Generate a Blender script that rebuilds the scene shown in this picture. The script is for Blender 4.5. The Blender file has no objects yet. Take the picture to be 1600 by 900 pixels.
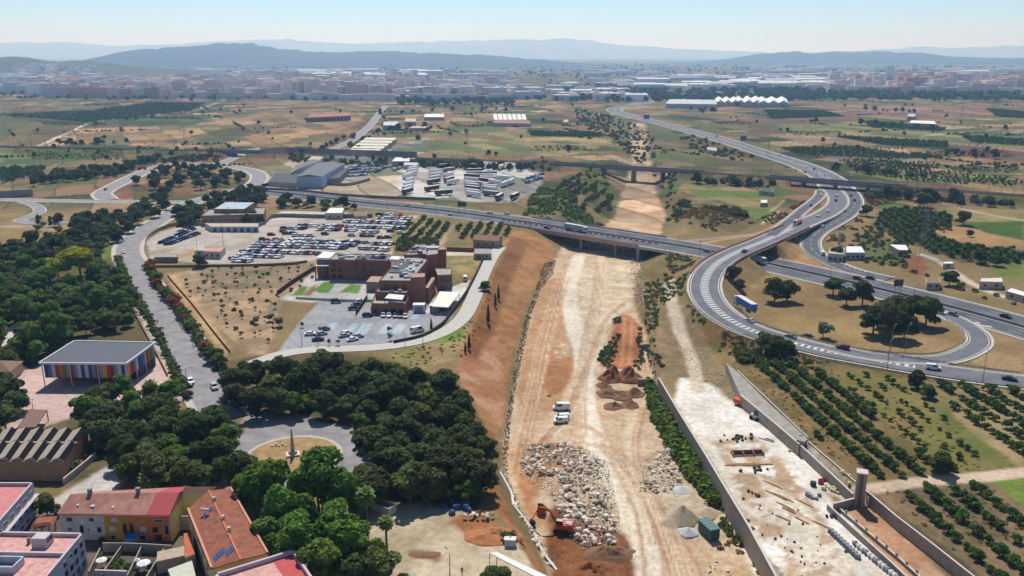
import bpy,bmesh,math,random
import numpy as np
from mathutils import Vector,Matrix
RND = random.Random(11)
NP = np.random.RandomState(5)
SC = bpy.context.scene
COL = SC.collection
CAM_H = 100.0
F_PX = 1350.0
PITCH = math.atan(365 / 1350)
SP,CP = math.sin(PITCH),math.cos(PITCH)

def ray(px,py):
 dx,dy = (px - 800) / F_PX,(450 - py) / F_PX
 return dx,CP + dy * SP,-SP + dy * CP

def P(px,py,z=0.0):
 x,y,w = ray(px,py)
 t = (z - CAM_H) / w
 return (x * t,y * t)

def W(pts,z=0.0):
 return [P(a,b,z) for a,b in pts]

def at_y(px,py,Y):
 x,y,w = ray(px,py)
 t = Y / y
 return Vector((x * t,Y,CAM_H + w * t))

def _h(ix,iy,s):
 n = (ix.astype(np.int64) * 374761393 + iy.astype(np.int64) * 668265263 + s * 974634777) & 0x7fffffff
 n = ((n ^ (n >> 13)) * 1274126177) & 0x7fffffff
 return ((n ^ (n >> 16)) & 0xffff) / 65535.0

def vnoise(x,y,s=0):
 x = np.asarray(x,float);y = np.asarray(y,float)
 ix,iy = np.floor(x),np.floor(y)
 fx,fy = x - ix,y - iy
 fx = fx * fx * (3 - 2 * fx);fy = fy * fy * (3 - 2 * fy)
 a = _h(ix,iy,s);b = _h(ix + 1,iy,s);c = _h(ix,iy + 1,s);d = _h(ix + 1,iy + 1,s)
 return (a * (1 - fx) + b * fx) * (1 - fy) + (c * (1 - fx) + d * fx) * fy

def fbm(x,y,s=0,o=4):
 r = 0;a = .5;t = 0
 for i in range(o):
  r = r + a * vnoise(x * 2 ** i + i * 17.3,y * 2 ** i - i * 9.1,s + i);t += a;a *= .55
 return r / t

def sstep(a,b,x):
 t = np.clip((x - a) / (b - a),0,1)
 return t * t * (3 - 2 * t)

def seg_dist(X,Y,pts,closed=False,zs=None):
 n = len(pts)
 D = np.full(X.shape,1e9);Z = np.zeros(X.shape)
 for i in range(n if closed else n - 1):
  ax,ay = pts[i];bx,by = pts[(i + 1) % n]
  vx,vy = bx - ax,by - ay
  L = vx * vx + vy * vy + 1e-12
  t = np.clip(((X - ax) * vx + (Y - ay) * vy) / L,0,1)
  d = np.hypot(X - ax - t * vx,Y - ay - t * vy)
  m = d < D
  D = np.where(m,d,D)
  if zs is not None:
   Z = np.where(m,zs[i] + t * (zs[(i + 1) % n] - zs[i]),Z)
 return (D,Z) if zs is not None else D

def inside(X,Y,poly):
 c = np.zeros(X.shape,bool);n = len(poly)
 for i in range(n):
  ax,ay = poly[i];bx,by = poly[(i + 1) % n]
  if ay == by: continue
  k = ((ay > Y) != (by > Y)) & (X < (bx - ax) * (Y - ay) / (by - ay) + ax)
  c ^= k
 return c

def sdf(X,Y,poly):
 d = seg_dist(X,Y,poly,True)
 return np.where(inside(X,Y,poly),-d,d)

def bbmask(X,Y,pts,r):
 a = np.array(pts)
 return (X > a[:,0].min() - r) & (X < a[:,0].max() + r) & (Y > a[:,1].min() - r) & (Y < a[:,1].max() + r)

def smooth(pts,step=4.0):
 """Catmull-Rom through n-dim points, resampled."""
 p = [np.array(q,float) for q in pts]
 p = [2 * p[0] - p[1]] + p + [2 * p[-1] - p[-2]]
 out = []
 for i in range(1,len(p) - 2):
  L = np.linalg.norm((p[i + 1] - p[i])[:2]);n = max(2,int(L / step))
  for k in range(n):
   t = k / n
   out.append(.5 * ((2 * p[i]) + (-p[i - 1] + p[i + 1]) * t + (2 * p[i - 1] - 5 * p[i] + 4 * p[i + 1] - p[i + 2]) * t * t
       + (-p[i - 1] + 3 * p[i] - 3 * p[i + 1] + p[i + 2]) * t ** 3))
 out.append(p[-2])
 return out

def lin(c):
 c = c / 255.0
 return c / 12.92 if c <= .04045 else ((c + .055) / 1.055) ** 2.4

def C(r,g,b,k=.72):
 return (lin(r) * k,lin(g) * k,lin(b) * k)

MATS = {}
def mat(name,rgb,rough=.85,var=.2,scale=1.0,bump=0.0,metallic=0.0,spec=.3,random_obj=0.0,detail=4,world=False,hue=0.0,stretch=None):
 if name in MATS: return MATS[name]
 m = bpy.data.materials.new(name);m.use_nodes = True
 nt = m.node_tree;N = nt.nodes;L = nt.links
 b = N['Principled BSDF']
 b.inputs['Roughness'].default_value = rough
 b.inputs['Metallic'].default_value = metallic
 b.inputs['Specular IOR Level'].default_value = spec
 b.inputs['Base Color'].default_value = (*rgb,1)
 src = None
 if var > 0 or bump > 0:
  if world:
   g = N.new('ShaderNodeNewGeometry');co = g.outputs['Position']
  else:
   g = N.new('ShaderNodeTexCoord');co = g.outputs['Object']
  if stretch:
   mp = N.new('ShaderNodeMapping');mp.inputs['Scale'].default_value = stretch
   L.new(co,mp.inputs['Vector']);co = mp.outputs['Vector']
  n = N.new('ShaderNodeTexNoise');n.inputs['Scale'].default_value = scale;n.inputs['Detail'].default_value = detail
  n.inputs['Roughness'].default_value = .65
  L.new(co,n.inputs['Vector'])
 if var > 0:
  mr = N.new('ShaderNodeMapRange');mr.inputs['From Min'].default_value = .3;mr.inputs['From Max'].default_value = .7
  mr.inputs['To Min'].default_value = 1 - var;mr.inputs['To Max'].default_value = 1 + var
  L.new(n.outputs['Fac'],mr.inputs['Value'])
  hs = N.new('ShaderNodeHueSaturation');hs.inputs['Color'].default_value = (*rgb,1)
  val = mr.outputs['Result']
  if random_obj > 0:
   oi = N.new('ShaderNodeObjectInfo')
   r2 = N.new('ShaderNodeMapRange');r2.inputs['To Min'].default_value = 1 - random_obj;r2.inputs['To Max'].default_value = 1 + random_obj
   L.new(oi.outputs['Random'],r2.inputs['Value'])
   mm = N.new('ShaderNodeMath');mm.operation = 'MULTIPLY'
   L.new(val,mm.inputs[0]);L.new(r2.outputs['Result'],mm.inputs[1]);val = mm.outputs[0]
   if hue > 0:
    m7 = N.new('ShaderNodeMath');m7.operation = 'MULTIPLY';m7.inputs[1].default_value = 7.31
    L.new(oi.outputs['Random'],m7.inputs[0])
    fr = N.new('ShaderNodeMath');fr.operation = 'FRACT';L.new(m7.outputs[0],fr.inputs[0])
    r3 = N.new('ShaderNodeMapRange');r3.inputs['To Min'].default_value = .5 - hue;r3.inputs['To Max'].default_value = .5 + hue
    L.new(fr.outputs[0],r3.inputs['Value']);L.new(r3.outputs['Result'],hs.inputs['Hue'])
  L.new(val,hs.inputs['Value'])
  L.new(hs.outputs['Color'],b.inputs['Base Color'])
 if bump > 0:
  bp = N.new('ShaderNodeBump');bp.inputs['Strength'].default_value = bump;bp.inputs['Distance'].default_value = .3
  L.new(n.outputs['Fac'],bp.inputs['Height']);L.new(bp.outputs['Normal'],b.inputs['Normal'])
 MATS[name] = m
 return m

def leafmat(name,rgb,var=.35,rnd=.2,hue=.02,scale=.6):
 if name in MATS: return MATS[name]
 k = 1.75 if max(rgb) < .085 else 1.3
 m = mat(name,tuple(c * k for c in rgb),rough=.75,var=var,scale=scale,random_obj=rnd,spec=.12,hue=hue,detail=2)
 nt = m.node_tree;N = nt.nodes;L = nt.links
 b = N['Principled BSDF'];out = N['Material Output']
 tr = N.new('ShaderNodeBsdfTranslucent')
 src = b.inputs['Base Color'].links[0].from_socket
 hs = N.new('ShaderNodeHueSaturation');hs.inputs['Value'].default_value = 1.2;hs.inputs['Hue'].default_value = .49
 L.new(src,hs.inputs['Color']);L.new(hs.outputs['Color'],tr.inputs['Color'])
 mx = N.new('ShaderNodeMixShader');mx.inputs[0].default_value = .25
 L.new(b.outputs[0],mx.inputs[1]);L.new(tr.outputs[0],mx.inputs[2]);L.new(mx.outputs[0],out.inputs['Surface'])
 return m

class MB:
 def __init__(s):
  s.v = [];s.f = [];s.m = []
 def add(s,vs,fs,mi=0):
  o = len(s.v);s.v.extend(vs)
  for f in fs: s.f.append(tuple(i + o for i in f));s.m.append(mi)
 def box(s,cx,cy,z0,sx,sy,sz,rz=0.0,mi=0,top=None,taper=1.0):
  c,sn = math.cos(rz),math.sin(rz);vs = []
  for k,zz in enumerate((z0,z0 + sz)):
   t = 1 if k == 0 else taper
   for dx,dy in ((-1,-1),(1,-1),(1,1),(-1,1)):
    x,y = dx * sx / 2 * t,dy * sy / 2 * t
    vs.append((cx + x * c - y * sn,cy + x * sn + y * c,zz))
  o = len(s.v);s.v.extend(vs)
  for f in ((0,3,2,1),(0,1,5,4),(1,2,6,5),(2,3,7,6),(3,0,4,7)):
   s.f.append(tuple(i + o for i in f));s.m.append(mi)
  s.f.append(tuple(i + o for i in (4,5,6,7)));s.m.append(mi if top is None else top)
  return s
 def prism(s,poly,z0,z1,mi=0,top=None,bottom=False):
  a = sum(poly[i][0] * poly[(i + 1) % len(poly)][1] - poly[(i + 1) % len(poly)][0] * poly[i][1] for i in range(len(poly)))
  if a < 0: poly = poly[::-1]
  n = len(poly);o = len(s.v)
  s.v.extend([(x,y,z0) for x,y in poly]);s.v.extend([(x,y,z1) for x,y in poly])
  for i in range(n):
   j = (i + 1) % n;s.f.append((o + i,o + j,o + n + j,o + n + i));s.m.append(mi)
  s.f.append(tuple(o + n + i for i in range(n)));s.m.append(mi if top is None else top)
  if bottom: s.f.append(tuple(o + i for i in reversed(range(n))));s.m.append(mi)
  return s
 def quad(s,a,b,c,d,mi=0):
  s.add([tuple(a),tuple(b),tuple(c),tuple(d)],[(0,1,2,3)],mi)
 def tri(s,a,b,c,mi=0):
  s.add([tuple(a),tuple(b),tuple(c)],[(0,1,2)],mi)
 def tube(s,p0,p1,r0,r1=None,n=6,mi=0,cap=True):
  r1 = r0 if r1 is None else r1
  p0 = Vector(p0);p1 = Vector(p1);d = (p1 - p0)
  if d.length < 1e-6: return s
  d.normalize()
  u = d.cross(Vector((0,0,1)) if abs(d.z) < .9 else Vector((1,0,0))).normalized();w = d.cross(u)
  vs = []
  for p,r in ((p0,r0),(p1,r1)):
   for k in range(n):
    a = 2 * math.pi * k / n
    vs.append(tuple(p + u * (r * math.cos(a)) + w * (r * math.sin(a))))
  fs = [(k,n + k,n + (k + 1) % n,(k + 1) % n) for k in range(n)]
  if cap: fs += [tuple(range(n)),tuple(reversed(range(n,2 * n)))]
  s.add(vs,fs,mi);return s
 def beam(s,p0,p1,w,h,mi=0):
  """rectangular bar, h measured upward from the line"""
  p0 = Vector(p0);p1 = Vector(p1);d = p1 - p0
  q = Vector((-d.y,d.x,0));q = q.normalized() * (w / 2) if q.length > 1e-6 else Vector((w / 2,0,0))
  up = Vector((0,0,h))
  vs = [p0 - q,p0 + q,p1 + q,p1 - q,p0 - q + up,p0 + q + up,p1 + q + up,p1 - q + up]
  s.add([tuple(v) for v in vs],[(0,1,2,3),(4,7,6,5),(0,4,5,1),(1,5,6,2),(2,6,7,3),(3,7,4,0)],mi);return s
 def mesh(s,name,mats):
  me = bpy.data.meshes.new(name)
  me.from_pydata([tuple(map(float,v)) for v in s.v],[],s.f)
  for m in mats: me.materials.append(m)
  if len(mats) > 1: me.polygons.foreach_set('material_index',s.m)
  me.update();return me
 def build(s,name,mats,parent=None,smooth=False,fix=False):
  if not isinstance(mats,(list,tuple)): mats = [mats]
  me = s.mesh(name,mats)
  if fix:
   b = bmesh.new();b.from_mesh(me);bmesh.ops.recalc_face_normals(b,faces=b.faces);b.to_mesh(me);b.free()
  if smooth: me.polygons.foreach_set('use_smooth',[True] * len(me.polygons))
  return obj(name,me,parent)

def obj(name,me,parent=None,loc=None,rz=None):
 o = bpy.data.objects.new(name,me);COL.objects.link(o)
 if parent is not None: o.parent = parent
 if loc is not None: o.location = loc
 if rz is not None: o.rotation_euler = (0,0,rz)
 return o

def tag(o,label,cat,group=None,kind=None):
 o['label'] = label;o['category'] = cat
 if group: o['group'] = group
 if kind: o['kind'] = kind
 return o

def thing(name,label,cat,loc=(0,0,0),rz=0.0,group=None):
 o = bpy.data.objects.new(name,None);COL.objects.link(o)
 o.empty_display_size = .5
 o.location = loc;o.rotation_euler = (0,0,rz)
 return tag(o,label,cat,group)

def structure(o):
 o['kind'] = 'structure';return o

def copy_tree(o,loc,rz=0.0,scale=1.0,label=None,group=None):
 c = o.copy();COL.objects.link(c)
 c.location = loc;c.rotation_euler = (0,0,rz)
 c.scale = (scale,) * 3 if not isinstance(scale,tuple) else scale
 if label: c['label'] = label
 if group: c['group'] = group
 for ch in KIDS.get(o.name,()):
  d = ch.copy();COL.objects.link(d);d.parent = c
  for g in KIDS.get(ch.name,()):
   e = g.copy();COL.objects.link(e);e.parent = d
 return c
KIDS = {}
def register(o):
 ks = [c for c in bpy.data.objects if c.parent == o]
 KIDS[o.name] = ks
 for k in ks:
  g = [c for c in bpy.data.objects if c.parent == k]
  if g: KIDS[k.name] = g
 return o
# ================================================================= roads as survey lines (picture x, picture y, height)
def road_line(pts,step=4.0):
 q = [(*P(a,b,z),z) for a,b,z in pts]
 return smooth(q,step)

ROADS = {}
def road(key,pts,width,step=4.0):
 ROADS[key] = (road_line(pts,step),width)

road('highway',[(395,297,0),(480,306,0),(560,316,0),(680,328,0),(800,344,0),(900,359,0),(1000,374.5,0),(1100,391,0),(1200,412,0),(1350,446,0),(1475,477,0),(1600,511,0),(1690,538,0)],27)
road('ramp',[(1300,296,0),(1309,308,.3),(1308,320,1),(1290,334,2),(1260,347,3.6),(1228,361,5.2),(1190,378,6.4),(1160,390,6.6),(1130,405,6.4),(1110,422,5.8),(1101,442,5.0),(1104,463,4.2),(1120,484,3.4),(1147,503,2.6),(1180,518,2.0),(1230,533,1.4),(1290,548,1),(1360,561,.7),(1430,573,.5),(1500,584,.4),(1600,597,.3),(1680,606,.3)],13)
road('loop',[(1300,543,1.1),(1360,556,.8),(1430,562,.6),(1475,561,.4),(1508,551,.3),(1530,536,.2),(1524,518,.1),(1496,500,0.05),(1462,486,0.02)],7.5)
road('slip',[(1322,293,0),(1333,304,0.1),(1336,320,.4),(1323,336,.9),(1300,350,1.2),(1279,362,1.1),(1267,376,.8),(1270,391,.5),(1287,403,.3),(1312,415,.2),(1345,426,.1),(1390,436,0.05)],9.5)
road('merge',[(1284,297,0),(1278,309,.5),(1258,325,1.8),(1238,342,3.4),(1216,359,5.2),(1204,368,5.9)],7)
road('motorway',[(1312,300,0),(1296,280,0),(1255,259,0),(1190,238,0),(1130,219,0),(1080,205,0),(1030,192,0),(985,181,0),(960,173,0),(968,167,0),(1000,162,0),(1012,158,0),(990,154,0),(940,152,0)],25,8)
road('boulevard',[(352,655,0),(334,625,0),(315,590,0),(297,555,0),(276,520,0),(256,490,0),(238,462,0),(222,437,0),(209,415,0),(200,397,0),(203,380,0),(220,364,0),(243,348,0),(262,337,0),(282,324,0),(312,313,0),(350,303,0),(385,294,0),(402,284,0),(404,273,0),(385,265,0),(350,259,0),(300,256,0),(258,259,0),(228,268,0),(205,278,0),(180,290,0),(160,302,0),(168,312,0)],11.5)
road('westroad',[(-60,309,0),(20,312.5,0),(100,314,0),(200,315.5,0),(262,316,0),(300,316,0)],10)
road('westcurve',[(35,315,0),(56,322,0),(62,331,0),(42,340,0),(30,345,0),(60,349,0),(110,347,0),(160,342,0),(205,332,0),(245,322,0)],6.5)
road('northroad',[(340,258,0),(362,248,0),(378,241,0),(400,232,0)],9)
road('townroad',[(520,233,0),(545,222,0),(565,208,0),(580,194,0),(589,182,0),(596,172,0),(603,165,0)],10)
road('accessroad',[(395,568,0),(440,553,0),(490,546,0),(560,544,0),(612,540,0),(660,531,0),(700,515,0),(724,495,0),(738,470,0),(750,440,0),(762,414,0),(773,396,0),(782,386,0)],5.5,3)
RAILZ = 5.0
road('rail',[(-80,224,RAILZ),(0,228,RAILZ),(150,231,RAILZ),(400,237,RAILZ),(640,246,RAILZ),(800,252,RAILZ),(880,256,RAILZ),(1050,266,RAILZ),(1200,276,RAILZ),(1290,283,RAILZ),(1400,291,RAILZ),(1600,305,RAILZ),(1700,312,RAILZ)],10,8)

# ================================================================= ground form
FLOOR_PX = [(1000,200),(992,232),(985,255),(980,280),(972,295),(962,318),(942,345),(905,378),(882,398),(864,425),(846,450),(830,490),(818,540),(806,600),(798,650),(790,700),(792,740),(812,790),(840,840),(868,900),(900,980),
   (1260,980),(1192,900),(1152,824),(1122,772),(1085,710),(1050,650),(1026,604),(1012,565),(1004,530),(998,500),(990,470),(990,440),(1000,410),(1012,393),(1028,373),(1046,350),(1040,325),(1030,300),(1022,285),(1015,260),(1010,235),(1008,200)]
OUTER_PX = [(985,198),(962,232),(945,258),(932,288),(905,318),(862,345),(815,366),(790,385),(770,430),(742,500),(722,550),(710,595),(735,640),(755,690),(765,730),(775,775),(800,832),(830,885),(855,980),
   (1300,980),(1213,902),(1171,826),(1101,710),(1061,645),(1032,592),(1026,560),(1020,530),(1013,500),(1008,470),(1010,440),(1022,415),(1047,395),(1062,370),(1076,340),(1062,310),(1048,285),(1042,260),(1032,235),(1024,198)]
ZF = -8.0
ZT = -3.0
TERR_PX = [(1020,500),(1040,445),(1072,500),(1100,540),(1132,574),(1180,622),(1254,697),(1342,778),(1400,808),(1527,905),(1600,980),(1300,980),(1213,902),(1171,826),(1101,710),(1061,645),(1032,592),(1022,545)]
FLOOR = W(FLOOR_PX,ZF)
OUTER = []
for i,(a,b) in enumerate(OUTER_PX):
 OUTER.append(P(a,b,ZT if (i >= 19 and 430 < b) else 0))
TERR = W(TERR_PX,ZT)
TERR[4:11] = [P(*q,.1) for q in ((1136,566),(1206,650),(1256,694),(1340,773),(1364,772),(1405,806),(1546,915),(1646,994))]
BUMPS = [  # centre px, height, radius x, radius y (m)
 (1110,345,4.5,34,30),(982,528,4.6,7.5,22),(1085,465,1.5,12,20),(905,318,2.5,40,30),(870,315,3,40,26)]
BUMPS = [(*P(a,b,0 if i != 1 else ZF),h,rx,ry) for i,(a,b,h,rx,ry) in enumerate(BUMPS)]

def road_shape(X,Y,h,key,fill=.5,cut=.6,extra=1.0,drop=.25,mask=None):
 pts,w = ROADS[key]
 p2 = [(q[0],q[1]) for q in pts];zs = [q[2] for q in pts]
 for s in range(0,len(p2) - 1,16):
  seg = p2[s:s + 17];zz = zs[s:s + 17]
  m = bbmask(X,Y,seg,26)
  if mask is not None: m &= mask
  if not m.any(): continue
  d,z = seg_dist(X[m],Y[m],seg,False,zz)
  e = np.maximum(d - w / 2 - extra,0)
  t = z - drop
  hh = h[m]
  near = d < 25
  hh2 = np.maximum(hh,t - e * fill);hh2 = np.minimum(hh2,t + e * cut)
  h[m] = np.where(near,hh2,hh)
 return h

def G(X,Y,fine=True):
 X = np.asarray(X,float);Y = np.asarray(Y,float)
 sh = X.shape;X = X.ravel();Y = Y.ravel()
 h = (fbm(X / 60,Y / 60,3) - .5) * .8 * sstep(180,400,Y)
 for bx,by,hh,rx,ry in BUMPS:
  r2 = ((X - bx) / rx) ** 2 + ((Y - by) / ry) ** 2
  if by > 330: h += hh * np.exp(-r2 * 1.5)
 m = bbmask(X,Y,TERR,30)
 if m.any():
  d = sdf(X[m],Y[m],TERR)
  ramp = 1.0 + 14 * sstep(262,300,Y[m])
  k = 1 - sstep(0,1,np.clip(d,0,None) / ramp)
  h[m] = h[m] * (1 - k) + ZT * k
 m = bbmask(X,Y,OUTER,2)
 inr = np.zeros(X.shape,bool)
 if m.any():
  xm,ym = X[m],Y[m]
  do = sdf(xm,ym,OUTER);df = sdf(xm,ym,FLOOR)
  k = np.where(df <= 0,1.0,np.where(do >= 0,0.0,np.clip(-do,0,None) / (np.clip(-do,0,None) + np.clip(df,0,None) + 1e-6)))
  depth = ZF + 3.5 * sstep(620,900,ym)
  fl = depth + (fbm(xm / 9,ym / 9,21) - .5) * .9
  h[m] = h[m] * (1 - k) + fl * k
  inr[m] = do < 0
  bx,by,hh,rx,ry = BUMPS[1]
  r2 = ((X - bx) / rx) ** 2 + ((Y - by) / ry) ** 2
  h += hh * np.exp(-r2 ** 2 * 1.2)
 hw,_ = ROADS['highway']
 m = ~inr
 hp = [(q[0],q[1]) for q in hw]
 gap = np.zeros(X.shape,bool)
 mm = bbmask(X,Y,[P(1180,300),P(1420,300),P(1300,270)],20)
 if mm.any():
  a = ROADS['motorway'][0][:14];d2 = seg_dist(X[mm],Y[mm],[(q[0],q[1]) for q in a]);gap[mm] = d2 < 34
 mm = bbmask(X,Y,[P(345,240),P(400,240)],12);gap |= mm & (X > P(345,240)[0]) & (X < P(402,240)[0])
 h = road_shape(X,Y,h,'rail',.55,.5,1,.4,m & ~gap)
 for key in ('merge','ramp','slip','loop'):
  h = road_shape(X,Y,h,key,.55,.6,1.2,.3,m)
 for key in ('westroad','westcurve','northroad','townroad','boulevard','accessroad','motorway'):
  h = road_shape(X,Y,h,key,.4,.5,.8,.3,m)
 h = road_shape(X,Y,h,'highway',.5,3.0,1.5,.3,m)
 if fine:
  h += (fbm(X / 2.5,Y / 2.5,9,3) - .5) * .22 * (1 - sstep(500,900,Y)) * np.where(inr,2.6,.7)
 return h.reshape(sh)

def gz(x,y):
 return float(G(np.array([x]),np.array([y]))[0])

def PG(pts):
 """picture points -> points on the ground (marching the sight line)."""
 out = []
 for px,py in pts:
  rx,ry,rw = ray(px,py)
  t0,t1 = (14 - CAM_H) / rw,(-11 - CAM_H) / rw
  t = np.linspace(t0,t1,120)
  X,Y,Z = rx * t,ry * t,CAM_H + rw * t
  g = G(X,Y,False)
  k = np.argmax(g >= Z)
  if not (g >= Z).any(): k = len(t) - 1
  if k > 0:
   a,b = Z[k - 1] - g[k - 1],g[k] - Z[k]
   tt = t[k - 1] + (t[k] - t[k - 1]) * a / max(a + b,1e-9)
  else: tt = t[0]
  out.append((rx * tt,ry * tt,CAM_H + rw * tt))
 return out

def pg(px,py): return PG([(px,py)])[0]

# ================================================================= ground sheet
def make_ground():
 nu = 660
 ys = [70.0]
 while ys[-1] < 26000: ys.append(ys[-1] * (1.0046 if ys[-1] < 900 else 1.008))
 ys = np.array(ys);u = np.linspace(-1,1,nu)
 Yg,Ug = np.meshgrid(ys,u,indexing='ij')
 Xg = Ug * (Yg * .68 + 48)
 X = Xg.ravel();Y = Yg.ravel()
 Z = G(X,Y)
 col = paint(X,Y,Z)
 me = bpy.data.meshes.new('ground')
 n = len(X);nr = len(ys)
 me.vertices.add(n);me.vertices.foreach_set('co',np.stack([X,Y,Z],1).ravel().astype(np.float32))
 i = np.arange(nr - 1)[:,None] * nu + np.arange(nu - 1)[None,:]
 f = np.stack([i,i + 1,i + nu + 1,i + nu],-1).reshape(-1,4)
 nf = len(f)
 me.loops.add(nf * 4);me.loops.foreach_set('vertex_index',f.ravel().astype(np.int32))
 me.polygons.add(nf);me.polygons.foreach_set('loop_start',(np.arange(nf) * 4).astype(np.int32))
 me.polygons.foreach_set('loop_total',np.full(nf,4,np.int32))
 me.update()
 me.polygons.foreach_set('use_smooth',np.ones(nf,bool))
 a = me.color_attributes.new('soil','FLOAT_COLOR','POINT')
 a.data.foreach_set('color',np.concatenate([col,np.ones((n,1))],1).ravel().astype(np.float32))
 m = bpy.data.materials.new('ground');m.use_nodes = True;nt = m.node_tree;N = nt.nodes;L = nt.links
 b = N['Principled BSDF'];b.inputs['Roughness'].default_value = .95;b.inputs['Specular IOR Level'].default_value = .1
 at = N.new('ShaderNodeAttribute');at.attribute_name = 'soil'
 g = N.new('ShaderNodeNewGeometry')
 prev = at.outputs['Color'];hs = None
 for sc,lo,hi,dt in ((.045,.78,1.2,8),(.6,.72,1.26,8),(4.0,.74,1.28,3)):
  t = N.new('ShaderNodeTexNoise');t.inputs['Scale'].default_value = sc;t.inputs['Detail'].default_value = dt;t.inputs['Roughness'].default_value = .7
  L.new(g.outputs['Position'],t.inputs['Vector'])
  mr = N.new('ShaderNodeMapRange');mr.inputs['From Min'].default_value = .3;mr.inputs['From Max'].default_value = .7
  mr.inputs['To Min'].default_value = lo;mr.inputs['To Max'].default_value = hi
  L.new(t.outputs['Fac'],mr.inputs['Value'])
  hs = N.new('ShaderNodeHueSaturation');L.new(prev,hs.inputs['Color']);L.new(mr.outputs['Result'],hs.inputs['Value']);prev = hs.outputs['Color']
  last = t
 L.new(prev,b.inputs['Base Color'])
 bp = N.new('ShaderNodeBump');bp.inputs['Strength'].default_value = .6;bp.inputs['Distance'].default_value = .3
 L.new(last.outputs['Fac'],bp.inputs['Height']);L.new(bp.outputs['Normal'],b.inputs['Normal'])
 me.materials.append(m)
 return structure(obj('ground',me))

DRY = C(164,136,94);DRY2 = C(136,116,76);TAN = C(182,156,120);PALE = C(228,210,184);GREEN = C(112,126,62);GREEN2 = C(88,104,54)
RED = C(134,96,80);SCRUB = C(120,112,72);SCRUB2 = C(92,96,58);ORANGE = C(204,146,100);ORANGE2 = C(186,124,80);WHITE = C(236,222,200);CONC = C(214,204,190)
DARK = C(70,76,46);GREY = C(158,152,144);BROWN = C(150,100,62)

def paint(X,Y,Z):
 n = len(X)
 col = np.zeros((n,3))
 ang = math.radians(24);c,s = math.cos(ang),math.sin(ang)
 xa,ya = X * c + Y * s,-X * s + Y * c
 wx = (fbm(X / 150,Y / 150,31) - .5) * 40
 cw = 62.0
 ci = np.floor((xa + wx) / cw)
 off = _h(ci,ci * 0 + 3,4) * 60
 rh = 26 + 34 * _h(ci,ci * 0 + 9,8)
 ri = np.floor((ya + off + wx * .3) / rh)
 hv = _h(ci,ri,77);hv2 = _h(ci,ri,99)
 pal = np.array([DRY,TAN,DRY2,GREEN2,DRY,DARK,C(150,116,84),C(140,112,88),DARK,DRY2,C(164,130,94),SCRUB2])
 col[:] = pal[(hv * len(pal)).astype(int) % len(pal)] * (.85 + .3 * hv2)[:,None]
 rowm = (_h(ci,ri,5) > .55)
 col *= np.where(rowm,1 + .18 * np.sin(xa / 4.5 * 6.28),1)[:,None]
 fe = ((xa + wx) / cw) % 1
 col = np.where(((fe < .04))[:,None],np.array(SCRUB2) * .9,col)
 far = sstep(1900,3600,Y)
 fv = fbm(X / 220,Y / 220,55)
 fc = np.array(SCRUB2)[None] * (1 - fv)[:,None] * 1.0 + np.array(DRY2)[None] * fv[:,None]
 col = col * (1 - far)[:,None] + fc * far[:,None]
 nearw = 1 - sstep(560,620,Y)
 nv = fbm(X / 14,Y / 14,2)
 nc = np.array(DRY)[None] * nv[:,None] + np.array(SCRUB)[None] * (1 - nv)[:,None]
 col = col * (1 - nearw)[:,None] + nc * nearw[:,None]
 wxn = (fbm(X / 3.0,Y / 3.0,12) - .5);wyn = (fbm(X / 3.0,Y / 3.0,13) - .5)
 def area(px,c1,c2=None,z=0.0,feather=1.2,sc=8.0,wob=2.2,amt=1.0,patch=None,world=None):
  poly = world if world else W(px,z)
  m = bbmask(X,Y,poly,feather + wob + 1)
  if not m.any(): return
  k0 = np.clip(Y[m] / 300,.8,4)
  d = sdf(X[m] + wxn[m] * wob * k0,Y[m] + wyn[m] * wob * k0,poly)
  w = (1 - sstep(-feather,feather,d / np.maximum(k0 * .6,1))) * amt
  cc = np.array(c1)[None]
  v = fbm(X[m] / sc,Y[m] / sc,hash(str(px)[:20]) % 97 if False else 7,5)
  if patch is not None:
   w = w * sstep(patch - .06,patch + .06,v)
  if c2 is not None:
   v = sstep(.3,.7,v)
   cc = np.array(c1)[None] * (1 - v)[:,None] + np.array(c2)[None] * v[:,None]
  col[m] = col[m] * (1 - w)[:,None] + cc * w[:,None]
 def track(px,width,c1,z=0.0,feather=.8,amt=.9,wob=1.0,rut=0):
  pts = [(p[0],p[1]) for p in smooth([P(a,b,z) for a,b in px],6)]
  m = bbmask(X,Y,pts,width + 3)
  if not m.any(): return
  d = seg_dist(X[m] + wxn[m] * wob,Y[m] + wyn[m] * wob,pts)
  if rut: d = np.abs(d - rut)
  w = (1 - sstep(width / 2 - feather,width / 2 + feather,d)) * amt
  col[m] = col[m] * (1 - w)[:,None] + np.array(c1)[None] * w[:,None]
 PAINT(area,track,X,Y,Z,col)
 ci = np.floor((xa + wx * .7) / 27);ri = np.floor((ya + _h(ci,ci * 0 + 1,61) * 90) / (40 + 50 * _h(ci,ci * 0,62)));k = _h(ci,ri,63)
 st = 1 + .12 * np.sin(xa / 3.2 * 6.28) * (_h(ci,ri,64) > .5)
 m = sstep(545,600,Y) * (1 - sstep(3500,6000,Y));col *= (1 + m * ((.58 + .72 * k) * st - 1))[:,None]
 k2 = _h(ci,ri,65);w = (m * .7 * (k2 > .8))[:,None];col[:] = col * (1 - w) + np.array(GREEN2)[None] * w;w = (m * .4 * (k2 < .1))[:,None];col[:] = col * (1 - w) + np.array(RED)[None] * w
 col[:] = np.where(((((xa + wx * .7) / 27) % 1 < .05) & (m > .5))[:,None],np.array(SCRUB2)[None] * .8,col)
 return np.clip(col,0.005,.85)
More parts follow.
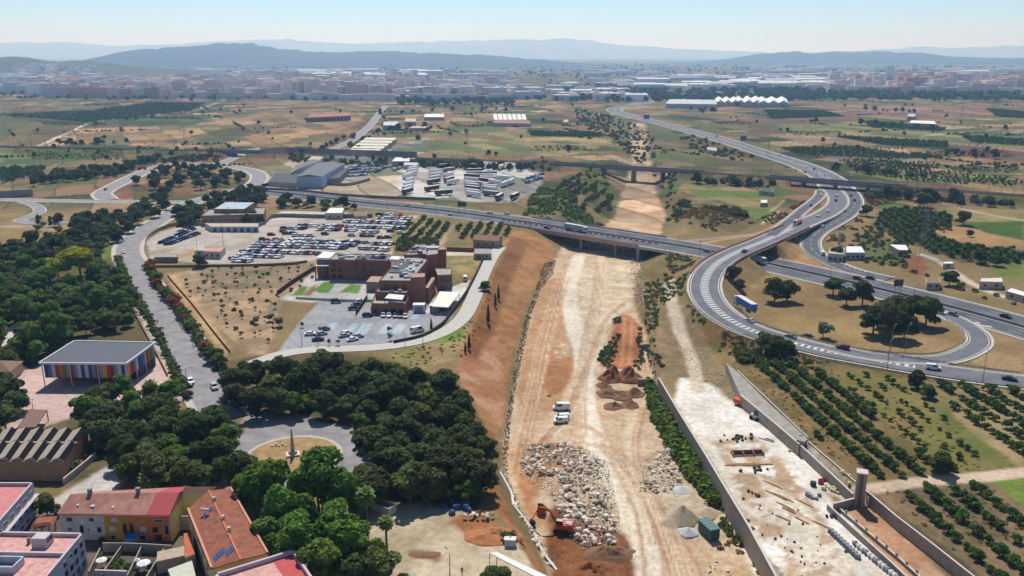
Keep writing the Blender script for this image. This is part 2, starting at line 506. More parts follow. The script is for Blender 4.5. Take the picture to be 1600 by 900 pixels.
def PAINT(area,track,X,Y,Z,col):
 F = [
  ([(0,176),(140,170),(250,158),(330,160),(300,175),(140,196),(0,205)],GREEN2,SCRUB),
  ([(0,205),(130,196),(160,188),(110,207),(70,228),(0,228)],DRY2,SCRUB),
  ([(110,207),(180,190),(420,180),(570,176),(560,195),(430,226),(330,232),(110,224)],C(196,160,112),C(176,140,98)),
  ([(130,200),(180,186),(330,187),(300,196)],GREEN2,SCRUB2),([(180,192),(250,182),(330,183),(300,192)],C(84,106,60),GREEN2),
  ([(250,222),(420,188),(470,190),(330,228)],SCRUB2,C(140,116,84)),
  ([(340,184),(430,172),(560,178),(420,196)],C(180,148,104),DRY),
  ([(0,236),(90,236),(180,240),(150,250),(40,262),(0,262)],C(104,124,68),C(120,128,76)),
  ([(0,262),(75,260),(60,272),(0,290)],C(58,74,42),DARK),
  ([(75,260),(185,242),(200,250),(90,280),(0,297),(0,290)],C(168,142,100),C(140,124,80)),
  ([(600,224),(640,208),(800,200),(880,208),(955,222),(920,238),(860,247),(690,240)],C(176,154,100),C(150,142,88)),
  ([(700,196),(790,193),(790,204),(706,206)],C(92,124,66),GREEN),
  ([(630,180),(760,178),(800,190),(700,198),(640,206)],C(186,152,106),DRY),
  ([(600,206),(680,206),(640,214),(590,220)],C(130,100,78),DRY2),
  ([(824,206),(930,208),(945,215),(830,213)],C(78,96,52),DARK),
  ([(820,214),(950,216),(956,226),(820,226)],C(188,164,108),C(172,150,98)),
  ([(690,222),(820,216),(820,240),(690,240)],C(152,148,92),C(170,152,100)),
  ([(960,182),(1010,190),(1080,210),(1190,246),(1260,276),(1060,262),(1000,240),(930,200)],C(144,124,88),C(112,112,68)),
  ([(1100,196),(1190,180),(1330,186),(1300,204),(1180,206)],C(128,96,82),C(150,116,94)),
  ([(1040,190),(1130,190),(1200,200),(1130,205)],C(126,128,70),SCRUB),
  ([(1190,172),(1280,172),(1320,182),(1200,186)],C(70,86,50),GREEN2),
  ([(1200,172),(1600,160),(1600,178),(1480,190),(1330,184)],C(170,138,104),C(150,112,92)),
  ([(1200,196),(1330,190),(1480,208),(1600,214),(1600,232),(1440,226),(1250,216)],C(132,140,82),C(160,146,92)),
  ([(1210,214),(1330,206),(1490,228),(1400,232),(1260,222)],C(186,158,120),C(168,142,104)),
  ([(1300,212),(1480,222),(1480,232),(1380,228)],C(84,96,54),GREEN2),
  ([(1478,230),(1530,226),(1600,236),(1600,250),(1520,246)],C(150,104,90),C(136,90,78)),
  ([(1220,233),(1320,230),(1380,238),(1490,245),(1380,250),(1250,242)],C(90,96,58),SCRUB2),
  ([(1270,240),(1400,240),(1420,252),(1320,256)],C(160,146,132),C(150,136,118)),
  ([(1300,252),(1500,250),(1600,262),(1600,274),(1400,268)],C(182,150,116),C(168,140,100)),
  ([(1320,268),(1480,268),(1600,280),(1600,290),(1420,286)],C(116,130,66),C(140,138,80)),
  ([(1480,282),(1600,288),(1600,300),(1500,296)],C(170,146,110),DRY),
  ([(1365,312),(1412,312),(1418,324),(1378,330)],C(108,132,60),GREEN),
  ([(1460,316),(1600,330),(1600,348),(1530,348),(1470,334)],C(176,156,106),C(150,142,84)),
  ([(1376,330),(1420,324),(1490,336),(1480,360),(1530,378),(1600,392),(1600,416),(1500,410),(1420,380),(1360,352)],C(92,86,58),C(110,100,66)),
  ([(1450,356),(1490,352),(1600,376),(1600,384),(1540,386),(1480,374)],C(200,160,108),C(184,146,98)),
  ([(1500,348),(1600,346),(1600,376),(1540,364)],C(100,130,50),C(84,112,44)),
  ([(1540,412),(1600,410),(1600,440),(1560,432)],C(132,146,72),GREEN),
  ([(1400,404),(1440,400),(1450,420),(1440,432),(1410,424)],C(160,112,82),BROWN),
  ([(1350,360),(1400,380),(1420,420),(1340,402)],C(116,122,68),SCRUB),
  ([(1160,420),(1200,420),(1300,450),(1462,492),(1504,505),(1518,524),(1500,545),(1450,553),(1360,548),(1240,522),(1150,480),(1135,445)],C(180,152,104),C(160,132,88)),
  ([(1500,560),(1545,545),(1545,515),(1600,532),(1600,590)],C(186,156,112),C(166,138,96)),
  ([(1240,385),(1262,382),(1300,420),(1330,432),(1280,428),(1225,402)],C(206,170,120),C(190,150,100)),
  ([(1256,345),(1292,318),(1300,312),(1298,326),(1270,342)],C(206,160,128),C(196,150,112)),
  ([(1312,310),(1322,308),(1322,322),(1312,328)],C(206,176,144),TAN),
  ([(1074,282),(1210,282),(1240,296),(1060,296)],C(176,154,108),C(160,140,92)),
  ([(1070,296),(1230,300),(1225,312),(1100,308)],C(116,140,62),C(130,140,74)),
  ([(1080,308),(1226,310),(1206,328),(1130,328),(1090,322)],C(164,146,94),C(142,138,80)),
  ([(1150,328),(1216,326),(1196,352),(1180,352)],C(114,140,60),C(126,150,70)),
  ([(1060,325),(1150,320),(1185,352),(1150,365),(1080,352)],C(106,100,70),C(134,118,82)),
  ([(810,345),(850,285),(930,262),(970,290),(955,325),(900,352)],C(98,110,56),C(150,132,84)),
  ([(0,300),(150,285),(200,275),(160,302),(0,312)],C(166,132,98),C(150,124,84)),
  ([(150,300),(230,268),(300,258),(390,264),(400,280),(330,300),(250,312),(180,312)],C(172,132,96),C(128,118,76)),
  ([(200,303),(300,298),(306,311),(170,312)],C(160,104,78),C(150,110,80)),
  ([(0,320),(40,322),(40,336),(0,345)],C(172,146,92),DRY),
  ([(66,324),(240,318),(230,335),(150,340),(70,345)],C(190,152,114),C(170,138,98)),
  ([(0,352),(130,352),(120,362),(0,356)],C(206,180,142),TAN),
  ([(0,356),(120,362),(60,388),(0,394)],C(168,146,88),DRY),
  ([(355,244),(480,250),(430,268),(410,262),(360,256)],C(176,150,108),DRY),
 ]
 for px,a,b in F: area(px,tuple(.86 * v for v in a),tuple(.82 * v for v in b),sc=22,wob=3)
 area([(228,378),(250,362),(300,350),(398,354),(430,343),(540,343),(655,337),(650,350),(612,396),(590,412),(380,416),(235,404)],C(206,196,182),C(190,176,158),feather=.8)
 area([(235,392),(330,386),(330,402),(240,406)],C(206,184,164),TAN)
 area([(410,346),(440,330),(540,332),(560,340),(480,343)],C(222,216,206),CONC)
 area([(415,292),(440,270),(470,255),(560,245),(620,262),(620,300),(500,290),(430,296)],C(196,190,182),GREY)
 area([(500,292),(640,262),(622,308),(560,306)],C(208,188,156),C(196,176,144))
 area([(630,262),(790,258),(850,270),(842,300),(800,320),(640,308),(616,300)],C(206,202,196),C(190,184,176))
 area([(730,290),(800,282),(840,296),(800,320),(740,312)],C(170,166,162),C(184,178,170))
 area([(545,316),(675,315),(678,320),(545,321)],C(206,148,118),ORANGE)
 area([(540,232),(615,228),(670,215),(670,236),(640,244)],C(150,150,146),C(176,170,160))
 area([(400,262),(440,258),(470,244),(490,250),(430,285),(405,284)],C(206,190,166),TAN)
 area([(270,425),(400,412),(500,405),(505,440),(440,470),(430,520),(415,556),(385,552),(330,500),(280,450)],C(198,166,130),C(158,136,106))
 area([(300,420),(490,408),(490,430),(440,450),(350,452)],C(160,138,110),C(132,118,90))
 area([(262,425),(275,432),(330,498),(362,548),(350,556),(300,492),(270,450)],C(212,176,132),C(196,156,116))
 area([(440,468),(490,425),(510,430),(470,462),(600,462),(600,448),(640,470),(640,500),(590,470),(470,472)],CONC,C(196,190,180))
 area([(484,466),(500,436),(600,438),(640,466)],C(206,202,198),C(190,186,182),feather=.4,wob=.3)
 area([(487,455),(506,440),(525,441),(514,457)],C(96,138,56),C(110,148,62),feather=.4,wob=.5)
 area([(530,456),(548,443),(566,444),(560,458)],C(104,140,62),C(120,146,76),feather=.4,wob=.5)
 area([(455,462),(470,446),(482,448),(472,462)],C(108,138,60),C(120,140,66),feather=.6,wob=.8)
 area([(432,553),(470,500),(500,470),(600,470),(720,462),(705,498),(668,516),(620,537),(540,543),(480,545)],C(178,178,180),C(166,166,168),feather=.5,wob=.3)
 for q in ([(508,514),(518,503),(530,503),(522,514)],[(535,521),(550,505),(562,505),(550,521)],[(554,521),(568,505),(583,505),(573,521)],[(588,522),(602,506),(612,506),(604,522)],[(609,522),(622,507),(634,507),(626,522)],[(640,498),(645,491),(655,491),(652,498)]):
  area(q,C(196,214,222),C(186,204,214),feather=.25,wob=.1)
 area([(664,488),(690,455),(735,437),(722,470),(708,490),(690,492)],C(236,234,230),CONC,feather=.5,wob=.3)
 area([(697,393),(770,392),(756,400),(697,399)],C(228,214,190),PALE)
 area([(697,400),(756,400),(738,434),(705,426)],C(176,154,104),C(130,126,76))
 area([(612,360),(650,340),(660,338),(700,360),(690,376),(640,384),(606,390)],C(126,132,70),C(166,142,96))
 area([(700,366),(690,388),(680,384),(710,350)],C(206,182,138),TAN)
 area([(600,548),(700,524),(740,500),(752,520),(720,560),(640,580)],C(176,150,108),C(140,132,78))
 area([(675,530),(722,512),(728,526),(690,538)],C(112,142,52),C(124,150,64))
 area([(168,395),(182,395),(292,600),(330,655),(300,655),(262,590),(184,430)],C(150,132,96),C(104,104,62))
 area([(184,424),(196,430),(262,560),(270,600),(258,600)],C(206,198,188),CONC,feather=.5,wob=.3)
 area([(0,395),(60,395),(165,380),(185,430),(250,560),(240,640),(0,650)],C(110,98,62),C(84,86,50))
 area([(0,516),(30,505),(52,520),(30,536),(0,552)],C(224,214,202),CONC)
 area([(150,385),(175,380),(178,400),(160,405)],C(116,140,66),GREEN)
 area([(20,584),(70,570),(120,560),(250,560),(275,590),(300,620),(240,640),(70,680),(10,670)],C(226,196,184),C(214,184,174),feather=.5)
 area([(0,690),(150,640),(350,640),(440,720),(430,780),(350,770),(150,740),(100,760),(0,760)],C(96,90,60),C(120,110,76))
 area([(110,765),(165,730),(200,740),(170,790),(90,830),(60,790)],C(206,200,194),CONC)
 area([(380,640),(560,640),(570,720),(560,770),(440,780),(380,700)],C(176,168,160),C(160,150,142))
 area([(340,565),(480,545),(600,560),(720,600),(760,650),(770,730),(745,800),(600,800),(560,690),(480,650),(360,640)],C(120,100,66),C(92,88,54))
 area([(400,780),(570,790),(640,900),(640,980),(300,980),(300,860)],C(150,140,124),C(110,106,80))
 area([(580,790),(660,785),(730,800),(790,842),(840,868),(850,980),(560,980)],C(214,196,166),C(190,170,138))
 area([(640,862),(660,858),(690,868),(686,876),(650,872)],C(140,104,86),C(120,90,74))
 area([(700,815),(740,795),(790,830),(790,850),(730,838)],C(190,128,82),BROWN)
 area([(755,735),(775,735),(800,790),(850,870),(840,895),(800,830),(760,780)],C(186,130,88),C(160,108,70))
 area([(60,800),(400,790),(440,980),(0,980),(0,800)],C(126,112,100),C(96,86,76))  # courtyard shadow put into the ground colour as a darker tone
 area([(800,366),(862,372),(874,400),(848,424),(826,450),(812,500),(800,545),(790,600),(786,650),(772,690),(740,640),(712,600),(722,550),(742,500),(770,430),(788,385)],C(166,116,70),C(186,140,94),z=-2.5,sc=5)
 area([(722,560),(775,520),(790,600),(783,650),(755,640),(715,605)],C(206,160,124),C(186,130,92),z=-2.5)
 area([(798,372),(826,376),(800,430),(776,500),(744,560),(724,556),(746,500),(772,430)],C(134,92,54),C(154,108,68),z=-1)
 area([(880,385),(1008,395),(992,440),(992,480),(1006,530),(1030,610),(1090,710),(1150,820),(1200,930),(870,980),(840,850),(785,740),(788,690),(815,540),(838,460)],C(206,172,134),C(222,196,164),z=ZF,sc=6)
 area([(905,410),(985,415),(985,480),(960,500),(945,540),(930,600),(930,680),(985,760),(1010,830),(1040,980),(960,980),(960,830),(930,740),(905,690),(905,560),(890,500),(870,460)],C(236,218,188),C(214,188,154),z=ZF,sc=4)
 area([(845,440),(890,430),(880,500),(895,560),(898,620),(880,640),(815,650),(806,610),(820,540)],C(192,146,106),C(208,166,126),z=ZF,sc=4)
 area([(848,545),(895,540),(895,600),(860,620),(840,590)],C(176,122,80),C(190,140,96),z=ZF)
 area([(868,538),(896,534),(896,556),(866,562)],C(222,196,160),C(180,140,104),z=ZF,sc=1.5)
 area([(790,690),(860,680),(880,710),(830,790),(860,830),(820,800)],C(206,152,104),C(194,138,92),z=ZF)
 area([(862,790),(1000,845),(1000,980),(880,980),(850,850)],C(150,98,58),C(116,76,48),z=ZF,sc=4)
 area([(905,385),(960,340),(972,300),(1024,300),(1040,335),(1030,372),(1008,395)],C(214,168,130),C(226,194,160),z=ZF)
 area([(983,200),(1008,200),(1018,260),(1024,300),(975,300),(988,250)],C(206,178,146),TAN,z=ZF)
 area([(1000,740),(1060,750),(1120,780),(1150,830),(1120,850),(1040,830),(1000,790)],C(222,206,176),C(206,186,154),z=ZF)
 for q,w_,c_ in (([(905,400),(890,450),(895,500),(912,560),(915,640),(945,720),(985,790),(1010,860),(1030,980)],7,C(246,232,208)),
     ([(940,400),(935,470),(918,540),(908,600),(905,690),(890,740)],4,C(236,214,182)),
     ([(880,430),(866,480),(852,530),(838,590),(822,640),(800,690)],1.2,C(226,190,150)),([(890,432),(876,480),(862,530),(848,590),(832,640),(812,690)],1.2,C(226,190,150)),
     ([(800,700),(830,660),(900,660),(960,700),(990,770)],2,C(226,190,152)),([(940,690),(980,770),(1000,830),(1015,980)],.9,C(180,130,92)),([(955,700),(1000,770),(1030,850),(1050,980)],.9,C(196,150,110)),
     ([(990,650),(985,700),(1000,760),(1050,840),(1090,980)],4,C(232,208,172)),([(890,470),(950,480),(1000,520)],1.0,C(190,140,104))):
  track(q,w_,c_,z=ZF)
 rr = random.Random(8)
 for k in range(26):
  x0 = rr.uniform(-14,14);sg = rr.choice([.5,1,1]);cc = rr.choice([C(246,230,204),C(176,128,92),C(196,150,112),C(236,212,178)])
  base = rr.choice([[(905,405),(892,450),(898,500),(914,560),(917,640),(947,720),(987,790),(1012,860),(1030,960)],[(935,410),(930,470),(914,540),(905,600),(900,680),(880,740)],[(872,440),(858,490),(844,540),(832,600),(812,680),(800,740)],[(790,700),(840,668),(905,668),(955,705),(985,770),(1005,850)],[(1000,640),(988,700),(1004,762),(1056,840),(1100,930)],[(975,470),(940,500),(915,560),(880,640),(830,700)],[(1070,960),(1040,860),(1000,760),(940,700),(860,690)]])
  for d in (0,5): track([(a + x0 * (b / 650) + d * b / 500,b) for a,b in base],.55,cc,z=ZF,feather=.4,amt=.55,wob=.5)
 area([(972,478),(992,488),(1004,530),(1003,560),(955,565),(938,560),(955,520)],C(194,132,92),C(172,116,80),z=-5)
 for q in ([(978,486),(975,520),(972,556)],[(990,492),(986,525),(984,556)]): track(q,.8,C(222,160,112),z=-4.6)
 area([(1000,405),(1050,395),(1100,440),(1110,480),(1140,520),(1130,575),(1090,535),(1040,440),(1012,440)],C(150,122,84),C(120,112,66),z=0)
 area([(1080,430),(1120,480),(1180,520),(1300,560),(1250,566),(1160,540),(1100,520)],C(140,108,70),C(110,104,60),z=2)
 area([(1030,500),(1062,480),(1090,520),(1128,570),(1180,625),(1160,640),(1100,600),(1040,590),(1020,545)],C(164,136,104),C(136,120,82),z=ZT,sc=4)
 area([(1062,590),(1110,600),(1160,640),(1250,700),(1335,785),(1290,770),(1350,830),(1440,960),(1230,960),(1205,905),(1100,712),(1050,640)],C(248,242,230,.78),C(232,220,200),z=ZT,sc=9)
 area([(1110,690),(1180,680),(1240,740),(1300,830),(1370,960),(1230,960),(1180,830)],C(226,206,176),C(196,166,132),z=ZT,sc=3,patch=.45)
 area([(1180,740),(1260,790),(1330,900),(1360,960),(1290,960),(1230,840)],C(246,236,218),C(232,216,190),z=ZT,sc=6,patch=.42)
 track([(1045,450),(1050,490),(1072,540),(1085,575),(1090,610)],4.5,C(222,204,178),z=ZT)
 area([(1318,792),(1350,782),(1405,810),(1530,910),(1580,970),(1440,970)],C(206,164,130),C(190,142,108),z=ZT,sc=3)
 area([(1140,560),(1300,565),(1460,590),(1480,640),(1560,720),(1360,755),(1255,690)],C(150,124,84),C(120,106,66))
 area([(1290,575),(1440,595),(1470,650),(1545,730),(1500,742),(1420,690),(1340,620)],C(128,124,66),C(146,128,80))
 area([(1440,595),(1462,600),(1490,650),(1600,735),(1540,738),(1480,680)],C(112,118,60),C(132,126,76))
 area([(1460,600),(1600,610),(1600,735),(1500,660)],C(176,154,110),C(140,128,84))
 area([(1540,746),(1600,740),(1600,792)],C(112,140,50),C(126,150,62))
 area([(1370,768),(1540,748),(1600,792),(1600,980),(1560,960),(1400,800)],C(156,130,98),C(116,104,76))
 track([(1335,766),(1370,763),(1420,755),(1480,749),(1540,745),(1620,735)],4.6,C(232,206,178),wob=.8)
 track([(1440,398),(1470,410),(1510,438),(1560,460),(1620,478)],4,C(222,206,186))
 track([(1450,312),(1520,330),(1600,345)],3,C(206,186,160));track([(1360,312),(1420,318),(1450,330)],3,C(214,186,156))
 track([(60,228),(110,206),(160,188),(300,172),(352,156)],6,C(222,204,180));track([(1080,318),(1110,316),(1140,326)],3,C(206,180,146))
 track([(1560,268),(1600,262)],5,C(214,190,160));track([(1560,202),(1440,215),(1600,236)],5,C(206,190,168))
 track([(822,247),(860,243),(900,245)],5,C(214,190,156));track([(1225,312),(1215,322),(1204,330)],2.5,C(206,180,146))
 track([(1190,353),(1217,330)],2,C(200,190,150));track([(1100,380),(1180,366),(1208,358)],3,C(206,160,120));track([(1060,378),(1130,372),(1190,366)],5,C(176,156,140))
# ================================================================= camera, sky, sun, air
def environment():
 cam = bpy.data.cameras.new('camera');co = bpy.data.objects.new('camera',cam);COL.objects.link(co)
 co.location = (0,0,CAM_H);co.rotation_euler = (math.pi / 2 - PITCH,0,0)
 cam.sensor_width = 36;cam.lens = 36 * F_PX / 1600;cam.clip_start = 1;cam.clip_end = 60000
 SC.camera = co
 w = bpy.data.worlds.new('World');SC.world = w;w.use_nodes = True
 nt = w.node_tree;bg = nt.nodes['Background']
 sky = nt.nodes.new('ShaderNodeTexSky');sky.sky_type = 'NISHITA';sky.sun_disc = False
 el,az = math.radians(56),math.radians(-7)
 sky.sun_elevation = el;sky.sun_rotation = az;sky.altitude = 1500;sky.air_density = .8;sky.dust_density = 0.0;sky.ozone_density = 4.5
 nt.links.new(sky.outputs[0],bg.inputs['Color']);bg.inputs['Strength'].default_value = SKY_STRENGTH
 s = bpy.data.lights.new('sun','SUN');s.energy = SUN_STRENGTH;s.angle = math.radians(.5);s.color = (1,.965,.91)
 so = bpy.data.objects.new('sun',s);COL.objects.link(so)
 d = Vector((math.sin(az) * math.cos(el),math.cos(az) * math.cos(el),math.sin(el)))
 so.rotation_euler = (-d).to_track_quat('-Z','Y').to_euler();so.location = (0,0,300)
 mb = MB();mb.box(0,12500,-14,44000,27000,620)
 m = bpy.data.materials.new('haze');m.use_nodes = True;nt = m.node_tree
 nt.nodes.remove(nt.nodes['Principled BSDF'])
 v = nt.nodes.new('ShaderNodeVolumePrincipled');v.inputs['Color'].default_value = HAZE_COL;v.inputs['Density'].default_value = HAZE
 v.inputs['Absorption Color'].default_value = (1,1,1,1)
 v.inputs['Anisotropy'].default_value = .35
 nt.links.new(v.outputs[0],nt.nodes['Material Output'].inputs['Volume'])
 o = mb.build('haze',m);o['kind'] = 'stuff';o['label'] = 'pale blue summer haze over the whole plain';o['category'] = 'haze'
 vs = SC.view_settings;vs.view_transform = 'Standard';vs.look = 'None';vs.exposure = EXPO;vs.gamma = 1
 SC.cycles.max_bounces = 5;SC.cycles.diffuse_bounces = 2;SC.cycles.glossy_bounces = 1;SC.cycles.transmission_bounces = 2
 SC.cycles.volume_bounces = 2;SC.cycles.transparent_max_bounces = 6
 SC.cycles.use_denoising = True
 SC.cycles.caustics_reflective = False;SC.cycles.caustics_refractive = False
SKY_STRENGTH = .102
SUN_STRENGTH = 4.3
HAZE = 1.05e-4
HAZE_COL = (.34,.60,1.0,1)
EXPO = .22

# ================================================================= road surfaces
def strip(mb,line,o0,o1,dz=0.0,mi=0,skip=None):
 """ribbon between two sideways offsets"""
 n = len(line);base = len(mb.v);vs = []
 for i,q in enumerate(line):
  a = line[max(i - 1,0)];b = line[min(i + 1,n - 1)]
  t = np.array([b[0] - a[0],b[1] - a[1]]);t = t / (np.linalg.norm(t) + 1e-9);nx,ny = -t[1],t[0]
  for o in (o0,o1): vs.append((q[0] + nx * o,q[1] + ny * o,q[2] + dz))
 fs = []
 for i in range(n - 1):
  if skip and skip(i): continue
  k = 2 * i;fs.append((k,k + 2,k + 3,k + 1) if o1 > o0 else (k,k + 1,k + 3,k + 2))
 mb.add(vs,fs,mi)

def wall_strip(mb,line,off,thick,z0,z1,mi=0,skip=None):
 strip(mb,line,off - thick / 2,off + thick / 2,z1,mi,skip)
 for o in (off - thick / 2,off + thick / 2):
  n = len(line);vs = []
  for i,q in enumerate(line):
   a = line[max(i - 1,0)];b = line[min(i + 1,n - 1)]
   t = np.array([b[0] - a[0],b[1] - a[1]]);t = t / (np.linalg.norm(t) + 1e-9)
   x,y = q[0] - t[1] * o,q[1] + t[0] * o
   vs += [(x,y,q[2] + z0),(x,y,q[2] + z1)]
  mb.add(vs,[(2 * i,2 * i + 2,2 * i + 3,2 * i + 1) for i in range(n - 1) if not (skip and skip(i))],mi)

def cut(line,px0=None,px1=None):
 """part of a line between two picture columns/points (nearest samples)"""
 def near(p):
  return min(range(len(line)),key=lambda i: (line[i][0] - p[0]) ** 2 + (line[i][1] - p[1]) ** 2)
 i0 = near(px0) if px0 else 0;i1 = near(px1) if px1 else len(line) - 1
 return line[min(i0,i1):max(i0,i1) + 1]

def fine(line,step):
 out = [];acc = 0
 for a,b in zip(line[:-1],line[1:]):
  L = float(np.hypot(b[0] - a[0],b[1] - a[1]));n = max(1,int(round(L / step)))
  for k in range(n): out.append(a + (b - a) * k / n)
 out.append(line[-1]);return out

def roads():
 asp = mat('dark asphalt',C(98,99,106),rough=.9,var=.3,scale=.12,world=True,detail=6)
 asp2 = mat('worn asphalt',C(156,152,152),rough=.9,var=.28,scale=.2,world=True,detail=7)
 asp3 = mat('grey asphalt',C(118,119,124),rough=.9,var=.28,scale=.2,world=True,detail=6)
 conc = mat('pale concrete',C(214,204,188),rough=.9,var=.15,scale=.5,world=True)
 white = mat('road paint',C(226,226,222,.72),rough=.8,var=.25,scale=2,world=True)
 walk = mat('paving',C(206,196,184),rough=.9,var=.12,scale=.4,world=True)
 Lh = ROADS['highway'][0]
 def plain(key,m,name,shoulder=0.0,lines=True,dash=True,lw=.22,kerb=0.0,skirt=1.2):
  line,w = ROADS[key]
  mb = MB();strip(mb,line,-w / 2,w / 2,0,0)
  for sgn in (-1,1):
   if shoulder: strip(mb,line,sgn * w / 2,sgn * (w / 2 + shoulder),.0 if not kerb else kerb,1)
   o = sgn * (w / 2 + shoulder)
   n = len(line);vs = []
   for i,q in enumerate(line):
    a = line[max(i - 1,0)];b = line[min(i + 1,n - 1)];t = np.array([b[0] - a[0],b[1] - a[1]]);t /= np.linalg.norm(t) + 1e-9
    x,y = q[0] - t[1] * o,q[1] + t[0] * o;vs += [(x,y,q[2] + (kerb if shoulder else 0)),(x - t[1] * sgn * .3,y + t[0] * sgn * .3,q[2] - skirt)]
   mb.add(vs,[(2 * i,2 * i + 1,2 * i + 3,2 * i + 2) for i in range(n - 1)],1)
   if kerb:
    vs = []
    for i,q in enumerate(line):
     a = line[max(i - 1,0)];b = line[min(i + 1,n - 1)];t = np.array([b[0] - a[0],b[1] - a[1]]);t /= np.linalg.norm(t) + 1e-9
     o2 = sgn * w / 2
     x,y = q[0] - t[1] * o2,q[1] + t[0] * o2;vs += [(x,y,q[2]),(x,y,q[2] + kerb)]
    mb.add(vs,[(2 * i,2 * i + 1,2 * i + 3,2 * i + 2) for i in range(n - 1)],1)
  r = structure(mb.build(name,[m,conc if not kerb else walk],fix=False))
  if lines:
   pm = MB()
   for sgn in (-1,1): strip(pm,line,sgn * (w / 2 - .7) - lw / 2,sgn * (w / 2 - .7) + lw / 2,.012)
   if dash:
    fl = fine(line,3.0);strip(pm,fl,-lw / 2,lw / 2,.012,0,skip=lambda i: i % 4 > 1)
   structure(pm.build('road_markings',white))
  return r
 line,w = ROADS['highway']
 mb = MB();strip(mb,line,-w / 2,w / 2);
 for sgn in (-1,1):
  o = sgn * w / 2;strip(mb,line,o,o + sgn * 1.2,-.02,1)
  vs = []
  for i,q in enumerate(line):
   a = line[max(i - 1,0)];b = line[min(i + 1,len(line) - 1)];t = np.array([b[0] - a[0],b[1] - a[1]]);t /= np.linalg.norm(t)
   o2 = sgn * (w / 2 + 1.2);x,y = q[0] - t[1] * o2,q[1] + t[0] * o2;vs += [(x,y,q[2] - .02),(x,y,q[2] - 1.6)]
  mb.add(vs,[(2 * i,2 * i + 1,2 * i + 3,2 * i + 2) for i in range(len(line) - 1)],1)
 structure(mb.build('highway',[asp,conc]))
 pm = MB();fl = fine(line,3.0)
 for o in (-12.4,-1.9,1.9,12.4): strip(pm,line,o - .13,o + .13,.012)
 for o in (-8.9,-5.4,5.4,8.9): strip(pm,fl,o - .1,o + .1,.012,0,skip=lambda i: i % 5 > 1)
 structure(pm.build('road_markings',white))
 plain('ramp',asp3,'ramp_road',.9,True,False,.3,skirt=.9)
 line,w = ROADS['ramp'];pm = MB()
 i0 = 20
 body = cut(line,P(1240,355,5),P(1420,571,.5))
 for o in (-1.5,1.5): strip(pm,body,o - .12,o + .12,.012)
 fl = fine(body,.62);strip(pm,fl,-1.15,1.15,.013,0,skip=lambda i: i % 4 > 1)
 structure(pm.build('road_markings',white))
 plain('loop',asp3,'loop_road',.9,True,False,.25)
 plain('slip',asp,'slip_road',1.1,True,True,.2)
 line,w = ROADS['slip'];pm = MB()
 fl = fine(cut(line,P(1270,391,.5),P(1345,426,0)),1.3);strip(pm,fl,3.2,4.4,.014,0,skip=lambda i: i % 3 > 0)
 structure(pm.build('road_markings',white))
 plain('merge',asp,'slip_road',.9,True,False,.2)
 line,w = ROADS['motorway'];mb = MB();strip(mb,line,-w / 2,w / 2)
 for sgn in (-1,1): strip(mb,line,sgn * w / 2,sgn * (w / 2 + 1.5),-.05,1)
 structure(mb.build('motorway',[asp3,conc]));pm = MB()
 for o in (-11.5,-1.6,1.6,11.5): strip(pm,line,o - .2,o + .2,.02)
 structure(pm.build('road_markings',white))
 plain('boulevard',asp2,'boulevard',2.2,False,False,kerb=.13)
 plain('westroad',asp2,'avenue',1.5,True,True,.25,kerb=.12)
 plain('westcurve',asp2,'street',.8,False,False,kerb=.12)
 plain('northroad',asp2,'street',1.2,False,False,kerb=.12)
 plain('townroad',asp2,'street',1.0,False,False,kerb=.12)
 plain('accessroad',mat('pale access road',C(206,202,192),var=.1,scale=.4,world=True),'access_road',.5,False,False)
 pm = MB()
 a = np.array(P(1486,490,0));
 for k in range(4):
  x,y = P(1478 + k * 16,494 + k * 5 - (k % 2),0);x2,y2 = P(1494 + k * 19,494 + k * 6,0)
  pm.add([(x,y,.03),(x2,y2,.03),(x2 + .3,y2 + 1.6,.03),(x + .3,y + 1.2,.03)],[(0,1,2,3)])
 structure(pm.build('road_markings',white))
 cx,cy = P(458,714,0)
 mb = MB();N = 72
 def ring(r0,r1,z,mi):
  vs = []
  for k in range(N):
   a = 2 * math.pi * k / N
   vs += [(cx + r0 * math.cos(a),cy + r0 * math.sin(a),z),(cx + r1 * math.cos(a),cy + r1 * math.sin(a),z)]
  mb.add(vs,[(2 * k,2 * k + 1,(2 * k + 3) % (2 * N),(2 * k + 2) % (2 * N)) for k in range(N)],mi)
 ring(12.6,21.5,.06,0);ring(11.6,12.6,.2,1)
 vs = []
 for k in range(N):
  a = 2 * math.pi * k / N;vs += [(cx + 12.6 * math.cos(a),cy + 12.6 * math.sin(a),.06),(cx + 12.6 * math.cos(a),cy + 12.6 * math.sin(a),.2)]
 mb.add(vs,[(2 * k,(2 * k + 2) % (2 * N),(2 * k + 3) % (2 * N),2 * k + 1) for k in range(N)],1)
 structure(mb.build('roundabout_road',[asp2,walk]))
 mb = MB();ring_pts = []
 vs = [(cx,cy,.55)]
 for r,z in ((4,.5),(8,.38),(11.6,.19)):
  for k in range(N):
   a = 2 * math.pi * k / N;vs.append((cx + r * math.cos(a),cy + r * math.sin(a),z))
 fs = [(0,1 + k,1 + (k + 1) % N) for k in range(N)]
 for q in range(2):
  for k in range(N):
   a = 1 + q * N;fs.append((a + k,a + N + k,a + N + (k + 1) % N,a + (k + 1) % N))
 mb.add(vs,fs)
 structure(mb.build('roundabout_lawn',mat('dry lawn',C(172,140,92),var=.35,scale=.35,world=True,detail=7)))

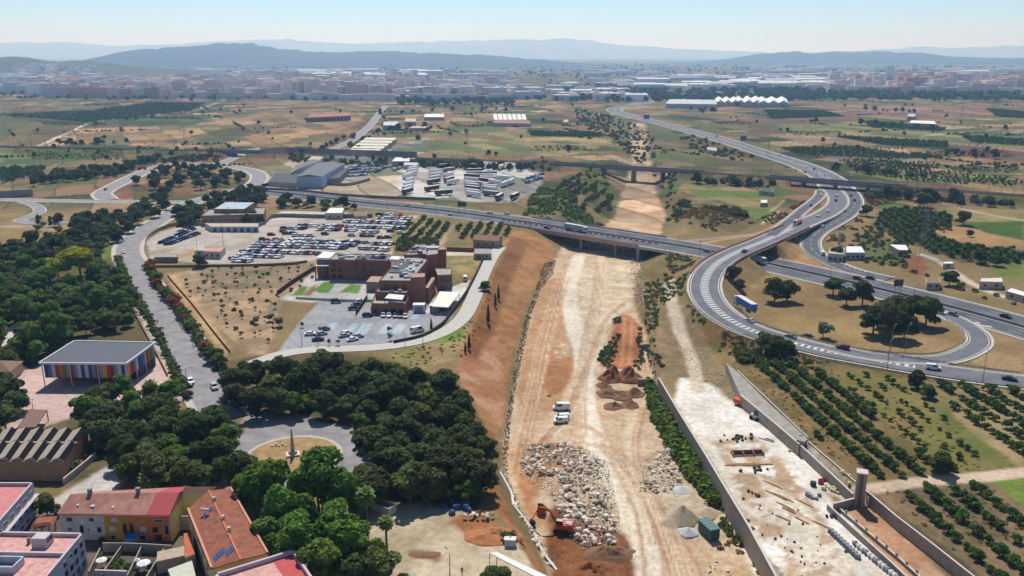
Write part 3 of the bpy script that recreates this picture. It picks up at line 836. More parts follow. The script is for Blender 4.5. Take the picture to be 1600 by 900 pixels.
# ================================================================= hills
def hills():
 def ridge(name,pts,Y,depth,rgb,seed,rough=.02):
  xs = np.linspace(pts[0][0],pts[-1][0],220)
  yy = np.interp(xs,[p[0] for p in pts],[p[1] for p in pts])
  nrow = 12;vs = []
  for r in range(nrow):
   t = r / (nrow - 1)
   for i,x in enumerate(xs):
    top = at_y(x,yy[i],Y)
    z0 = -5
    hgt = max(top.z - z0,2)
    k = math.sin(t * math.pi / 2) if r < nrow else 1
    Yr = Y - depth * (1 - t)
    nz = 1 + (float(fbm(np.array([x / 14.0]),np.array([t * 4.0]),seed,4)[0]) - .5) * .5 * (1 - t * .6)
    vs.append((top.x * (1 - (1 - t) * .02),Yr,z0 + hgt * (t ** .8) * nz))
  n = len(xs)
  fs = [(r * n + i,r * n + i + 1,(r + 1) * n + i + 1,(r + 1) * n + i) for r in range(nrow - 1) for i in range(n - 1)]
  o = len(vs);vs += [(v[0],v[1] + depth,-5) for v in vs[(nrow - 1) * n:nrow * n]]
  fs += [((nrow - 1) * n + i,(nrow - 1) * n + i + 1,o + i + 1,o + i) for i in range(n - 1)]
  mb = MB();mb.add(vs,fs)
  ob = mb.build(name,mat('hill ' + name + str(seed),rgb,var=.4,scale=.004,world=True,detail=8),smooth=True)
  return structure(ob)
 g = C(46,58,48)
 ridge('hill',[(-80,97),(0,88),(30,88),(60,93),(90,97),(125,93),(150,97),(200,104),(300,108),(330,117)],4300,900,C(70,78,52),1)
 ridge('hill',[(90,102),(170,97),(200,80),(225,77),(280,73),(330,69),(360,66),(395,68),(420,73),(450,78),(520,82),(560,80),(610,80),(700,84),(760,86),(830,92),(900,98),(960,102)],8200,1500,g,2)
 ridge('hill',[(1060,98),(1130,93),(1190,84),(1245,80),(1270,84),(1300,79),(1330,82),(1365,79),(1400,82),(1440,82),(1475,88),(1540,90),(1600,91),(1720,94)],10500,1500,g,3)
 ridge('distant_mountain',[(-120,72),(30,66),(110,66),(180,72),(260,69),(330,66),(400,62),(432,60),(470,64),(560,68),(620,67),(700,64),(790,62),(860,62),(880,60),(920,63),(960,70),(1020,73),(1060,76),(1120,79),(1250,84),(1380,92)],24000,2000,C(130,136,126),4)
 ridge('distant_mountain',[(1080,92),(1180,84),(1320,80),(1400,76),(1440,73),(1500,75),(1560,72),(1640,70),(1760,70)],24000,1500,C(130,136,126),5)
# ================================================================= foliage
def leaf_quads(rs,blobs,n,size,flat=.0,shell=(.62,1.0),zmin=None):
 """n leaf-clump faces on the shells of a list of ellipsoids (cx,cy,cz,rx,ry,rz)"""
 b = np.array(blobs,float)
 wgt = (b[:,3] * b[:,4] * b[:,5]) ** (2 / 3.0)
 k = rs.choice(len(b),n,p=wgt / wgt.sum())
 d = rs.normal(size=(n,3));d /= np.linalg.norm(d,axis=1)[:,None]
 d[:,2] = np.where(d[:,2] < -.45,-d[:,2],d[:,2])
 r = rs.uniform(shell[0],shell[1],n) ** .7
 c = b[k,:3] + d * b[k,3:] * r[:,None]
 nrm = d + rs.normal(size=(n,3)) * .75;nrm[:,2] += flat
 nrm /= np.linalg.norm(nrm,axis=1)[:,None]
 t = np.cross(nrm,rs.normal(size=(n,3)));t /= np.linalg.norm(t,axis=1)[:,None] + 1e-9
 q = np.cross(nrm,t)
 s = size * rs.uniform(.6,1.35,n)[:,None]
 e = s * rs.uniform(.55,1.0,n)[:,None]
 v = np.stack([c - t * s - q * e * .5,c + t * s * .2 - q * e,c + t * s + q * e * .3,c - t * s * .3 + q * e],1)
 return v.reshape(-1,3)

def quads_mesh(name,v,m):
 n = len(v) // 4
 me = bpy.data.meshes.new(name)
 me.vertices.add(n * 4);me.vertices.foreach_set('co',v.astype(np.float32).ravel())
 me.loops.add(n * 4);me.loops.foreach_set('vertex_index',np.arange(n * 4,dtype=np.int32))
 me.polygons.add(n);me.polygons.foreach_set('loop_start',np.arange(0,n * 4,4,dtype=np.int32));me.polygons.foreach_set('loop_total',np.full(n,4,np.int32))
 me.update();me.materials.append(m);return me

def dome_blobs(rs,r,z0,h,n,k=.5,flat=1.0):
 out = [(0,0,z0 + h * .5,r * .62,r * .62,h * .45)]
 for i in range(n):
  a = 2.4 * i + rs.uniform(-.4,.4);q = rs.uniform(.25,.72) * r;zz = z0 + h * rs.uniform(.14,.8) * (1.05 - .35 * (q / r) ** 2)
  s = r * rs.uniform(.3,.5) * k / .5
  out.append((q * math.cos(a),q * math.sin(a),zz,s,s * rs.uniform(.8,1.2),s * rs.uniform(.6,.85) * flat))
 return out

BARK = mat('bark',C(120,98,78),var=.25,scale=2)
LEAF = {
 'pine': leafmat('pine needles',C(68,78,38),.4,.25,.02),
 'grove': leafmat('dark grove leaves',C(74,84,40),.4,.3,.025),
 'plane': leafmat('plane leaves',C(98,128,48),.35,.15,.02),
 'park': leafmat('park tree leaves',C(92,110,42),.4,.3,.035),
 'yellow': leafmat('yellow blossom leaves',C(150,152,30),.3,.1,.01),
 'orange': leafmat('orange tree leaves',C(80,106,42),.4,.2,.015),
 'shrub': leafmat('shrub leaves',C(86,102,50),.4,.3,.04),
 'cypress': leafmat('cypress leaves',C(48,58,36),.3,.15,.01),
 'olive': leafmat('olive leaves',C(112,122,92),.3,.2,.02),
 'red': leafmat('russet leaves',C(140,84,56),.3,.2,.02),
 'dryscrub': leafmat('dry scrub',C(132,106,62),.4,.2,.02),
 'reed': leafmat('cane leaves',C(104,124,50),.4,.2,.02),
 'palm': leafmat('palm fronds',C(108,124,66),.3,.12,.02),
 'far': leafmat('far tree leaves',C(64,78,50),.3,.25,.02),
}
PROTO = {}
TREE_CAT = {}
def tree_proto(kind,variant,name,leaf,crown_fn,trunk_h,trunk_r,limbs=4,bark=None):
 rs = np.random.RandomState(100 + variant * 7 + len(kind) * 13)
 t = thing(name,'x','tree')
 blobs,n,size = crown_fn(rs)
 v = leaf_quads(rs,blobs,n,size,flat=.7)
 obj('crown',quads_mesh('crown',v,LEAF[leaf]),t)
 mb = MB();top = np.mean([b[2] for b in blobs])
 mb.tube((0,0,-.4),(rs.uniform(-.2,.2),rs.uniform(-.2,.2),trunk_h),trunk_r,trunk_r * .6,7)
 for i in range(limbs):
  b = blobs[(i * 2 + 1) % len(blobs)]
  mb.tube((0,0,trunk_h * .85),(b[0] * .8,b[1] * .8,b[2]),trunk_r * .5,trunk_r * .15,5)
 mb.build('trunk',bark or BARK,t)
 register(t);t.location = (0,-500,0)
 PROTO.setdefault(kind,[]).append(t);return t

def tree_kinds():
 for v in range(4):
  tree_proto('pine',v,'pine_tree','pine',lambda rs: (dome_blobs(rs,4.4,1.2,8.2,17,.46,.9),3400,.38),4.5,.32)
  tree_proto('grove',v,'broad_tree','grove',lambda rs: (dome_blobs(rs,4.6,1.4,7.2,17,.44,.85),3200,.4),3.4,.3)
  tree_proto('park',v,'park_tree','park',lambda rs: (dome_blobs(rs,3.6,1.0,5.4,13,.44,.85),1900,.38),2.6,.2)
 for v in range(3):
  tree_proto('plane',v,'plane_tree','plane',lambda rs: (dome_blobs(rs,4.2,2.4,8.6,16,.46,.9),3000,.42),4.0,.25)
  tree_proto('orange',v,'orange_tree','orange',lambda rs: (dome_blobs(rs,1.75,.2,2.3,5,.55),260,.32),.9,.1,2)
  tree_proto('shrub',v,'shrub','shrub',lambda rs: (dome_blobs(rs,1.5,.0,1.7,5,.55),240,.27),.6,.06,3)
  tree_proto('young',v,'young_tree','shrub',lambda rs: (dome_blobs(rs,1.2,1.2,1.9,4,.55),170,.26),1.5,.07,2)
 tree_proto('yellow',0,'blossom_tree','yellow',lambda rs: (dome_blobs(rs,5.6,2.6,5.0,16,.45,.7),3200,.42),3.5,.3)
 tree_proto('red',0,'russet_shrub','red',lambda rs: (dome_blobs(rs,1.9,.2,2.6,6,.5),320,.3),.8,.08,3)
 tree_proto('olive',0,'olive_tree','olive',lambda rs: (dome_blobs(rs,2.6,1.2,3.2,8,.5),800,.34),1.6,.16)
 tree_proto('cypress',0,'cypress_tree','cypress',lambda rs: ([(0,0,1 + i * .62,.62 * (1 - (i / 10.5) ** 2) + .1,.62 * (1 - (i / 10.5) ** 2) + .1,.7) for i in range(10)],480,.26),1.2,.1,0)
 tree_proto('poplar',0,'poplar_tree','park',lambda rs: ([(rs.uniform(-.3,.3),rs.uniform(-.3,.3),2 + i * .8,1.3 * (1 - (i / 10.0) ** 2) + .2,1.3 * (1 - (i / 10.0) ** 2) + .2,1.0) for i in range(9)],800,.36),2.2,.15,0)
 def palm(kind,name,h,nf,L,droop):
  rs = np.random.RandomState(len(name) + int(h * 10))
  t = thing(name,'x','palm tree');mb = MB()
  for i in range(nf):
   a = 2.399 * i;el = math.radians(70 - 105 * (i / nf));p = Vector((0,0,h));d = Vector((math.cos(a) * math.cos(el),math.sin(a) * math.cos(el),math.sin(el)))
   side = Vector((-math.sin(a),math.cos(a),0))
   for s in range(5):
    q = p + d * (L / 5);w0 = .42 * math.sin(math.pi * (s + .35) / 5.7) + .05;w1 = .42 * math.sin(math.pi * (s + 1.35) / 5.7) + .03
    up = Vector((0,0,.16))
    for sg in (-1,1):
     mb.quad(p,p + side * sg * w0 * 1.3 - up * w0 * 1.4,q + side * sg * w1 * 1.3 - up * w1 * 1.4,q)
    p = q;d = (d + Vector((0,0,-droop))).normalized()
  mb.build('crown',LEAF['palm'],t)
  mb = MB();mb.tube((0,0,-.4),(.1,0,h * .5),.32,.26,8);mb.tube((.1,0,h * .5),(0,0,h + .1),.26,.3,8)
  mb.build('trunk',BARK,t)
  mb = MB();v = leaf_quads(rs,[(0,0,h - .7,.55,.55,.8)],60,.3);obj('dead_skirt',quads_mesh('dead_skirt',v,LEAF['dryscrub']),t)
  register(t);t.location = (0,-500,0);PROTO.setdefault(kind,[]).append(t)
 palm('fanpalm','fan_palm',8.2,44,2.1,.22)
 palm('datepalm','date_palm',4.6,60,3.4,.17)
 for v in range(4):
  rs = np.random.RandomState(60 + v)
  mb = MB();mb.tube((0,0,-.5),(0,0,2),.25,.15,5)
  q = leaf_quads(rs,dome_blobs(rs,3.2,.8,5.2,6,.5,.9),170,.95)
  o = len(mb.v);mb.v.extend([tuple(p) for p in q]);mb.f.extend([tuple(range(o + 4 * i,o + 4 * i + 4)) for i in range(len(q) // 4)])
  mb.m = [1] * 7 + [0] * (len(q) // 4)
  mb.m = ([1] * (len(mb.f) - len(q) // 4)) + [0] * (len(q) // 4)
  FARMESH.append(mb.mesh('far_tree',[LEAF['far'],BARK]))
FARMESH = []

def plant(kind,x,y,z,s=1.0,label='',group=None,rz=None,var=None,cat=None):
 ps = PROTO[kind];p = ps[(var if var is not None else RND.randrange(len(ps))) % len(ps)]
 rz = RND.uniform(0,6.28) if rz is None else rz
 sc = (s * RND.uniform(.92,1.08),s * RND.uniform(.92,1.08),s * RND.uniform(.9,1.1))
 t = copy_tree(p,(x,y,z - .05),rz,sc,label,group)
 if cat: t['category'] = cat
 return t

def spots(poly,spacing,jitter=.35,seed=0,keep=None,holes=()):
 """jittered points of a plane polygon"""
 a = np.array(poly);x0,y0 = a.min(0);x1,y1 = a.max(0);rs = np.random.RandomState(seed + 5)
 nx,ny = int((x1 - x0) / spacing) + 2,int((y1 - y0) / spacing) + 2
 gx,gy = np.meshgrid(np.arange(nx),np.arange(ny))
 px = x0 + (gx + .5 * (gy % 2)) * spacing + rs.uniform(-jitter,jitter,gx.shape) * spacing
 py = y0 + gy * spacing + rs.uniform(-jitter,jitter,gx.shape) * spacing
 px,py = px.ravel(),py.ravel()
 m = inside(px,py,poly)
 for h in holes: m &= ~inside(px,py,h)
 return list(zip(px[m],py[m]))

def grove(kinds,px,spacing,smin,smax,label,group,seed=0,holes=(),jitter=.35,cat=None):
 pts = spots(W(px),spacing,jitter,seed,holes=[W(h) for h in holes])
 zs = G(np.array([p[0] for p in pts]),np.array([p[1] for p in pts]),False) if pts else []
 for (x,y),z in zip(pts,zs):
  k = RND.choice(kinds)
  lab,grp = label,group
  if isinstance(label,dict): lab,grp = label[k],group + ', ' + k.replace('grove','broad') if len(label) > 1 else group
  plant(k,x,y,z,RND.uniform(smin,smax),lab,grp,cat=cat)

def clumps(name,pts,size,n,leaf,label,cat='scrub',h=.8,seed=1,quad=.35):
 """ground cover: many low clumps in one object (stuff)"""
 rs = np.random.RandomState(seed)
 if not pts: return
 xs = np.array([p[0] for p in pts]);ys = np.array([p[1] for p in pts]);zs = G(xs,ys,False)
 base = [leaf_quads(rs,[(0,0,.35 * h,1,1,.65 * h),(.4,.2,.6 * h,.6,.5,.5 * h),(-.4,-.2,.4 * h,.6,.6,.5 * h)],n,quad,flat=.3) for _ in range(5)]
 out = []
 for i,(x,y,z) in enumerate(zip(xs,ys,zs)):
  s = size * rs.uniform(.55,1.3);a = rs.uniform(0,6.28);c,sn = math.cos(a),math.sin(a)
  b = base[i % 5] * s
  out.append(np.stack([b[:,0] * c - b[:,1] * sn + x,b[:,0] * sn + b[:,1] * c + y,b[:,2] + z],1))
 o = obj(name,quads_mesh(name,np.concatenate(out),LEAF[leaf]))
 return tag(o,label,cat,kind='stuff')

def orchard_rows(px,dirpx,row,gap,s0,z=0.0,seed=0,miss=.08):
 """grid of tree places aligned with a picture direction on the ground"""
 poly = W(px,z);a = P(*dirpx[0],z);b = P(*dirpx[1],z)
 t = np.array([b[0] - a[0],b[1] - a[1]]);t /= np.linalg.norm(t);nn = np.array([-t[1],t[0]])
 q = np.array(poly);u = q @ t;v = q @ nn;rs = np.random.RandomState(seed);out = []
 vv = v.min()
 while vv < v.max():
  uu = u.min() + rs.uniform(0,gap)
  while uu < u.max():
   p = t * (uu + rs.uniform(-.2,.2) * gap) + nn * (vv + rs.uniform(-.035,.035) * row)
   if rs.rand() > miss: out.append((p[0],p[1],s0 * rs.uniform(.7,1.2)))
   uu += gap
  vv += row
 x = np.array([p[0] for p in out]);y = np.array([p[1] for p in out])
 m = inside(x,y,poly)
 return [p for p,k in zip(out,m) if k]

def vegetation():
 tree_kinds()
 road_strip = [(300,530),(330,560),(395,690),(335,690),(280,560)]
 ring = [(385,672),(440,655),(530,660),(575,700),(565,760),(450,780),(380,760),(360,700)]
 access = [(400,575),(480,550),(480,540),(400,556)]
 holes = [road_strip,ring,access]
 grove(['pine','pine','grove','park'],[(352,606),(420,588),(520,592),(600,592),(690,620),(745,655),(770,715),(768,800),(725,808),(650,812),(570,800),(560,720),(600,690),(520,655),(430,668),(385,672)],7.0,.75,1.22,
  {'pine': 'dark pine in the dense grove between the brick institute and the roundabout','grove': 'broad dark tree in the dense grove between the brick institute and the roundabout','park': 'smaller mid green tree in the dense grove between the brick institute and the roundabout'},'trees of the grove by the roundabout',3,holes)
 x,y,z = pg(583,606);plant('pine',x,y,z,1.12,'tall round pine standing out at the north edge of the grove, below the parked cars',var=0)
 x,y,z = pg(630,596);plant('grove',x,y,z,.62,'small dark tree right beside the tall round pine at the grove edge')
 x,y,z = pg(385,594);plant('grove',x,y,z,.75,'dark bushy tree at the kerb where the access road meets the boulevard')
 grove(['grove','grove','pine','park'],[(130,690),(210,670),(330,668),(350,690),(372,716),(420,770),(420,790),(300,778),(250,770),(195,770),(150,740),(130,720)],6.8,.85,1.12,
  {'pine': 'dark pine in the thick wood between the saw-tooth hall and the roundabout','grove': 'broad dark tree in the thick wood between the saw-tooth hall and the roundabout','park': 'mid green tree in the thick wood between the saw-tooth hall and the roundabout'},'trees of the wood by the saw-tooth hall',8)
 grove(['park','plane','grove'],[(120,640),(200,615),(275,625),(290,660),(200,668),(130,680)],6.2,.75,1.0,
  {'park': 'green park tree in front of the striped pavilion','plane': 'light green leafy tree in front of the striped pavilion','grove': 'dark broad tree in front of the striped pavilion'},'trees in front of the striped pavilion',2)
 grove(['grove'],[(-60,620),(20,612),(36,640),(10,680),(-60,690)],6.5,.8,1.0,'dark broad tree at the left edge beside the pink plaza','trees left of the pink plaza',4)
 ph = [[(84,560),(140,520),(262,520),(250,600),(60,600)],[(160,470),(180,395),(140,400),(120,440)][:0] or [(150,388),(176,380),(180,402),(156,410)],[(78,415),(140,412),(146,452),(70,455)],[(0,516),(30,503),(54,520),(30,540),(0,556)]]
 grove(['park','grove','park','plane','park'],[(-40,440),(60,412),(150,410),(176,425),(200,470),(222,520),(236,556),(150,562),(90,560),(40,580),(-60,590)],6.6,.7,1.3,
  {'park': 'green park tree in the wooded park left of the boulevard','grove': 'dark broad tree in the wooded park left of the boulevard','plane': 'tall light green tree in the wooded park left of the boulevard'},'trees of the wooded park',1,ph)
 grove(['grove','pine','park'],[(-40,400),(20,392),(100,380),(160,372),(176,386),(140,404),(60,412),(-40,440)],7.0,.8,1.1,
  {'park': 'green tree at the far side of the wooded park','grove': 'dark broad tree at the far side of the wooded park','pine': 'dark pine at the far side of the wooded park'},'trees at the far side of the park',6,[[(78,408),(140,404),(150,445),(70,448)]])
 x,y,z = pg(126,432);plant('yellow',x,y,z,1.75,'large tree in yellow blossom among the dark trees of the park',rz=1.0)
 x,y,z = pg(92,438);plant('yellow',x,y,z,1.3,'smaller tree in yellow blossom beside the large one in the park',rz=2.0)
 for i,(a,b,s,lab) in enumerate([(500,808,1.62,'big bright green plane tree beside the roundabout'),(535,815,1.3,'second big plane tree right behind the fan palms'),(428,800,1.25,'bright green tree left of the big plane tree by the roundabout'),(400,808,1.15,'bright green street tree just above the terracotta roof corner'),
       (440,850,1.3,'bright green street tree beside the terracotta roof'),(466,890,1.25,'bright green street tree beside the pink roof terrace'),(505,920,1.15,'bright green tree at the bottom edge near the pink roof terrace'),(480,845,1.1,'bright green tree in the middle of the street row'),(425,870,1.0,'bright green tree tight against the terracotta gutter'),
       (560,812,.8,'light green tree between the big plane tree and the white skip'),(470,812,1.2,'light green tree at the near edge of the roundabout'),(525,868,1.2,'leafy green tree in front of the fan palms'),(548,900,1.2,'leafy green tree at the bottom edge in front of the sandy yard'),(590,890,.8,'smaller leafy tree where the sand meets the street')]):
  x,y,z = pg(a,b);plant('plane',x,y,z,s * .92,lab,var=i)
 for a,b,s,lab in [(500,850,.8,'dark tree under the fan palms right of the street'),(590,915,1.0,'olive green tree at the bottom edge beside the sandy yard'),(556,922,1.0,'dark green tree at the bottom edge left of the sandy yard'),(630,925,.5,'low bushy tree at the bottom edge in the sandy yard')]:
  x,y,z = pg(a,b);plant('grove',x,y,z,s,lab)
 x,y,z = pg(775,930);plant('pine',x,y,z,.72,'round clipped pine at the bottom edge below the white canopy')
 x,y,z = pg(796,845);plant('shrub',x,y,z,1.3,'round green shrub on the bank above the excavator')
 x,y,z = pg(75,806);plant('grove',x,y,z,.62,'spreading street tree with bare limbs between the white house and the tiled roof',var=2)
 for kind,a,b,s,lab in [('fanpalm',574,842,1.15,'tallest fan palm beside the sandy yard'),('fanpalm',605,864,.85,'short fan palm standing at the corner of the sandy yard'),('fanpalm',549,866,.8,'fan palm in the shade of the plane trees'),
       ('datepalm',238,768,.85,'feathery palm behind the long tiled roof'),('datepalm',178,632,.8,'feathery palm below the striped pavilion'),('datepalm',236,620,.8,'feathery palm at the right end of the striped pavilion')]:
  x,y,z = pg(a,b);plant(kind,x,y,z,s,lab)
 for k in range(16):
  x,y = P(2 + k * 7.5,738 + RND.uniform(-3,4));plant('shrub',x,y,gz(x,y),RND.uniform(1.0,1.7),'green bush in the hedge between the saw-tooth hall and the white house','hedge before the saw-tooth hall')
 for line,kinds,step,s0,lab,grp in [([(183,402),(200,440),(228,492),(255,540),(278,590),(292,622)],['shrub'],2.6,1.25,'clipped green street tree in the row along the left kerb of the boulevard','row along the left kerb of the boulevard'),
         ([(232,420),(248,448),(275,480),(300,515),(322,548),(345,578)],['shrub','shrub','shrub','park','red'],2.6,1.65,{'shrub': 'green shrub in the mixed hedge on the right side of the boulevard','park': 'small tree in the mixed hedge on the right side of the boulevard','red': 'russet shrub in the mixed hedge on the right side of the boulevard'},'mixed hedge along the boulevard')]:
  pts = fine([np.array(q) for q in smooth([P(a,b) for a,b in line],3)],step)
  for q in pts:
   k = RND.choice(kinds);x,y = q[0] + RND.uniform(-.6,.6),q[1] + RND.uniform(-.5,.5)
   plant(k,x,y,gz(x,y),s0 * RND.uniform(.75,1.2) * (.45 if k == 'park' else 1),lab if isinstance(lab,str) else lab[k],grp if isinstance(lab,str) else grp + ', ' + {'shrub': 'green','park': 'trees','red': 'russet'}[k])
 grove(['young','young','shrub'],[(285,440),(330,420),(490,412),(490,440),(440,470),(432,520),(415,548),(395,545),(340,500),(300,470)],7.2,.45,.95,
  {'young': 'young sapling planted in the dry garden left of the brick institute','shrub': 'low shrub in the dry garden left of the brick institute'},'plants of the dry garden',9,jitter=.4)
 for a,b,s,lab in [(422,502,.75,'dark young olive left of the institute car park'),(437,510,.85,'dark olive nearest the institute car park'),(400,506,.7,'leftmost of the three dark olives in the dry garden'),(312,418,1.3,'dark round tree at the fence of the car depot'),(757,455,1.0,'round tree leaning over the pale access road'),
      (382,414,.7,'bush at the fence below the parked cars')]:
  x,y,z = pg(a,b);plant('grove' if s > .95 else 'olive',x,y,z,s * (.62 if s > .95 else 1),lab)
 for i,(a,b) in enumerate([(763,506),(774,480),(779,469),(733,546),(727,552)]):
  x,y,z = pg(a,b);plant('cypress',x,y,z,[1,.9,.85,.8,.55][i],['slim cypress at the head of the cut bank, tallest of the five','slim cypress between two others on the cut bank','uppermost slim cypress on the cut bank beside the access road','lower slim cypress near the foot of the cut bank','smallest slim cypress beside the lower one on the cut bank'][i])
 for i,(a,b) in enumerate([(514,540),(472,512),(528,540),(608,520),(610,532)]):
  x,y,z = pg(a,b);plant('young',x,y,z,.8,'sapling in a bare bed of the institute car park','saplings of the institute car park')
 x,y,z = pg(674,516);plant('cypress',x,y,z,.7,'small conical conifer near the white van in the institute car park')
 for i,(a,b,s) in enumerate([(1210,472,1.0),(1229,470,.95),(1301,462,.85),(1322,478,.8),(1347,477,.95),(1364,522,1.05),(1390,530,1.1),(1378,512,1.0),(1410,512,1.0),(1446,510,1.15),(1426,505,1.0),(1396,495,.8),(1412,530,.85)]):
  x,y,z = pg(a,b);plant('pine',x,y,z,s * 1.18,'dark umbrella pine on the dry grass inside the motorway loop','pines inside the motorway loop',var=i)
 x,y,z = pg(1286,528);plant('olive',x,y,z,1.35,'grey-green olive tree beside the loop road cars')
 for a,b,s,lab in [(1353,338,.95,'dark round tree beside the slip road under the railway'),(1443,324,1.35,'large leafy tree above the dark orchard'),(1505,352,1.1,'broad dark tree at the edge of the orange field'),(1212,560,1.1,'big dark shrub tree below the loop road above the orchard'),(1195,552,.9,'dark shrub tree left of the big one below the loop road'),(1228,562,.9,'dark shrub tree right of the big one below the loop road'),
      (1308,405,.75,'bushy tree in front of the white farm'),(1483,446,.9,'dark tree beside the white track'),(1530,412,.8,'dark round tree in the grid orchard'),(1557,416,.7,'dark round tree at the right end of the grid orchard'),(1470,738,.75,'large round bush at the end of the orchard by the dirt track'),(1432,606,.7,'bright green bush below the white van on the ramp'),(1450,622,.55,'small bright green bush under the ramp'),
      (1146,440,.8,'dark tree inside the ramp curve beside the bridge'),(1155,452,.6,'dark shrub tree inside the ramp curve'),(1516,370,.5,'lone bush in the orange field')]:
  x,y,z = pg(a,b);plant('grove',x,y,z,s,lab)
 for px,sp,k,lab,grp in [([(90,352),(200,338),(262,300),(262,330),(230,350),(180,380),(120,380)],9.5,['pine','grove'],'dark tree between the avenue and the boulevard bend','trees between the avenue and the boulevard'),
        ([(50,282),(100,272),(180,268),(250,246),(250,252),(180,276),(100,286),(50,292)],9,['grove'],'dark tree in the line on the bank above the west interchange','tree line above the west interchange'),
        ([(205,292),(260,266),(300,262),(385,282),(340,298),(260,300)],15,['pine','grove'],'tree on the dry hill inside the west interchange loop','trees inside the west interchange loop'),
        ([(318,318),(400,296),(420,312),(410,326),(330,330)],8.5,['grove','pine'],'dark tree around the flat-roofed school building','trees around the flat-roofed school'),
        ([(275,336),(310,330),(318,350),(280,362)],8,['grove'],'dark tree at the corner of the car depot by the boulevard','trees at the depot corner'),
        ([(340,346),(400,344),(410,352),(340,355)],8,['grove'],'dark tree beside the row of blue-doored garages','trees by the garages'),
        ([(418,318),(490,322),(560,322),(555,329),(430,328)],9,['grove','park'],'street tree between the yard and the highway','trees along the left end of the highway'),
        ([(50,345),(100,345),(110,372),(40,372)],10,['poplar','olive'],'slim tree beside the western street','trees beside the western street')]:
  grove(k,px,sp,.7,1.05,lab,grp,seed=len(px) + int(sp * 3),cat='tree')
 d1 = [(1165,545),(1380,740)]
 o = orchard_rows([(1166,556),(1190,560),(1290,575),(1330,620),(1400,690),(1480,738),(1376,750),(1290,696),(1218,624)],d1,5.3,2.0,.9,seed=1)
 o += orchard_rows([(1300,580),(1440,598),(1470,650),(1540,725),(1490,740),(1400,690)],d1,5.3,3.0,.62,seed=2,miss=.25)
 o += orchard_rows([(1462,602),(1620,612),(1640,740),(1600,730),(1520,680)],d1,6,2.7,.95,seed=3)
 o += orchard_rows([(1385,775),(1545,752),(1600,800),(1660,960),(1560,950),(1410,800)],d1,6,2.8,.88,seed=4,miss=.1)
 far = orchard_rows([(1378,332),(1418,326),(1488,338),(1482,362),(1450,366),(1500,384),(1560,392),(1600,396),(1640,404),(1640,416),(1520,412),(1440,392),(1370,354)],[(1380,330),(1500,410)],5.6,3.6,1.15,seed=5)
 far += orchard_rows([(640,350),(655,338),(700,352),(690,372),(640,378),(618,372)],[(655,338),(620,372)],6.0,4.0,1.0,seed=6)
 far += orchard_rows([(705,352),(790,352),(800,366),(770,374),(715,374)],[(720,352),(700,378)],6.0,4.5,1.0,seed=7)
 far += orchard_rows([(0,264),(74,262),(58,273),(0,288)],[(0,264),(60,270)],6,4,1.2,seed=8)
 far += orchard_rows([(850,300),(880,282),(960,292),(945,318),(900,330)],[(940,284),(890,328)],8,4,1.0,seed=9,miss=.3)
 far += orchard_rows([(1300,213),(1480,223),(1480,232),(1385,228)],[(1300,214),(1480,228)],8,3.6,1.15,seed=10)
 far += orchard_rows([(1195,173),(1280,173),(1318,182),(1205,186)],[(1200,174),(1300,180)],8,3.6,1.15,seed=11)
 far += orchard_rows([(1310,252),(1370,250),(1460,262),(1340,268)],[(1310,252),(1450,266)],8,3.6,.95,seed=12,miss=.15)
 far += orchard_rows([(1330,270),(1420,262),(1600,284),(1600,292),(1440,286)],[(1330,270),(1600,288)],9,4,.9,seed=13,miss=.15)
 far += orchard_rows([(826,206),(930,208),(944,214),(832,213)],[(826,206),(945,210)],7,3.4,1.15,seed=14)
 far += orchard_rows([(1220,233),(1320,230),(1380,238),(1480,245),(1380,250),(1250,242)],[(1220,233),(1480,246)],8,3.4,1.05,seed=15,miss=.1)
 far += orchard_rows([(0,180),(140,174),(240,160),(320,162),(300,174),(140,192)],[(0,180),(300,165)],11,4.5,1.15,seed=16,miss=.15)
 far += orchard_rows([(1350,190),(1480,200),(1470,206),(1360,200)],[(1350,190),(1480,204)],8,4,1.15,seed=17,miss=.1)
 far += orchard_rows([(1540,170),(1600,176),(1600,186),(1560,184)],[(1540,170),(1600,182)],8,4,1.15,seed=18,miss=.1)
 far += orchard_rows([(1500,212),(1600,220),(1600,228),(1520,224)],[(1500,212),(1600,226)],8,4,1.15,seed=19,miss=.1)
 o.sort(key=lambda p: math.hypot(p[0],p[1]));xs = np.array([p[0] for p in o]);zs = G(xs,np.array([p[1] for p in o]),False)
 for (x,y,s),z in list(zip(o,zs))[:290]:
  plant('orange',x,y,z,s,'dark green orange tree in the orchard rows right of the walled concrete yard','orange trees of the near orchard')
 pass
 def orch_stuff(pts,n,size,label,seed):
  if not pts: return
  rs = np.random.RandomState(seed);base = [leaf_quads(rs,dome_blobs(rs,1.8,.2,2.4,4,.55),n,size) for _ in range(5)]
  xs = np.array([p[0] for p in pts]);ys = np.array([p[1] for p in pts]);z = G(xs,ys,False);out = []
  for i,(x,y,s) in enumerate(pts): out.append(base[i % 5] * s + np.array([x,y,z[i]]))
  tag(obj('orchard',quads_mesh('orchard',np.concatenate(out),LEAF['orange'])),label,'orchard',kind='stuff')
 print('ORCHARD',len(o),len(far))
 if len(o) > 290: orch_stuff(o[290:],180,.36,'farther rows of orange trees below the ramp',1)
 orch_stuff(far,30,.75,'distant dark green orchards in rows across the plain',2)
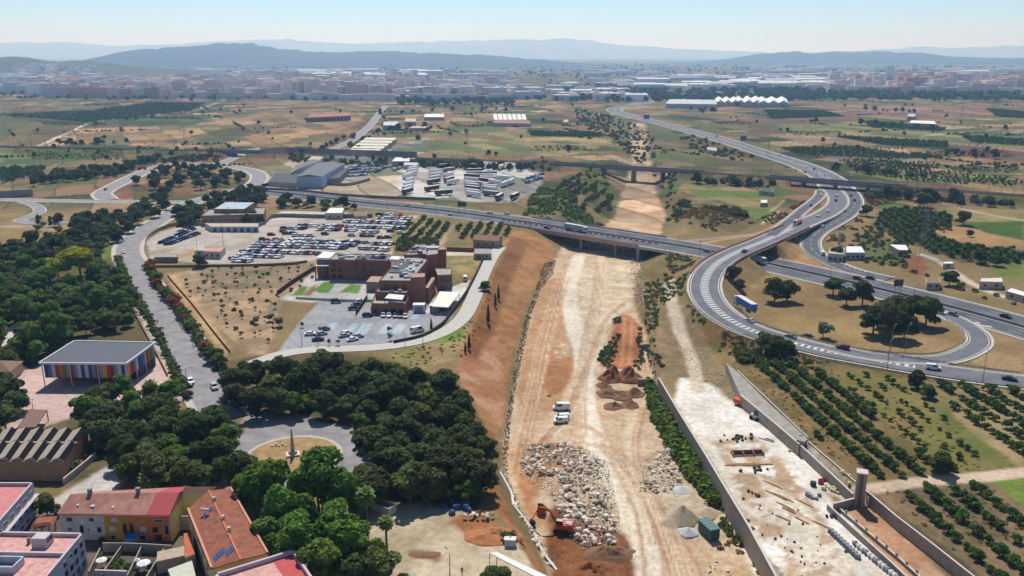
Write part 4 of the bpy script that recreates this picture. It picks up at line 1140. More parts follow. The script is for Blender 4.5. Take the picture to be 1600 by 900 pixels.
 def sc(polys,z,sp,size,n,leaf,label,h=.8,seed=1,q=.35,name='scrub',cover=.42):
  pts = []
  for p in polys: pts += spots(W(p,z),sp,.5,seed)
  X,Y = np.array([p[0] for p in pts]),np.array([p[1] for p in pts]);ok = np.ones(len(X),bool)
  for ln,w in ROADS.values(): ok &= seg_dist(X,Y,[(q[0],q[1]) for q in ln[::2]] + [(ln[-1][0],ln[-1][1])]) > w / 2 + 2
  ok &= fbm(X / 14,Y / 14,41) > cover;pts = [p for p,k in zip(pts,ok) if k]
  clumps(name,pts,size,n,leaf,label,h=h,seed=seed,quad=q)
 sc([[(1010,600),(1022,602),(1036,626),(1062,674),(1100,737),(1126,778),(1116,788),(1080,750),(1048,702),(1022,652)]],-7.5,1.1,1.5,70,'reed','dense band of green cane under the left wall of the concrete yard',1.5,3,.3,'cane',0)
 sc([[(1130,790),(1150,820),(1160,846),(1148,852),(1128,815)]],-7.5,1.6,1.0,60,'shrub','green bushes along the foot of the yard wall',1.0,4,.3)
 sc([[(1120,850),(1160,832),(1200,900),(1180,900)]],-7.5,3,.8,40,'dryscrub','sparse weeds at the foot of the yard wall',.6,5,.3)
 sc([[(1008,440),(1040,430),(1070,440),(1100,470),(1110,520),(1100,540),(1060,470),(1030,480),(1020,530),(1008,500)],[(1040,398),(1090,405),(1075,440),(1045,440)]],-1,2.2,1.0,40,'shrub','green scrub on the right bank of the dry riverbed',.7,6,.32)
 sc([[(1075,430),(1100,470),(1150,515),(1240,545),(1300,562),(1220,562),(1160,545),(1125,520),(1085,470)]],1.5,1.7,.75,30,'dryscrub','dry brown scrub on the slope under the ramp',.7,7,.32)
 sc([[(1085,440),(1120,500),(1165,535),(1190,560),(1150,560),(1110,520)]],1,4.2,1.0,50,'shrub','green bramble on the slope between the ramp and the orchard',.9,17,.32)
 sc([[(1140,545),(1190,555),(1240,570),(1220,575),(1150,565)]],0,2.0,1.6,60,'shrub','tall green thicket below the loop road',1.2,18,.34)
 sc([[(935,555),(950,520),(966,488),(972,490),(968,530),(952,570)],[(1000,520),(1006,556),(1000,575),(990,570)],[(1008,540),(1030,560),(1035,585),(1026,590)]],-6,1.5,.9,45,'shrub','green weeds around the heap of fresh earth',.8,8,.3)
 sc([[(812,350),(838,300),(852,290),(872,308),(900,318),(942,335),(928,348),(890,353)]],0,3.6,1.7,60,'reed','dense green scrub on the left bank beyond the bridge',1.0,9,.35)
 sc([[(870,290),(925,266),(968,290),(955,318)],[(1020,262),(1060,272),(1050,300),(1040,300)],[(1035,300),(1060,300),(1060,345),(1048,345)]],-1,6.2,1.6,50,'shrub','bushes on the riverbanks near the railway bridge',1.0,10,.4)
 sc([[(900,170),(950,180),(1010,200),(1040,240),(1000,250),(960,220),(900,195)],[(1050,205),(1110,220),(1180,245),(1160,255),(1080,235)]],0,11,2.2,40,'shrub','scrub along the upper course of the dry river',.9,11,.45)
 sc([[(1055,318),(1140,318),(1180,345),(1130,358),(1070,345)]],3,3.0,1.3,40,'dryscrub','dry brush on the mound between the bridge and the field',.6,12,.35)
 sc([[(1100,318),(1150,320),(1172,338),(1150,342)],[(1060,306),(1078,310),(1072,330),(1050,326)]],3,4.0,2.2,60,'shrub','green bushes on top of the dry mound',1.0,13,.35)
 sc([[(690,535),(740,500),(750,470),(765,430),(772,440),(752,510),(720,560)],[(600,552),(690,535),(700,560),(640,575)]],0,3.0,.6,25,'dryscrub','tufts of dry grass along the top of the cut bank',.5,14,.3)
 sc([[(640,372),(690,374),(680,388),(612,394),(618,376)]],0,3.0,1.6,40,'shrub','overgrown green plot behind the brick institute',.9,15,.35)
 sc([[(1340,600),(1440,600),(1540,730),(1500,740),(1400,680)],[(1385,770),(1540,752),(1600,800),(1640,940),(1560,940)],[(1150,560),(1300,575),(1400,690),(1370,750),(1255,690)]],0,2.6,.55,16,'dryscrub','weeds growing between the orchard rows',.5,16,.3,'weeds')
 sc([[(1330,360),(1372,352),(1420,380),(1420,420),(1330,408)],[(1410,420),(1480,440),(1600,470),(1600,482),(1470,450)]],0,4.5,1.5,40,'shrub','garden shrubs around the white farm',.9,19,.38)
 sc([[(1340,295),(1380,298),(1600,312),(1600,318),(1460,312),(1350,308)],[(1100,275),(1200,282),(1215,290),(1100,284)],[(440,243),(640,252),(870,258),(860,264),(640,258),(440,250)],[(250,246),(340,240),(345,246),(250,254)]],2,7,2.6,46,'shrub','bushes along the railway bank',1.0,20,.4)
 sc([[(1320,310),(1345,304),(1420,300),(1410,310),(1350,330)],[(1180,345),(1270,306),(1278,312),(1210,352)],[(1285,350),(1330,325),(1350,345),(1310,380),(1280,372)]],1,3.4,1.3,35,'dryscrub','dry straw-coloured brush on the verges of the interchange',.6,21,.35)
 rs = np.random.RandomState(3);pts = []
 lines = [([(100,226),(190,226)],12,'dark tree in the row along the railway at the far left','row of trees along the railway'),([(480,244),(530,222),(555,212)],9,'dark tree beside the pale town road','trees beside the town road'),
   ([(545,232),(600,200),(585,170)],8,'tree lining the town road','trees lining the town road'),([(1350,172),(1450,178)],9,'dark tree in the tall windbreak on the right plain','windbreak on the right plain'),([(1350,196),(1470,204)],9,'tree around the long white farm shed','trees round the long white shed'),
   ([(1370,308),(1470,316),(1600,326)],14,'round dark tree in the line below the railway on the right','trees below the railway on the right'),([(1090,286),(1210,293)],9,'dark bushy tree on the bank below the railway viaduct','trees below the viaduct'),([(1085,172),(1130,178)],6,'tree beside the far motorway','trees by the far motorway'),
   ([(610,204),(700,200)],9,'tree among the far farm buildings','trees among the far farm'),([(690,262),(860,268)],12,'bushy tree behind the lorry park','trees behind the lorry park'),([(1300,265),(1390,275),(1470,280)],10,'tree on the plain beyond the railway','trees beyond the railway'),([(640,176),(760,172),(800,176)],10,'tree on the near edge of the town','trees on the town edge'),([(1480,240),(1560,250)],9,'tree round the small far farm on the right','trees round the small far farm')]
 def far_tree(x,y,s,lab,grp):
  o = obj('tree',FARMESH[rs.randint(4)]);o.location = (x,y,gz(x,y) - .2);o.rotation_euler = (0,0,rs.uniform(0,6));o.scale = (s,s,s * rs.uniform(.8,1.2));tag(o,lab,'tree',grp)
 for ln,n,lab,grp in lines:
  q = [P(a,b) for a,b in ln];q = smooth(q,10) if len(q) > 1 else q
  for k in range(n):
   t = (k + rs.uniform(-.3,.3)) / n * (len(q) - 1);p = q[int(np.clip(t,0,len(q) - 1))]
   far_tree(p[0] + rs.uniform(-6,6),p[1] + rs.uniform(-6,6),rs.uniform(.7,1.5),lab,grp)
 for k in range(150):
  px,py = rs.uniform(0,1600),rs.uniform(158,250)
  if 940 < px < 1300 and py > 170 and abs((px - 960) * .28 + 172 - py) < 30: continue
  x,y = P(px,py);far_tree(x,y,rs.uniform(.5,1.1),'lone dark tree scattered over the farmed plain','scattered trees of the plain')
 hp = []
 for k in range(105):
  px,py = rs.uniform(-20,1620),rs.uniform(158,262)
  if 870 < px < 1320 and py > 160 and -30 < (px - 960) * .3 + 172 - py < 45: continue
  if 380 < px < 880 and py > 215: continue
  x,y = P(px,py);a = math.radians(24 + rs.choice([0,90]));L = rs.uniform(25,130);n = int(L / 4.5)
  hp += [(x + math.cos(a) * (i / n - .5) * L + rs.normal() * .8,y + math.sin(a) * (i / n - .5) * L + rs.normal() * .8) for i in range(n) if rs.rand() < .8]
 clumps('hedgerow',hp,1.5,12,'far','hedges and bushes along the field edges of the plain',cat='hedgerow',h=1.0,seed=31,quad=.75)
 for k,(x0,y0,x1,y1) in enumerate([(40,238,200,250),(150,182,320,186),(60,190,170,196),(700,190,790,198),(830,228,930,236),(1340,228,1480,234),(1420,236,1590,246),(1110,190,1180,194),(1230,205,1330,212),(1480,260,1600,270),(1390,252,1480,260),(600,184,640,188)]):
  hp = orchard_rows([(x0,y0),(x1 - 20,y0),(x1,y1),(x0 + 10,y1)],[(x0,y0),(x1,y1)],7,3.5,1,seed=50 + k,miss=.1)
  if hp: clumps('crop_rows',hp,1.0,8,['orange','far','reed'][k % 3],'rows of low green crops on plot %s of the plain' % ['left of the railway bank','below the far left orchard','at the far left edge','with the bright green field','behind the lorry park','right of the motorway','near the red field','by the far motorway sign','right of the motorway bend','above the railway on the right','beyond the railway bridge','by the far farm'][k],cat='crops',h=.8,seed=60 + k,quad=.7)
 out = [];base = [leaf_quads(rs,dome_blobs(rs,3.5,.5,6,4,.55),26,1.6) for _ in range(5)]
 for (x0,x1,y0,y1,n,s) in [(0,1600,118,158,800,1.2),(880,1250,135,160,420,1.7),(1180,1600,142,158,480,1.6),(620,800,150,166,120,1.5),(0,180,96,106,160,2),(0,1600,100,120,700,2.0)]:
  for k in range(n):
   x,y = P(rs.uniform(x0,x1),rs.uniform(y0,y1));out.append(base[k % 5] * s * rs.uniform(.7,1.3) * np.array([1.4,1.4,1]) + np.array([x,y,0]))
 tag(obj('woodland',quads_mesh('woodland',np.concatenate(out),LEAF['far'])),'dark belts of trees merging around the distant towns','woodland',kind='stuff')
 for a in LATER: plant(*a)
 for ps in PROTO.values():
  for p in ps:
   for ch in KIDS.get(p.name,()):
    bpy.data.objects.remove(ch,do_unlink=True)
   bpy.data.objects.remove(p,do_unlink=True)
# ================================================================= bridges, railway, barriers, lamps
def part(mb,name,mats,parent,label=None):
 o = mb.build(name,mats,parent)
 if label: o['label'] = label
 return o

def local(root,pts):
 """world points in a thing's own frame"""
 M = root.matrix_basis.inverted() if False else (Matrix.Translation(root.location) @ Matrix.Rotation(root.rotation_euler.z,4,'Z')).inverted()
 return [M @ Vector(p) for p in pts]

def shift(line,o):
 out = []
 for q in line: out.append(q - np.array([o[0],o[1],o[2]]))
 return out

def infra():
 conc = mat('weathered concrete',C(172,164,152),var=.25,scale=.35,detail=7,bump=.1)
 dconc = mat('deck concrete',C(150,146,142),var=.2,scale=.3)
 redm = mat('rust red railing',C(176,84,66),var=.15,scale=1)
 steel = mat('galvanised steel',C(150,152,152),var=.1,rough=.5,metallic=.3)
 dark = mat('dark rail ballast',C(104,100,98),var=.25,scale=1.5)
 asp = MATS['dark asphalt']
 line = ROADS['highway'][0]
 seg = cut(line,P(806,345),P(1018,377));o = seg[len(seg) // 2]
 br = thing('road_bridge','long grey concrete road bridge carrying the highway over the dry riverbed','bridge',tuple(o));L = shift(seg,o)
 mb = MB();wall_strip(mb,L,0,29.6,-1.5,-.06);part(mb,'deck',conc,br)
 for sg,lab in ((-1,'red and white striped near railing'),(1,None)):
  mb = MB();wall_strip(mb,L,sg * 14.6,.35,-.1,.75,0)
  part(mb,'parapet',conc if sg > 0 else mat('faded red parapet',C(206,140,124),var=.3,scale=1.3),br,'faded red near parapet' if sg < 0 else None)
  mb = MB();fl = fine(L,2.0)
  for i,q in enumerate(fl[:-1]):
   a = fl[max(i - 1,0)];b = fl[i + 1];t = np.array([b[0] - a[0],b[1] - a[1]]);t /= np.linalg.norm(t)
   x,y = q[0] - t[1] * sg * 14.6,q[1] + t[0] * sg * 14.6
   mb.box(x,y,q[2] + .75,.12,.12,.6)
  wall_strip(mb,L,sg * 14.6,.08,1.25,1.35);part(mb,'railing',steel,br)
 for f in (.12,.37,.62,.86):
  i = int(f * (len(L) - 1));q = L[i];a = L[max(i - 1,0)];b = L[min(i + 1,len(L) - 1)];t = np.array([b[0] - a[0],b[1] - a[1]]);t /= np.linalg.norm(t);ang = math.atan2(t[1],t[0])
  mb = MB()
  for k in (-12,-4,4,12): mb.box(q[0] - t[1] * k,q[1] + t[0] * k,-11,1.0,1.6,9.4,ang)
  mb.box(q[0],q[1],-2.4,1.6,28,.95,ang);part(mb,'pier',conc,br)
 for f in (0,-1):
  q = L[f];a,b = (L[0],L[1]) if f == 0 else (L[-2],L[-1]);t = np.array([b[0] - a[0],b[1] - a[1]]);t /= np.linalg.norm(t)
  mb = MB();mb.box(q[0],q[1],-9,1.4,30.4,7.4,math.atan2(t[1],t[0]));part(mb,'abutment',conc,br)
 full = fine(line,4);o = full[0]
 bar = tag(obj('median_barrier',None),'low concrete median barrier along the middle of the highway','barrier') if False else None
 mb = MB();wall_strip(mb,shift(line,line[0]),0,.5,0,.85);b = mb.build('median_barrier',conc);b.location = tuple(line[0]);tag(b,'low concrete barrier along the middle of the highway','barrier')
 sep = fine(cut(line,P(790,343),P(1040,382)),3.1);rw = mat('red plastic',C(206,74,56),var=.1,scale=2);wt = mat('white plastic',C(232,228,222),var=.05)
 mb = MB();mb.box(0,0,0,1.5,.55,.35,0,0,taper=.8);mb.box(0,0,.35,1.3,.3,.5,0,1,taper=.85);mb.box(0,0,.85,1.0,.2,.2,0,0)
 me = mb.mesh('lane_separator',[rw,wt])
 for i,q in enumerate(sep[:-1]):
  t = sep[i + 1] - q;t = t / np.linalg.norm(t)
  s = obj('lane_separator',me);s.scale = (1.3,) * 3;s.location = (q[0] + t[1] * 3.4,q[1] - t[0] * 3.4,q[2] + .01);s.rotation_euler = (0,0,math.atan2(t[1],t[0]))
  tag(s,'red and white plastic lane separator on the highway bridge','traffic barrier','lane separators on the bridge')
 line = ROADS['ramp'][0]
 seg = cut(line,P(1244,354,4.4),P(1106,428,5.6));o = seg[len(seg) // 2]
 fy = thing('flyover','curved flyover ramp with rust red railings crossing above the highway','bridge',tuple(o));L = shift(seg,o)
 mb = MB();wall_strip(mb,L,0,15.0,-1.3,-.05);part(mb,'deck',conc,fy)
 for sg in (-1,1):
  mb = MB();wall_strip(mb,L,sg * 7.3,.4,-.9,.55);part(mb,'parapet',mat('red painted parapet',C(178,96,80),var=.2,scale=.8),fy)
  mb = MB();wall_strip(mb,L,sg * 7.3,.07,.95,1.05)
  for q,a,b in zip(L[1:-1],L[:-2],L[2:]):
   t = np.array([b[0] - a[0],b[1] - a[1]]);t /= np.linalg.norm(t)
   mb.box(q[0] - t[1] * sg * 7.3,q[1] + t[0] * sg * 7.3,q[2] + .5,.12,.12,.55)
  part(mb,'railing',redm,fy)
 for f in (.36,.58):
  i = int(f * (len(L) - 1));q = L[i];a = L[i - 1];b = L[i + 1];t = np.array([b[0] - a[0],b[1] - a[1]]);t /= np.linalg.norm(t)
  mb = MB()
  for k in (-4.5,0,4.5): mb.tube((q[0] - t[1] * k,q[1] + t[0] * k,-7.6),(q[0] - t[1] * k,q[1] + t[0] * k,-1.2),.55,.55,10)
  part(mb,'pier',conc,fy)
 for f in (.2,.8):
  i = int(f * (len(L) - 1));q = L[i];a = L[i - 1];b = L[i + 1];t = np.array([b[0] - a[0],b[1] - a[1]]);t /= np.linalg.norm(t)
  mb = MB();mb.box(q[0],q[1],-7.4,.9,15.4,6.2,math.atan2(t[1],t[0]));part(mb,'abutment',conc,fy)
 def rail_fence(key,off,p0,p1,name,lab):
  l = cut(ROADS[key][0],p0,p1);o = l[0];l = shift(l,o);mb = MB()
  strip(mb,l,off,off + .001,.75);wall_strip(mb,l,off,.1,.42,.78)
  for i in range(0,len(l) - 1):
   a = l[i];b = l[i + 1];t = np.array([b[0] - a[0],b[1] - a[1]]);t /= np.linalg.norm(t)
   mb.box(a[0] - t[1] * off,a[1] + t[0] * off,a[2] - .3,.12,.12,1.0)
  ob = mb.build(name,steel);ob.location = tuple(o);tag(ob,lab,'crash barrier')
 rail_fence('ramp',7.6,P(1106,430,5.5),P(1600,597,.3),'crash_barrier','steel crash barrier on the inner edge of the ramp curve')
 rail_fence('ramp',-7.6,P(1104,425,5.6),P(1600,597,.3),'crash_barrier','steel crash barrier on the outer edge of the ramp curve')
 rail_fence('loop',4.7,P(1350,554,.8),P(1500,502,0),'crash_barrier','steel crash barrier round the inside of the loop road')
 rail_fence('slip',-5.9,P(1336,318,.4),P(1345,426,0),'crash_barrier','steel crash barrier beside the white farm slip road')
 line = ROADS['rail'][0]
 mb = MB();strip(mb,line,-4.6,4.6,.05)
 structure(mb.build('railway_ballast',dark))
 mb = MB();rl = fine(line,8)
 for off in (-3.0,-1.5,1.5,3.0): wall_strip(mb,rl,off,.12,.05,.24)
 structure(mb.build('railway_track',mat('rusty steel',C(124,108,96),var=.2,scale=1,rough=.6)))
 def viaduct(p0,p1,lab,fr,depth):
  seg = cut(line,p0,p1);o = seg[len(seg) // 2];v = thing('railway_bridge',lab,'bridge',tuple(o));L = shift(seg,o)
  mb = MB();wall_strip(mb,L,0,11.4,-1.8,-.02);part(mb,'deck',dconc,v)
  for sg in (-1,1):
   mb = MB();wall_strip(mb,L,sg * 5.8,.35,-1.2,.95);part(mb,'parapet',dconc,v)
  for f in fr:
   i = int(f * (len(L) - 1));q = L[i];a = L[max(i - 1,0)];b = L[min(i + 1,len(L) - 1)];t = np.array([b[0] - a[0],b[1] - a[1]]);t /= np.linalg.norm(t)
   mb = MB();mb.box(q[0],q[1],-depth,1.5,9.5,depth - 1.7,math.atan2(t[1],t[0]));part(mb,'pier',conc,v)
 viaduct(P(872,255,5),P(1092,269,5),'long low railway viaduct over the dry riverbed',(0,.2,.4,.6,.8,1),14)
 viaduct(P(1206,277,5),P(1418,292,5),'railway bridge crossing over the motorway lanes',(0,.33,.53,.78,1),6)
 viaduct(P(345,235,5),P(402,238,5),'short railway bridge over the northern street',(0,.35,.7,1),6)
 mb = MB();mb.tube((0,0,-.5),(0,0,7.5),.16,.11,6);mb.beam((0,0,6.6),(3.2,0,6.9),.12,.12);mb.beam((0,0,5.6),(3.2,0,6.3),.08,.08)
 me = mb.mesh('railway_mast',[steel]);rl = fine(line,45)
 for i,q in enumerate(rl[1:-1]):
  t = rl[i + 2] - rl[i];ang = math.atan2(t[1],t[0])
  sg = 1 if i % 2 else -1
  m = obj('railway_mast',me);m.location = (q[0] - math.sin(ang) * sg * 5.2,q[1] + math.cos(ang) * sg * 5.2,q[2]);m.rotation_euler = (0,0,ang - sg * math.pi / 2)
  tag(m,'slim steel catenary mast standing beside the railway','mast','catenary masts along the railway')
 mb = MB();a = P(446,243,0);b = P(652,250,0);n = 46
 for k in range(n):
  t0,t1 = k / n,(k + 1) / n;p = (a[0] + (b[0] - a[0]) * t0,a[1] + (b[1] - a[1]) * t0);q = (a[0] + (b[0] - a[0]) * t1,a[1] + (b[1] - a[1]) * t1)
  mb.beam((p[0],p[1],-.5),(q[0] - .25 * (q[0] - p[0]) / 4,q[1],-.5),.3,8.6);mb.box(p[0],p[1] - .2,-.5,.35,.5,8.9)
 tag(mb.build('noise_wall',mat('panelled noise wall',C(170,156,146),var=.15,scale=.2)),'long panelled beige noise wall in front of the railway','wall')
 a = P(0,311,0);b = P(55,308,0)
 mb = MB();mb.beam((P(-60,312)[0],P(-60,312)[1],0),(P(52,306)[0],P(52,306)[1],0),1.0,4.5);mb.beam((P(-60,312)[0],P(-60,312)[1],4.5),(P(52,306)[0],P(52,306)[1],4.5),1.4,.6)
 tag(mb.build('retaining_wall',conc),'dark grey concrete retaining wall beside the western underpass','wall')
 pole = mat('lamp steel',C(138,140,142),var=.1,rough=.5)
 def lamp_proto(h,arms):
  t = thing('street_lamp','x','street lamp');mb = MB();mb.tube((0,0,-.4),(0,0,h),.13,.07,7);part(mb,'pole',pole,t)
  for s in arms:
   mb = MB();mb.tube((0,0,h - .1),(s * 1.7,0,h + .25),.05,.05,5);mb.box(s * 2.1,0,h + .17,.9,.34,.16);part(mb,'lamp_head',pole,t)
  return register(t)
 l1 = lamp_proto(10,(1,));l2 = lamp_proto(11,(1,-1));l3 = lamp_proto(5,(1,))
 def lamp(p,x,y,z,rz,lab,grp=None): copy_tree(p,(x,y,z),rz,1.0,lab,grp)
 for f in range(0,12):
  q = ROADS['highway'][0];i = int(len(q) * (.12 + f * .07));
  if i >= len(q) - 1: continue
  t = q[i + 1] - q[i];ang = math.atan2(t[1],t[0]);x,y = q[i][0] + math.sin(ang) * 15.2,q[i][1] - math.cos(ang) * 15.2
  zz = gz(x,y)
  if zz < -1: continue
  lamp(l1,x,y,zz,ang + math.pi / 2,'tall single-arm lamp post along the near side of the highway','lamp posts along the highway')
 for a,b,lab in [(1391,553,'lamp post on the verge between the loop and the ramp, left one'),(1414,552,'lamp post on the verge between the loop and the ramp, right one'),(1535,598,'thin lamp post below the ramp by the black car'),(1386,578,'lamp post on the outer edge of the ramp'),(1401,475,'tall mast with a road sign board on the highway verge')]:
  x,y,z = pg(a,b);lamp(l1,x,y,z,.8,lab)
 for a,b,lab in [(309,402,'tall lamp post by the long depot shed'),(349,384,'lamp post beside the pink-roofed depot office'),(304,300,'very tall floodlight mast on the western hill'),(283,230,'tall pylon mast beyond the railway')]:
  x,y,z = pg(a,b);copy_tree(l1,(x,y,z),1.0,(1,1,1.3 if b > 310 else 2.2),lab)
 for i,(a,b) in enumerate([(264,470),(302,545),(236,420),(292,598)]):
  x,y,z = pg(a,b);lamp(l2 if False else l3,x,y,z,0,['park lamp beside the boulevard near the garden hedge','park lamp low on the boulevard near the grove','park lamp at the top of the boulevard bend','park lamp by the cars parked near the pavilion'][i])
 for i,(a,b) in enumerate([(54,655),(497,540),(472,540),(661,540),(633,542),(703,900)]):
  x,y,z = pg(a,b);lamp(l3,x,y,z,2,['white globe lamp on the pink plaza','lamp post in the institute car park, middle','lamp post at the left of the institute car park','lamp post on the kerb below the white van','lamp post beside the tall round pine','lamp post in the sandy yard at the bottom edge'][i])
 mb = MB()
 for sx,sy in ((-1,-1),(1,-1),(1,1),(-1,1)): mb.beam((sx * 2.2,sy * 2.2,0),(sx * .4,sy * .4,26),.22,.22)
 for k in range(6):
  z = 3 + k * 3.6;w = 2.2 - 1.8 * z / 26
  for (ax,ay),(bx,by) in (((-1,-1),(1,-1)),((1,-1),(1,1)),((1,1),(-1,1)),((-1,1),(-1,-1))): mb.beam((ax * w,ay * w,z),(bx * w * .85,by * w * .85,z + 3),.12,.12)
 for z in (20,23,26): mb.beam((-4,0,z),(4,0,z),.2,.25)
 me = mb.mesh('power_pylon',[steel])
 for a,b,s,lab in [(290,232,1,'lattice power pylon beyond the railway on the left'),(548,255,.8,'lattice pylon beside the town road'),(1440,398,1.0,'lattice pylon standing in the dark orchard'),(1501,192,1,'lattice pylon on the plain at the right'),(1362,178,1,'lattice pylon by the tall windbreak'),(1200,246,.7,'lattice mast beside the far motorway'),(730,238,.9,'lattice pylon in the field behind the lorry park')]:
  x,y,z = pg(a,b);o = obj('power_pylon',me);o.location = (x,y,z);o.scale = (s,s,s);tag(o,lab,'pylon')
 for l in (l1,l2,l3):
  for ch in KIDS[l.name]: bpy.data.objects.remove(ch,do_unlink=True)
  bpy.data.objects.remove(l,do_unlink=True)
 blue = mat('blue sign face',C(54,92,170),var=.03);
 for a,b,w_,h_,lab in [(1010,190,9,6,'large blue motorway sign board beside the far motorway'),(1161,225,7,5,'blue road sign beside the motorway near the railway'),(1402,461,4,3,'dark backed road sign over the highway verge'),(722,332,6,3,'back of a dark road sign on the highway verge above the bridge')]:
  x,y,z = pg(a,b);t = thing('road_sign',lab,'sign',(x,y,z));mb = MB()
  for s in (-1,1): mb.tube((s * w_ * .3,.12,-.3),(s * w_ * .3,.12,4 + h_),.12,.12,6)
  part(mb,'post',steel,t);mb = MB();mb.box(0,0,4,w_,.12,h_);part(mb,'board',blue if a in (1010,1161) else mat('sign back',C(90,92,96),var=.05),t)
# ================================================================= vehicles
PAINT_COL = {'white': (248,248,246),'silver': (186,190,194),'grey': (120,124,130),'black': (34,35,38),'red': (170,36,34),'blue': (44,72,132),'dark blue': (30,42,76),'maroon': (110,34,38),'pale blue': (132,158,186),'beige': (196,184,160),'green': (54,92,66),'sky blue': (52,116,196)}
def carpaint(c): return mat('car paint ' + c,C(*PAINT_COL[c],.8),rough=.28,var=.04,scale=1,spec=.5)
def vmats():
 return (mat('car glass',C(30,36,44,.7),rough=.08,var=0,spec=.6),mat('tyre rubber',C(32,32,33),rough=.9,var=.1),mat('lamp plastic',C(226,224,214),rough=.3,var=0),mat('red lamp plastic',C(150,26,22),rough=.3,var=0))

PROFILE = {  # body outline (x,z), roof outline (x0 base front.. ), width
 'hatch': dict(L=4.1,Wd=1.76,base=.28,belt=.92,hood=.84,cab=[(-1.95,.95),(-1.5,1.42),(.35,1.46),(1.15,.93)]),
 'sedan': dict(L=4.5,Wd=1.78,base=.28,belt=.92,hood=.84,cab=[(-1.55,.93),(-.95,1.38),(.45,1.42),(1.2,.92)]),
 'suv': dict(L=4.4,Wd=1.84,base=.34,belt=1.05,hood=1.0,cab=[(-2.1,1.05),(-1.85,1.62),(.4,1.66),(1.15,1.04)]),
 'van': dict(L=4.6,Wd=1.86,base=.3,belt=1.1,hood=1.05,cab=[(-2.22,1.1),(-2.15,1.86),(.75,1.86),(1.55,1.08)]),
 'bigvan': dict(L=5.5,Wd=2.0,base=.36,belt=1.25,hood=1.15,cab=[(-2.7,1.25),(-2.65,2.35),(1.35,2.35),(2.15,1.2)]),
}
def car_shell(mb,k,mi=0):
 p = PROFILE[k];L,w = p['L'] / 2,p['Wd'] / 2
 prof = [(-L,p['base'] + .15),(-L + .05,p['belt'] - .1),(p['cab'][0][0] - .05,p['belt']),(p['cab'][3][0],p['belt']),(L - .25,p['hood'] - .06),(L,p['hood'] - .3),(L,p['base'] + .08),(L - .3,p['base']),(-L + .3,p['base'])]
 n = len(prof)
 vs = []
 for sx,f in ((-1,.94),(-1,1),(1,1),(1,.94)):
  pass
 rows = [(-w * .98,.0),(-w,.0),(w,.0),(w * .98,.0)]
 vs = [(x,-w,z) for x,z in prof] + [(x,w,z) for x,z in prof]
 fs = [(i,(i + 1) % n,n + (i + 1) % n,n + i) for i in range(n)] + [tuple(reversed(range(n))),tuple(range(n,2 * n))]
 mb.add(vs,fs,mi)
 c = p['cab'];wt = w * .82;wb = w * .96
 vs = [(c[0][0],-wb,c[0][1]),(c[1][0],-wt,c[1][1]),(c[2][0],-wt,c[2][1]),(c[3][0],-wb,c[3][1])];vs += [(x,-y,z) for x,y,z in vs]
 mb.add(vs,[(1,2,6,5),(0,1,5,4),(3,7,6,2),(0,3,2,1),(4,5,6,7)],mi)
def car_glass(mb,k,mi=0):
 p = PROFILE[k];w = p['Wd'] / 2;c = p['cab'];wt = w * .82;wb = w * .96;e = .025
 def lerp(a,b,t): return tuple(a[i] + (b[i] - a[i]) * t for i in range(3))
 A = [(c[0][0],wb,c[0][1]),(c[1][0],wt,c[1][1]),(c[2][0],wt,c[2][1]),(c[3][0],wb,c[3][1])]
 rear = .12 if k not in ('van','bigvan') else .56
 for s in (-1,1):
  b0,t0,t1,b1 = [(x,(y + e) * s,z) for x,y,z in A]
  q = [lerp(lerp(b0,b1,rear),lerp(t0,t1,rear),.12),lerp(lerp(b0,b1,.93),lerp(t0,t1,.93),.12),lerp(lerp(b0,b1,.93),lerp(t0,t1,.93),.86),lerp(lerp(b0,b1,rear),lerp(t0,t1,rear),.86)]
  mb.add(q,[(0,1,2,3) if s < 0 else (3,2,1,0)],mi)
 for (b,t,sx) in ((A[3],A[2],1),(A[0],A[1],-1)):
  q = []
  for f,g in ((.1,-.9),(.1,.9),(.9,.9),(.9,-.9)):
   y = (b[1] + (t[1] - b[1]) * f) * g;q.append((b[0] + (t[0] - b[0]) * f + sx * e,y,b[2] + (t[2] - b[2]) * f + .01))
  mb.add(q,[(0,1,2,3) if sx > 0 else (3,2,1,0)],mi)
def wheel(mb,x,y,r,w,mi=0,mi2=0):
 mb.tube((x,y - w / 2,r),(x,y + w / 2,r),r,r,12,mi)

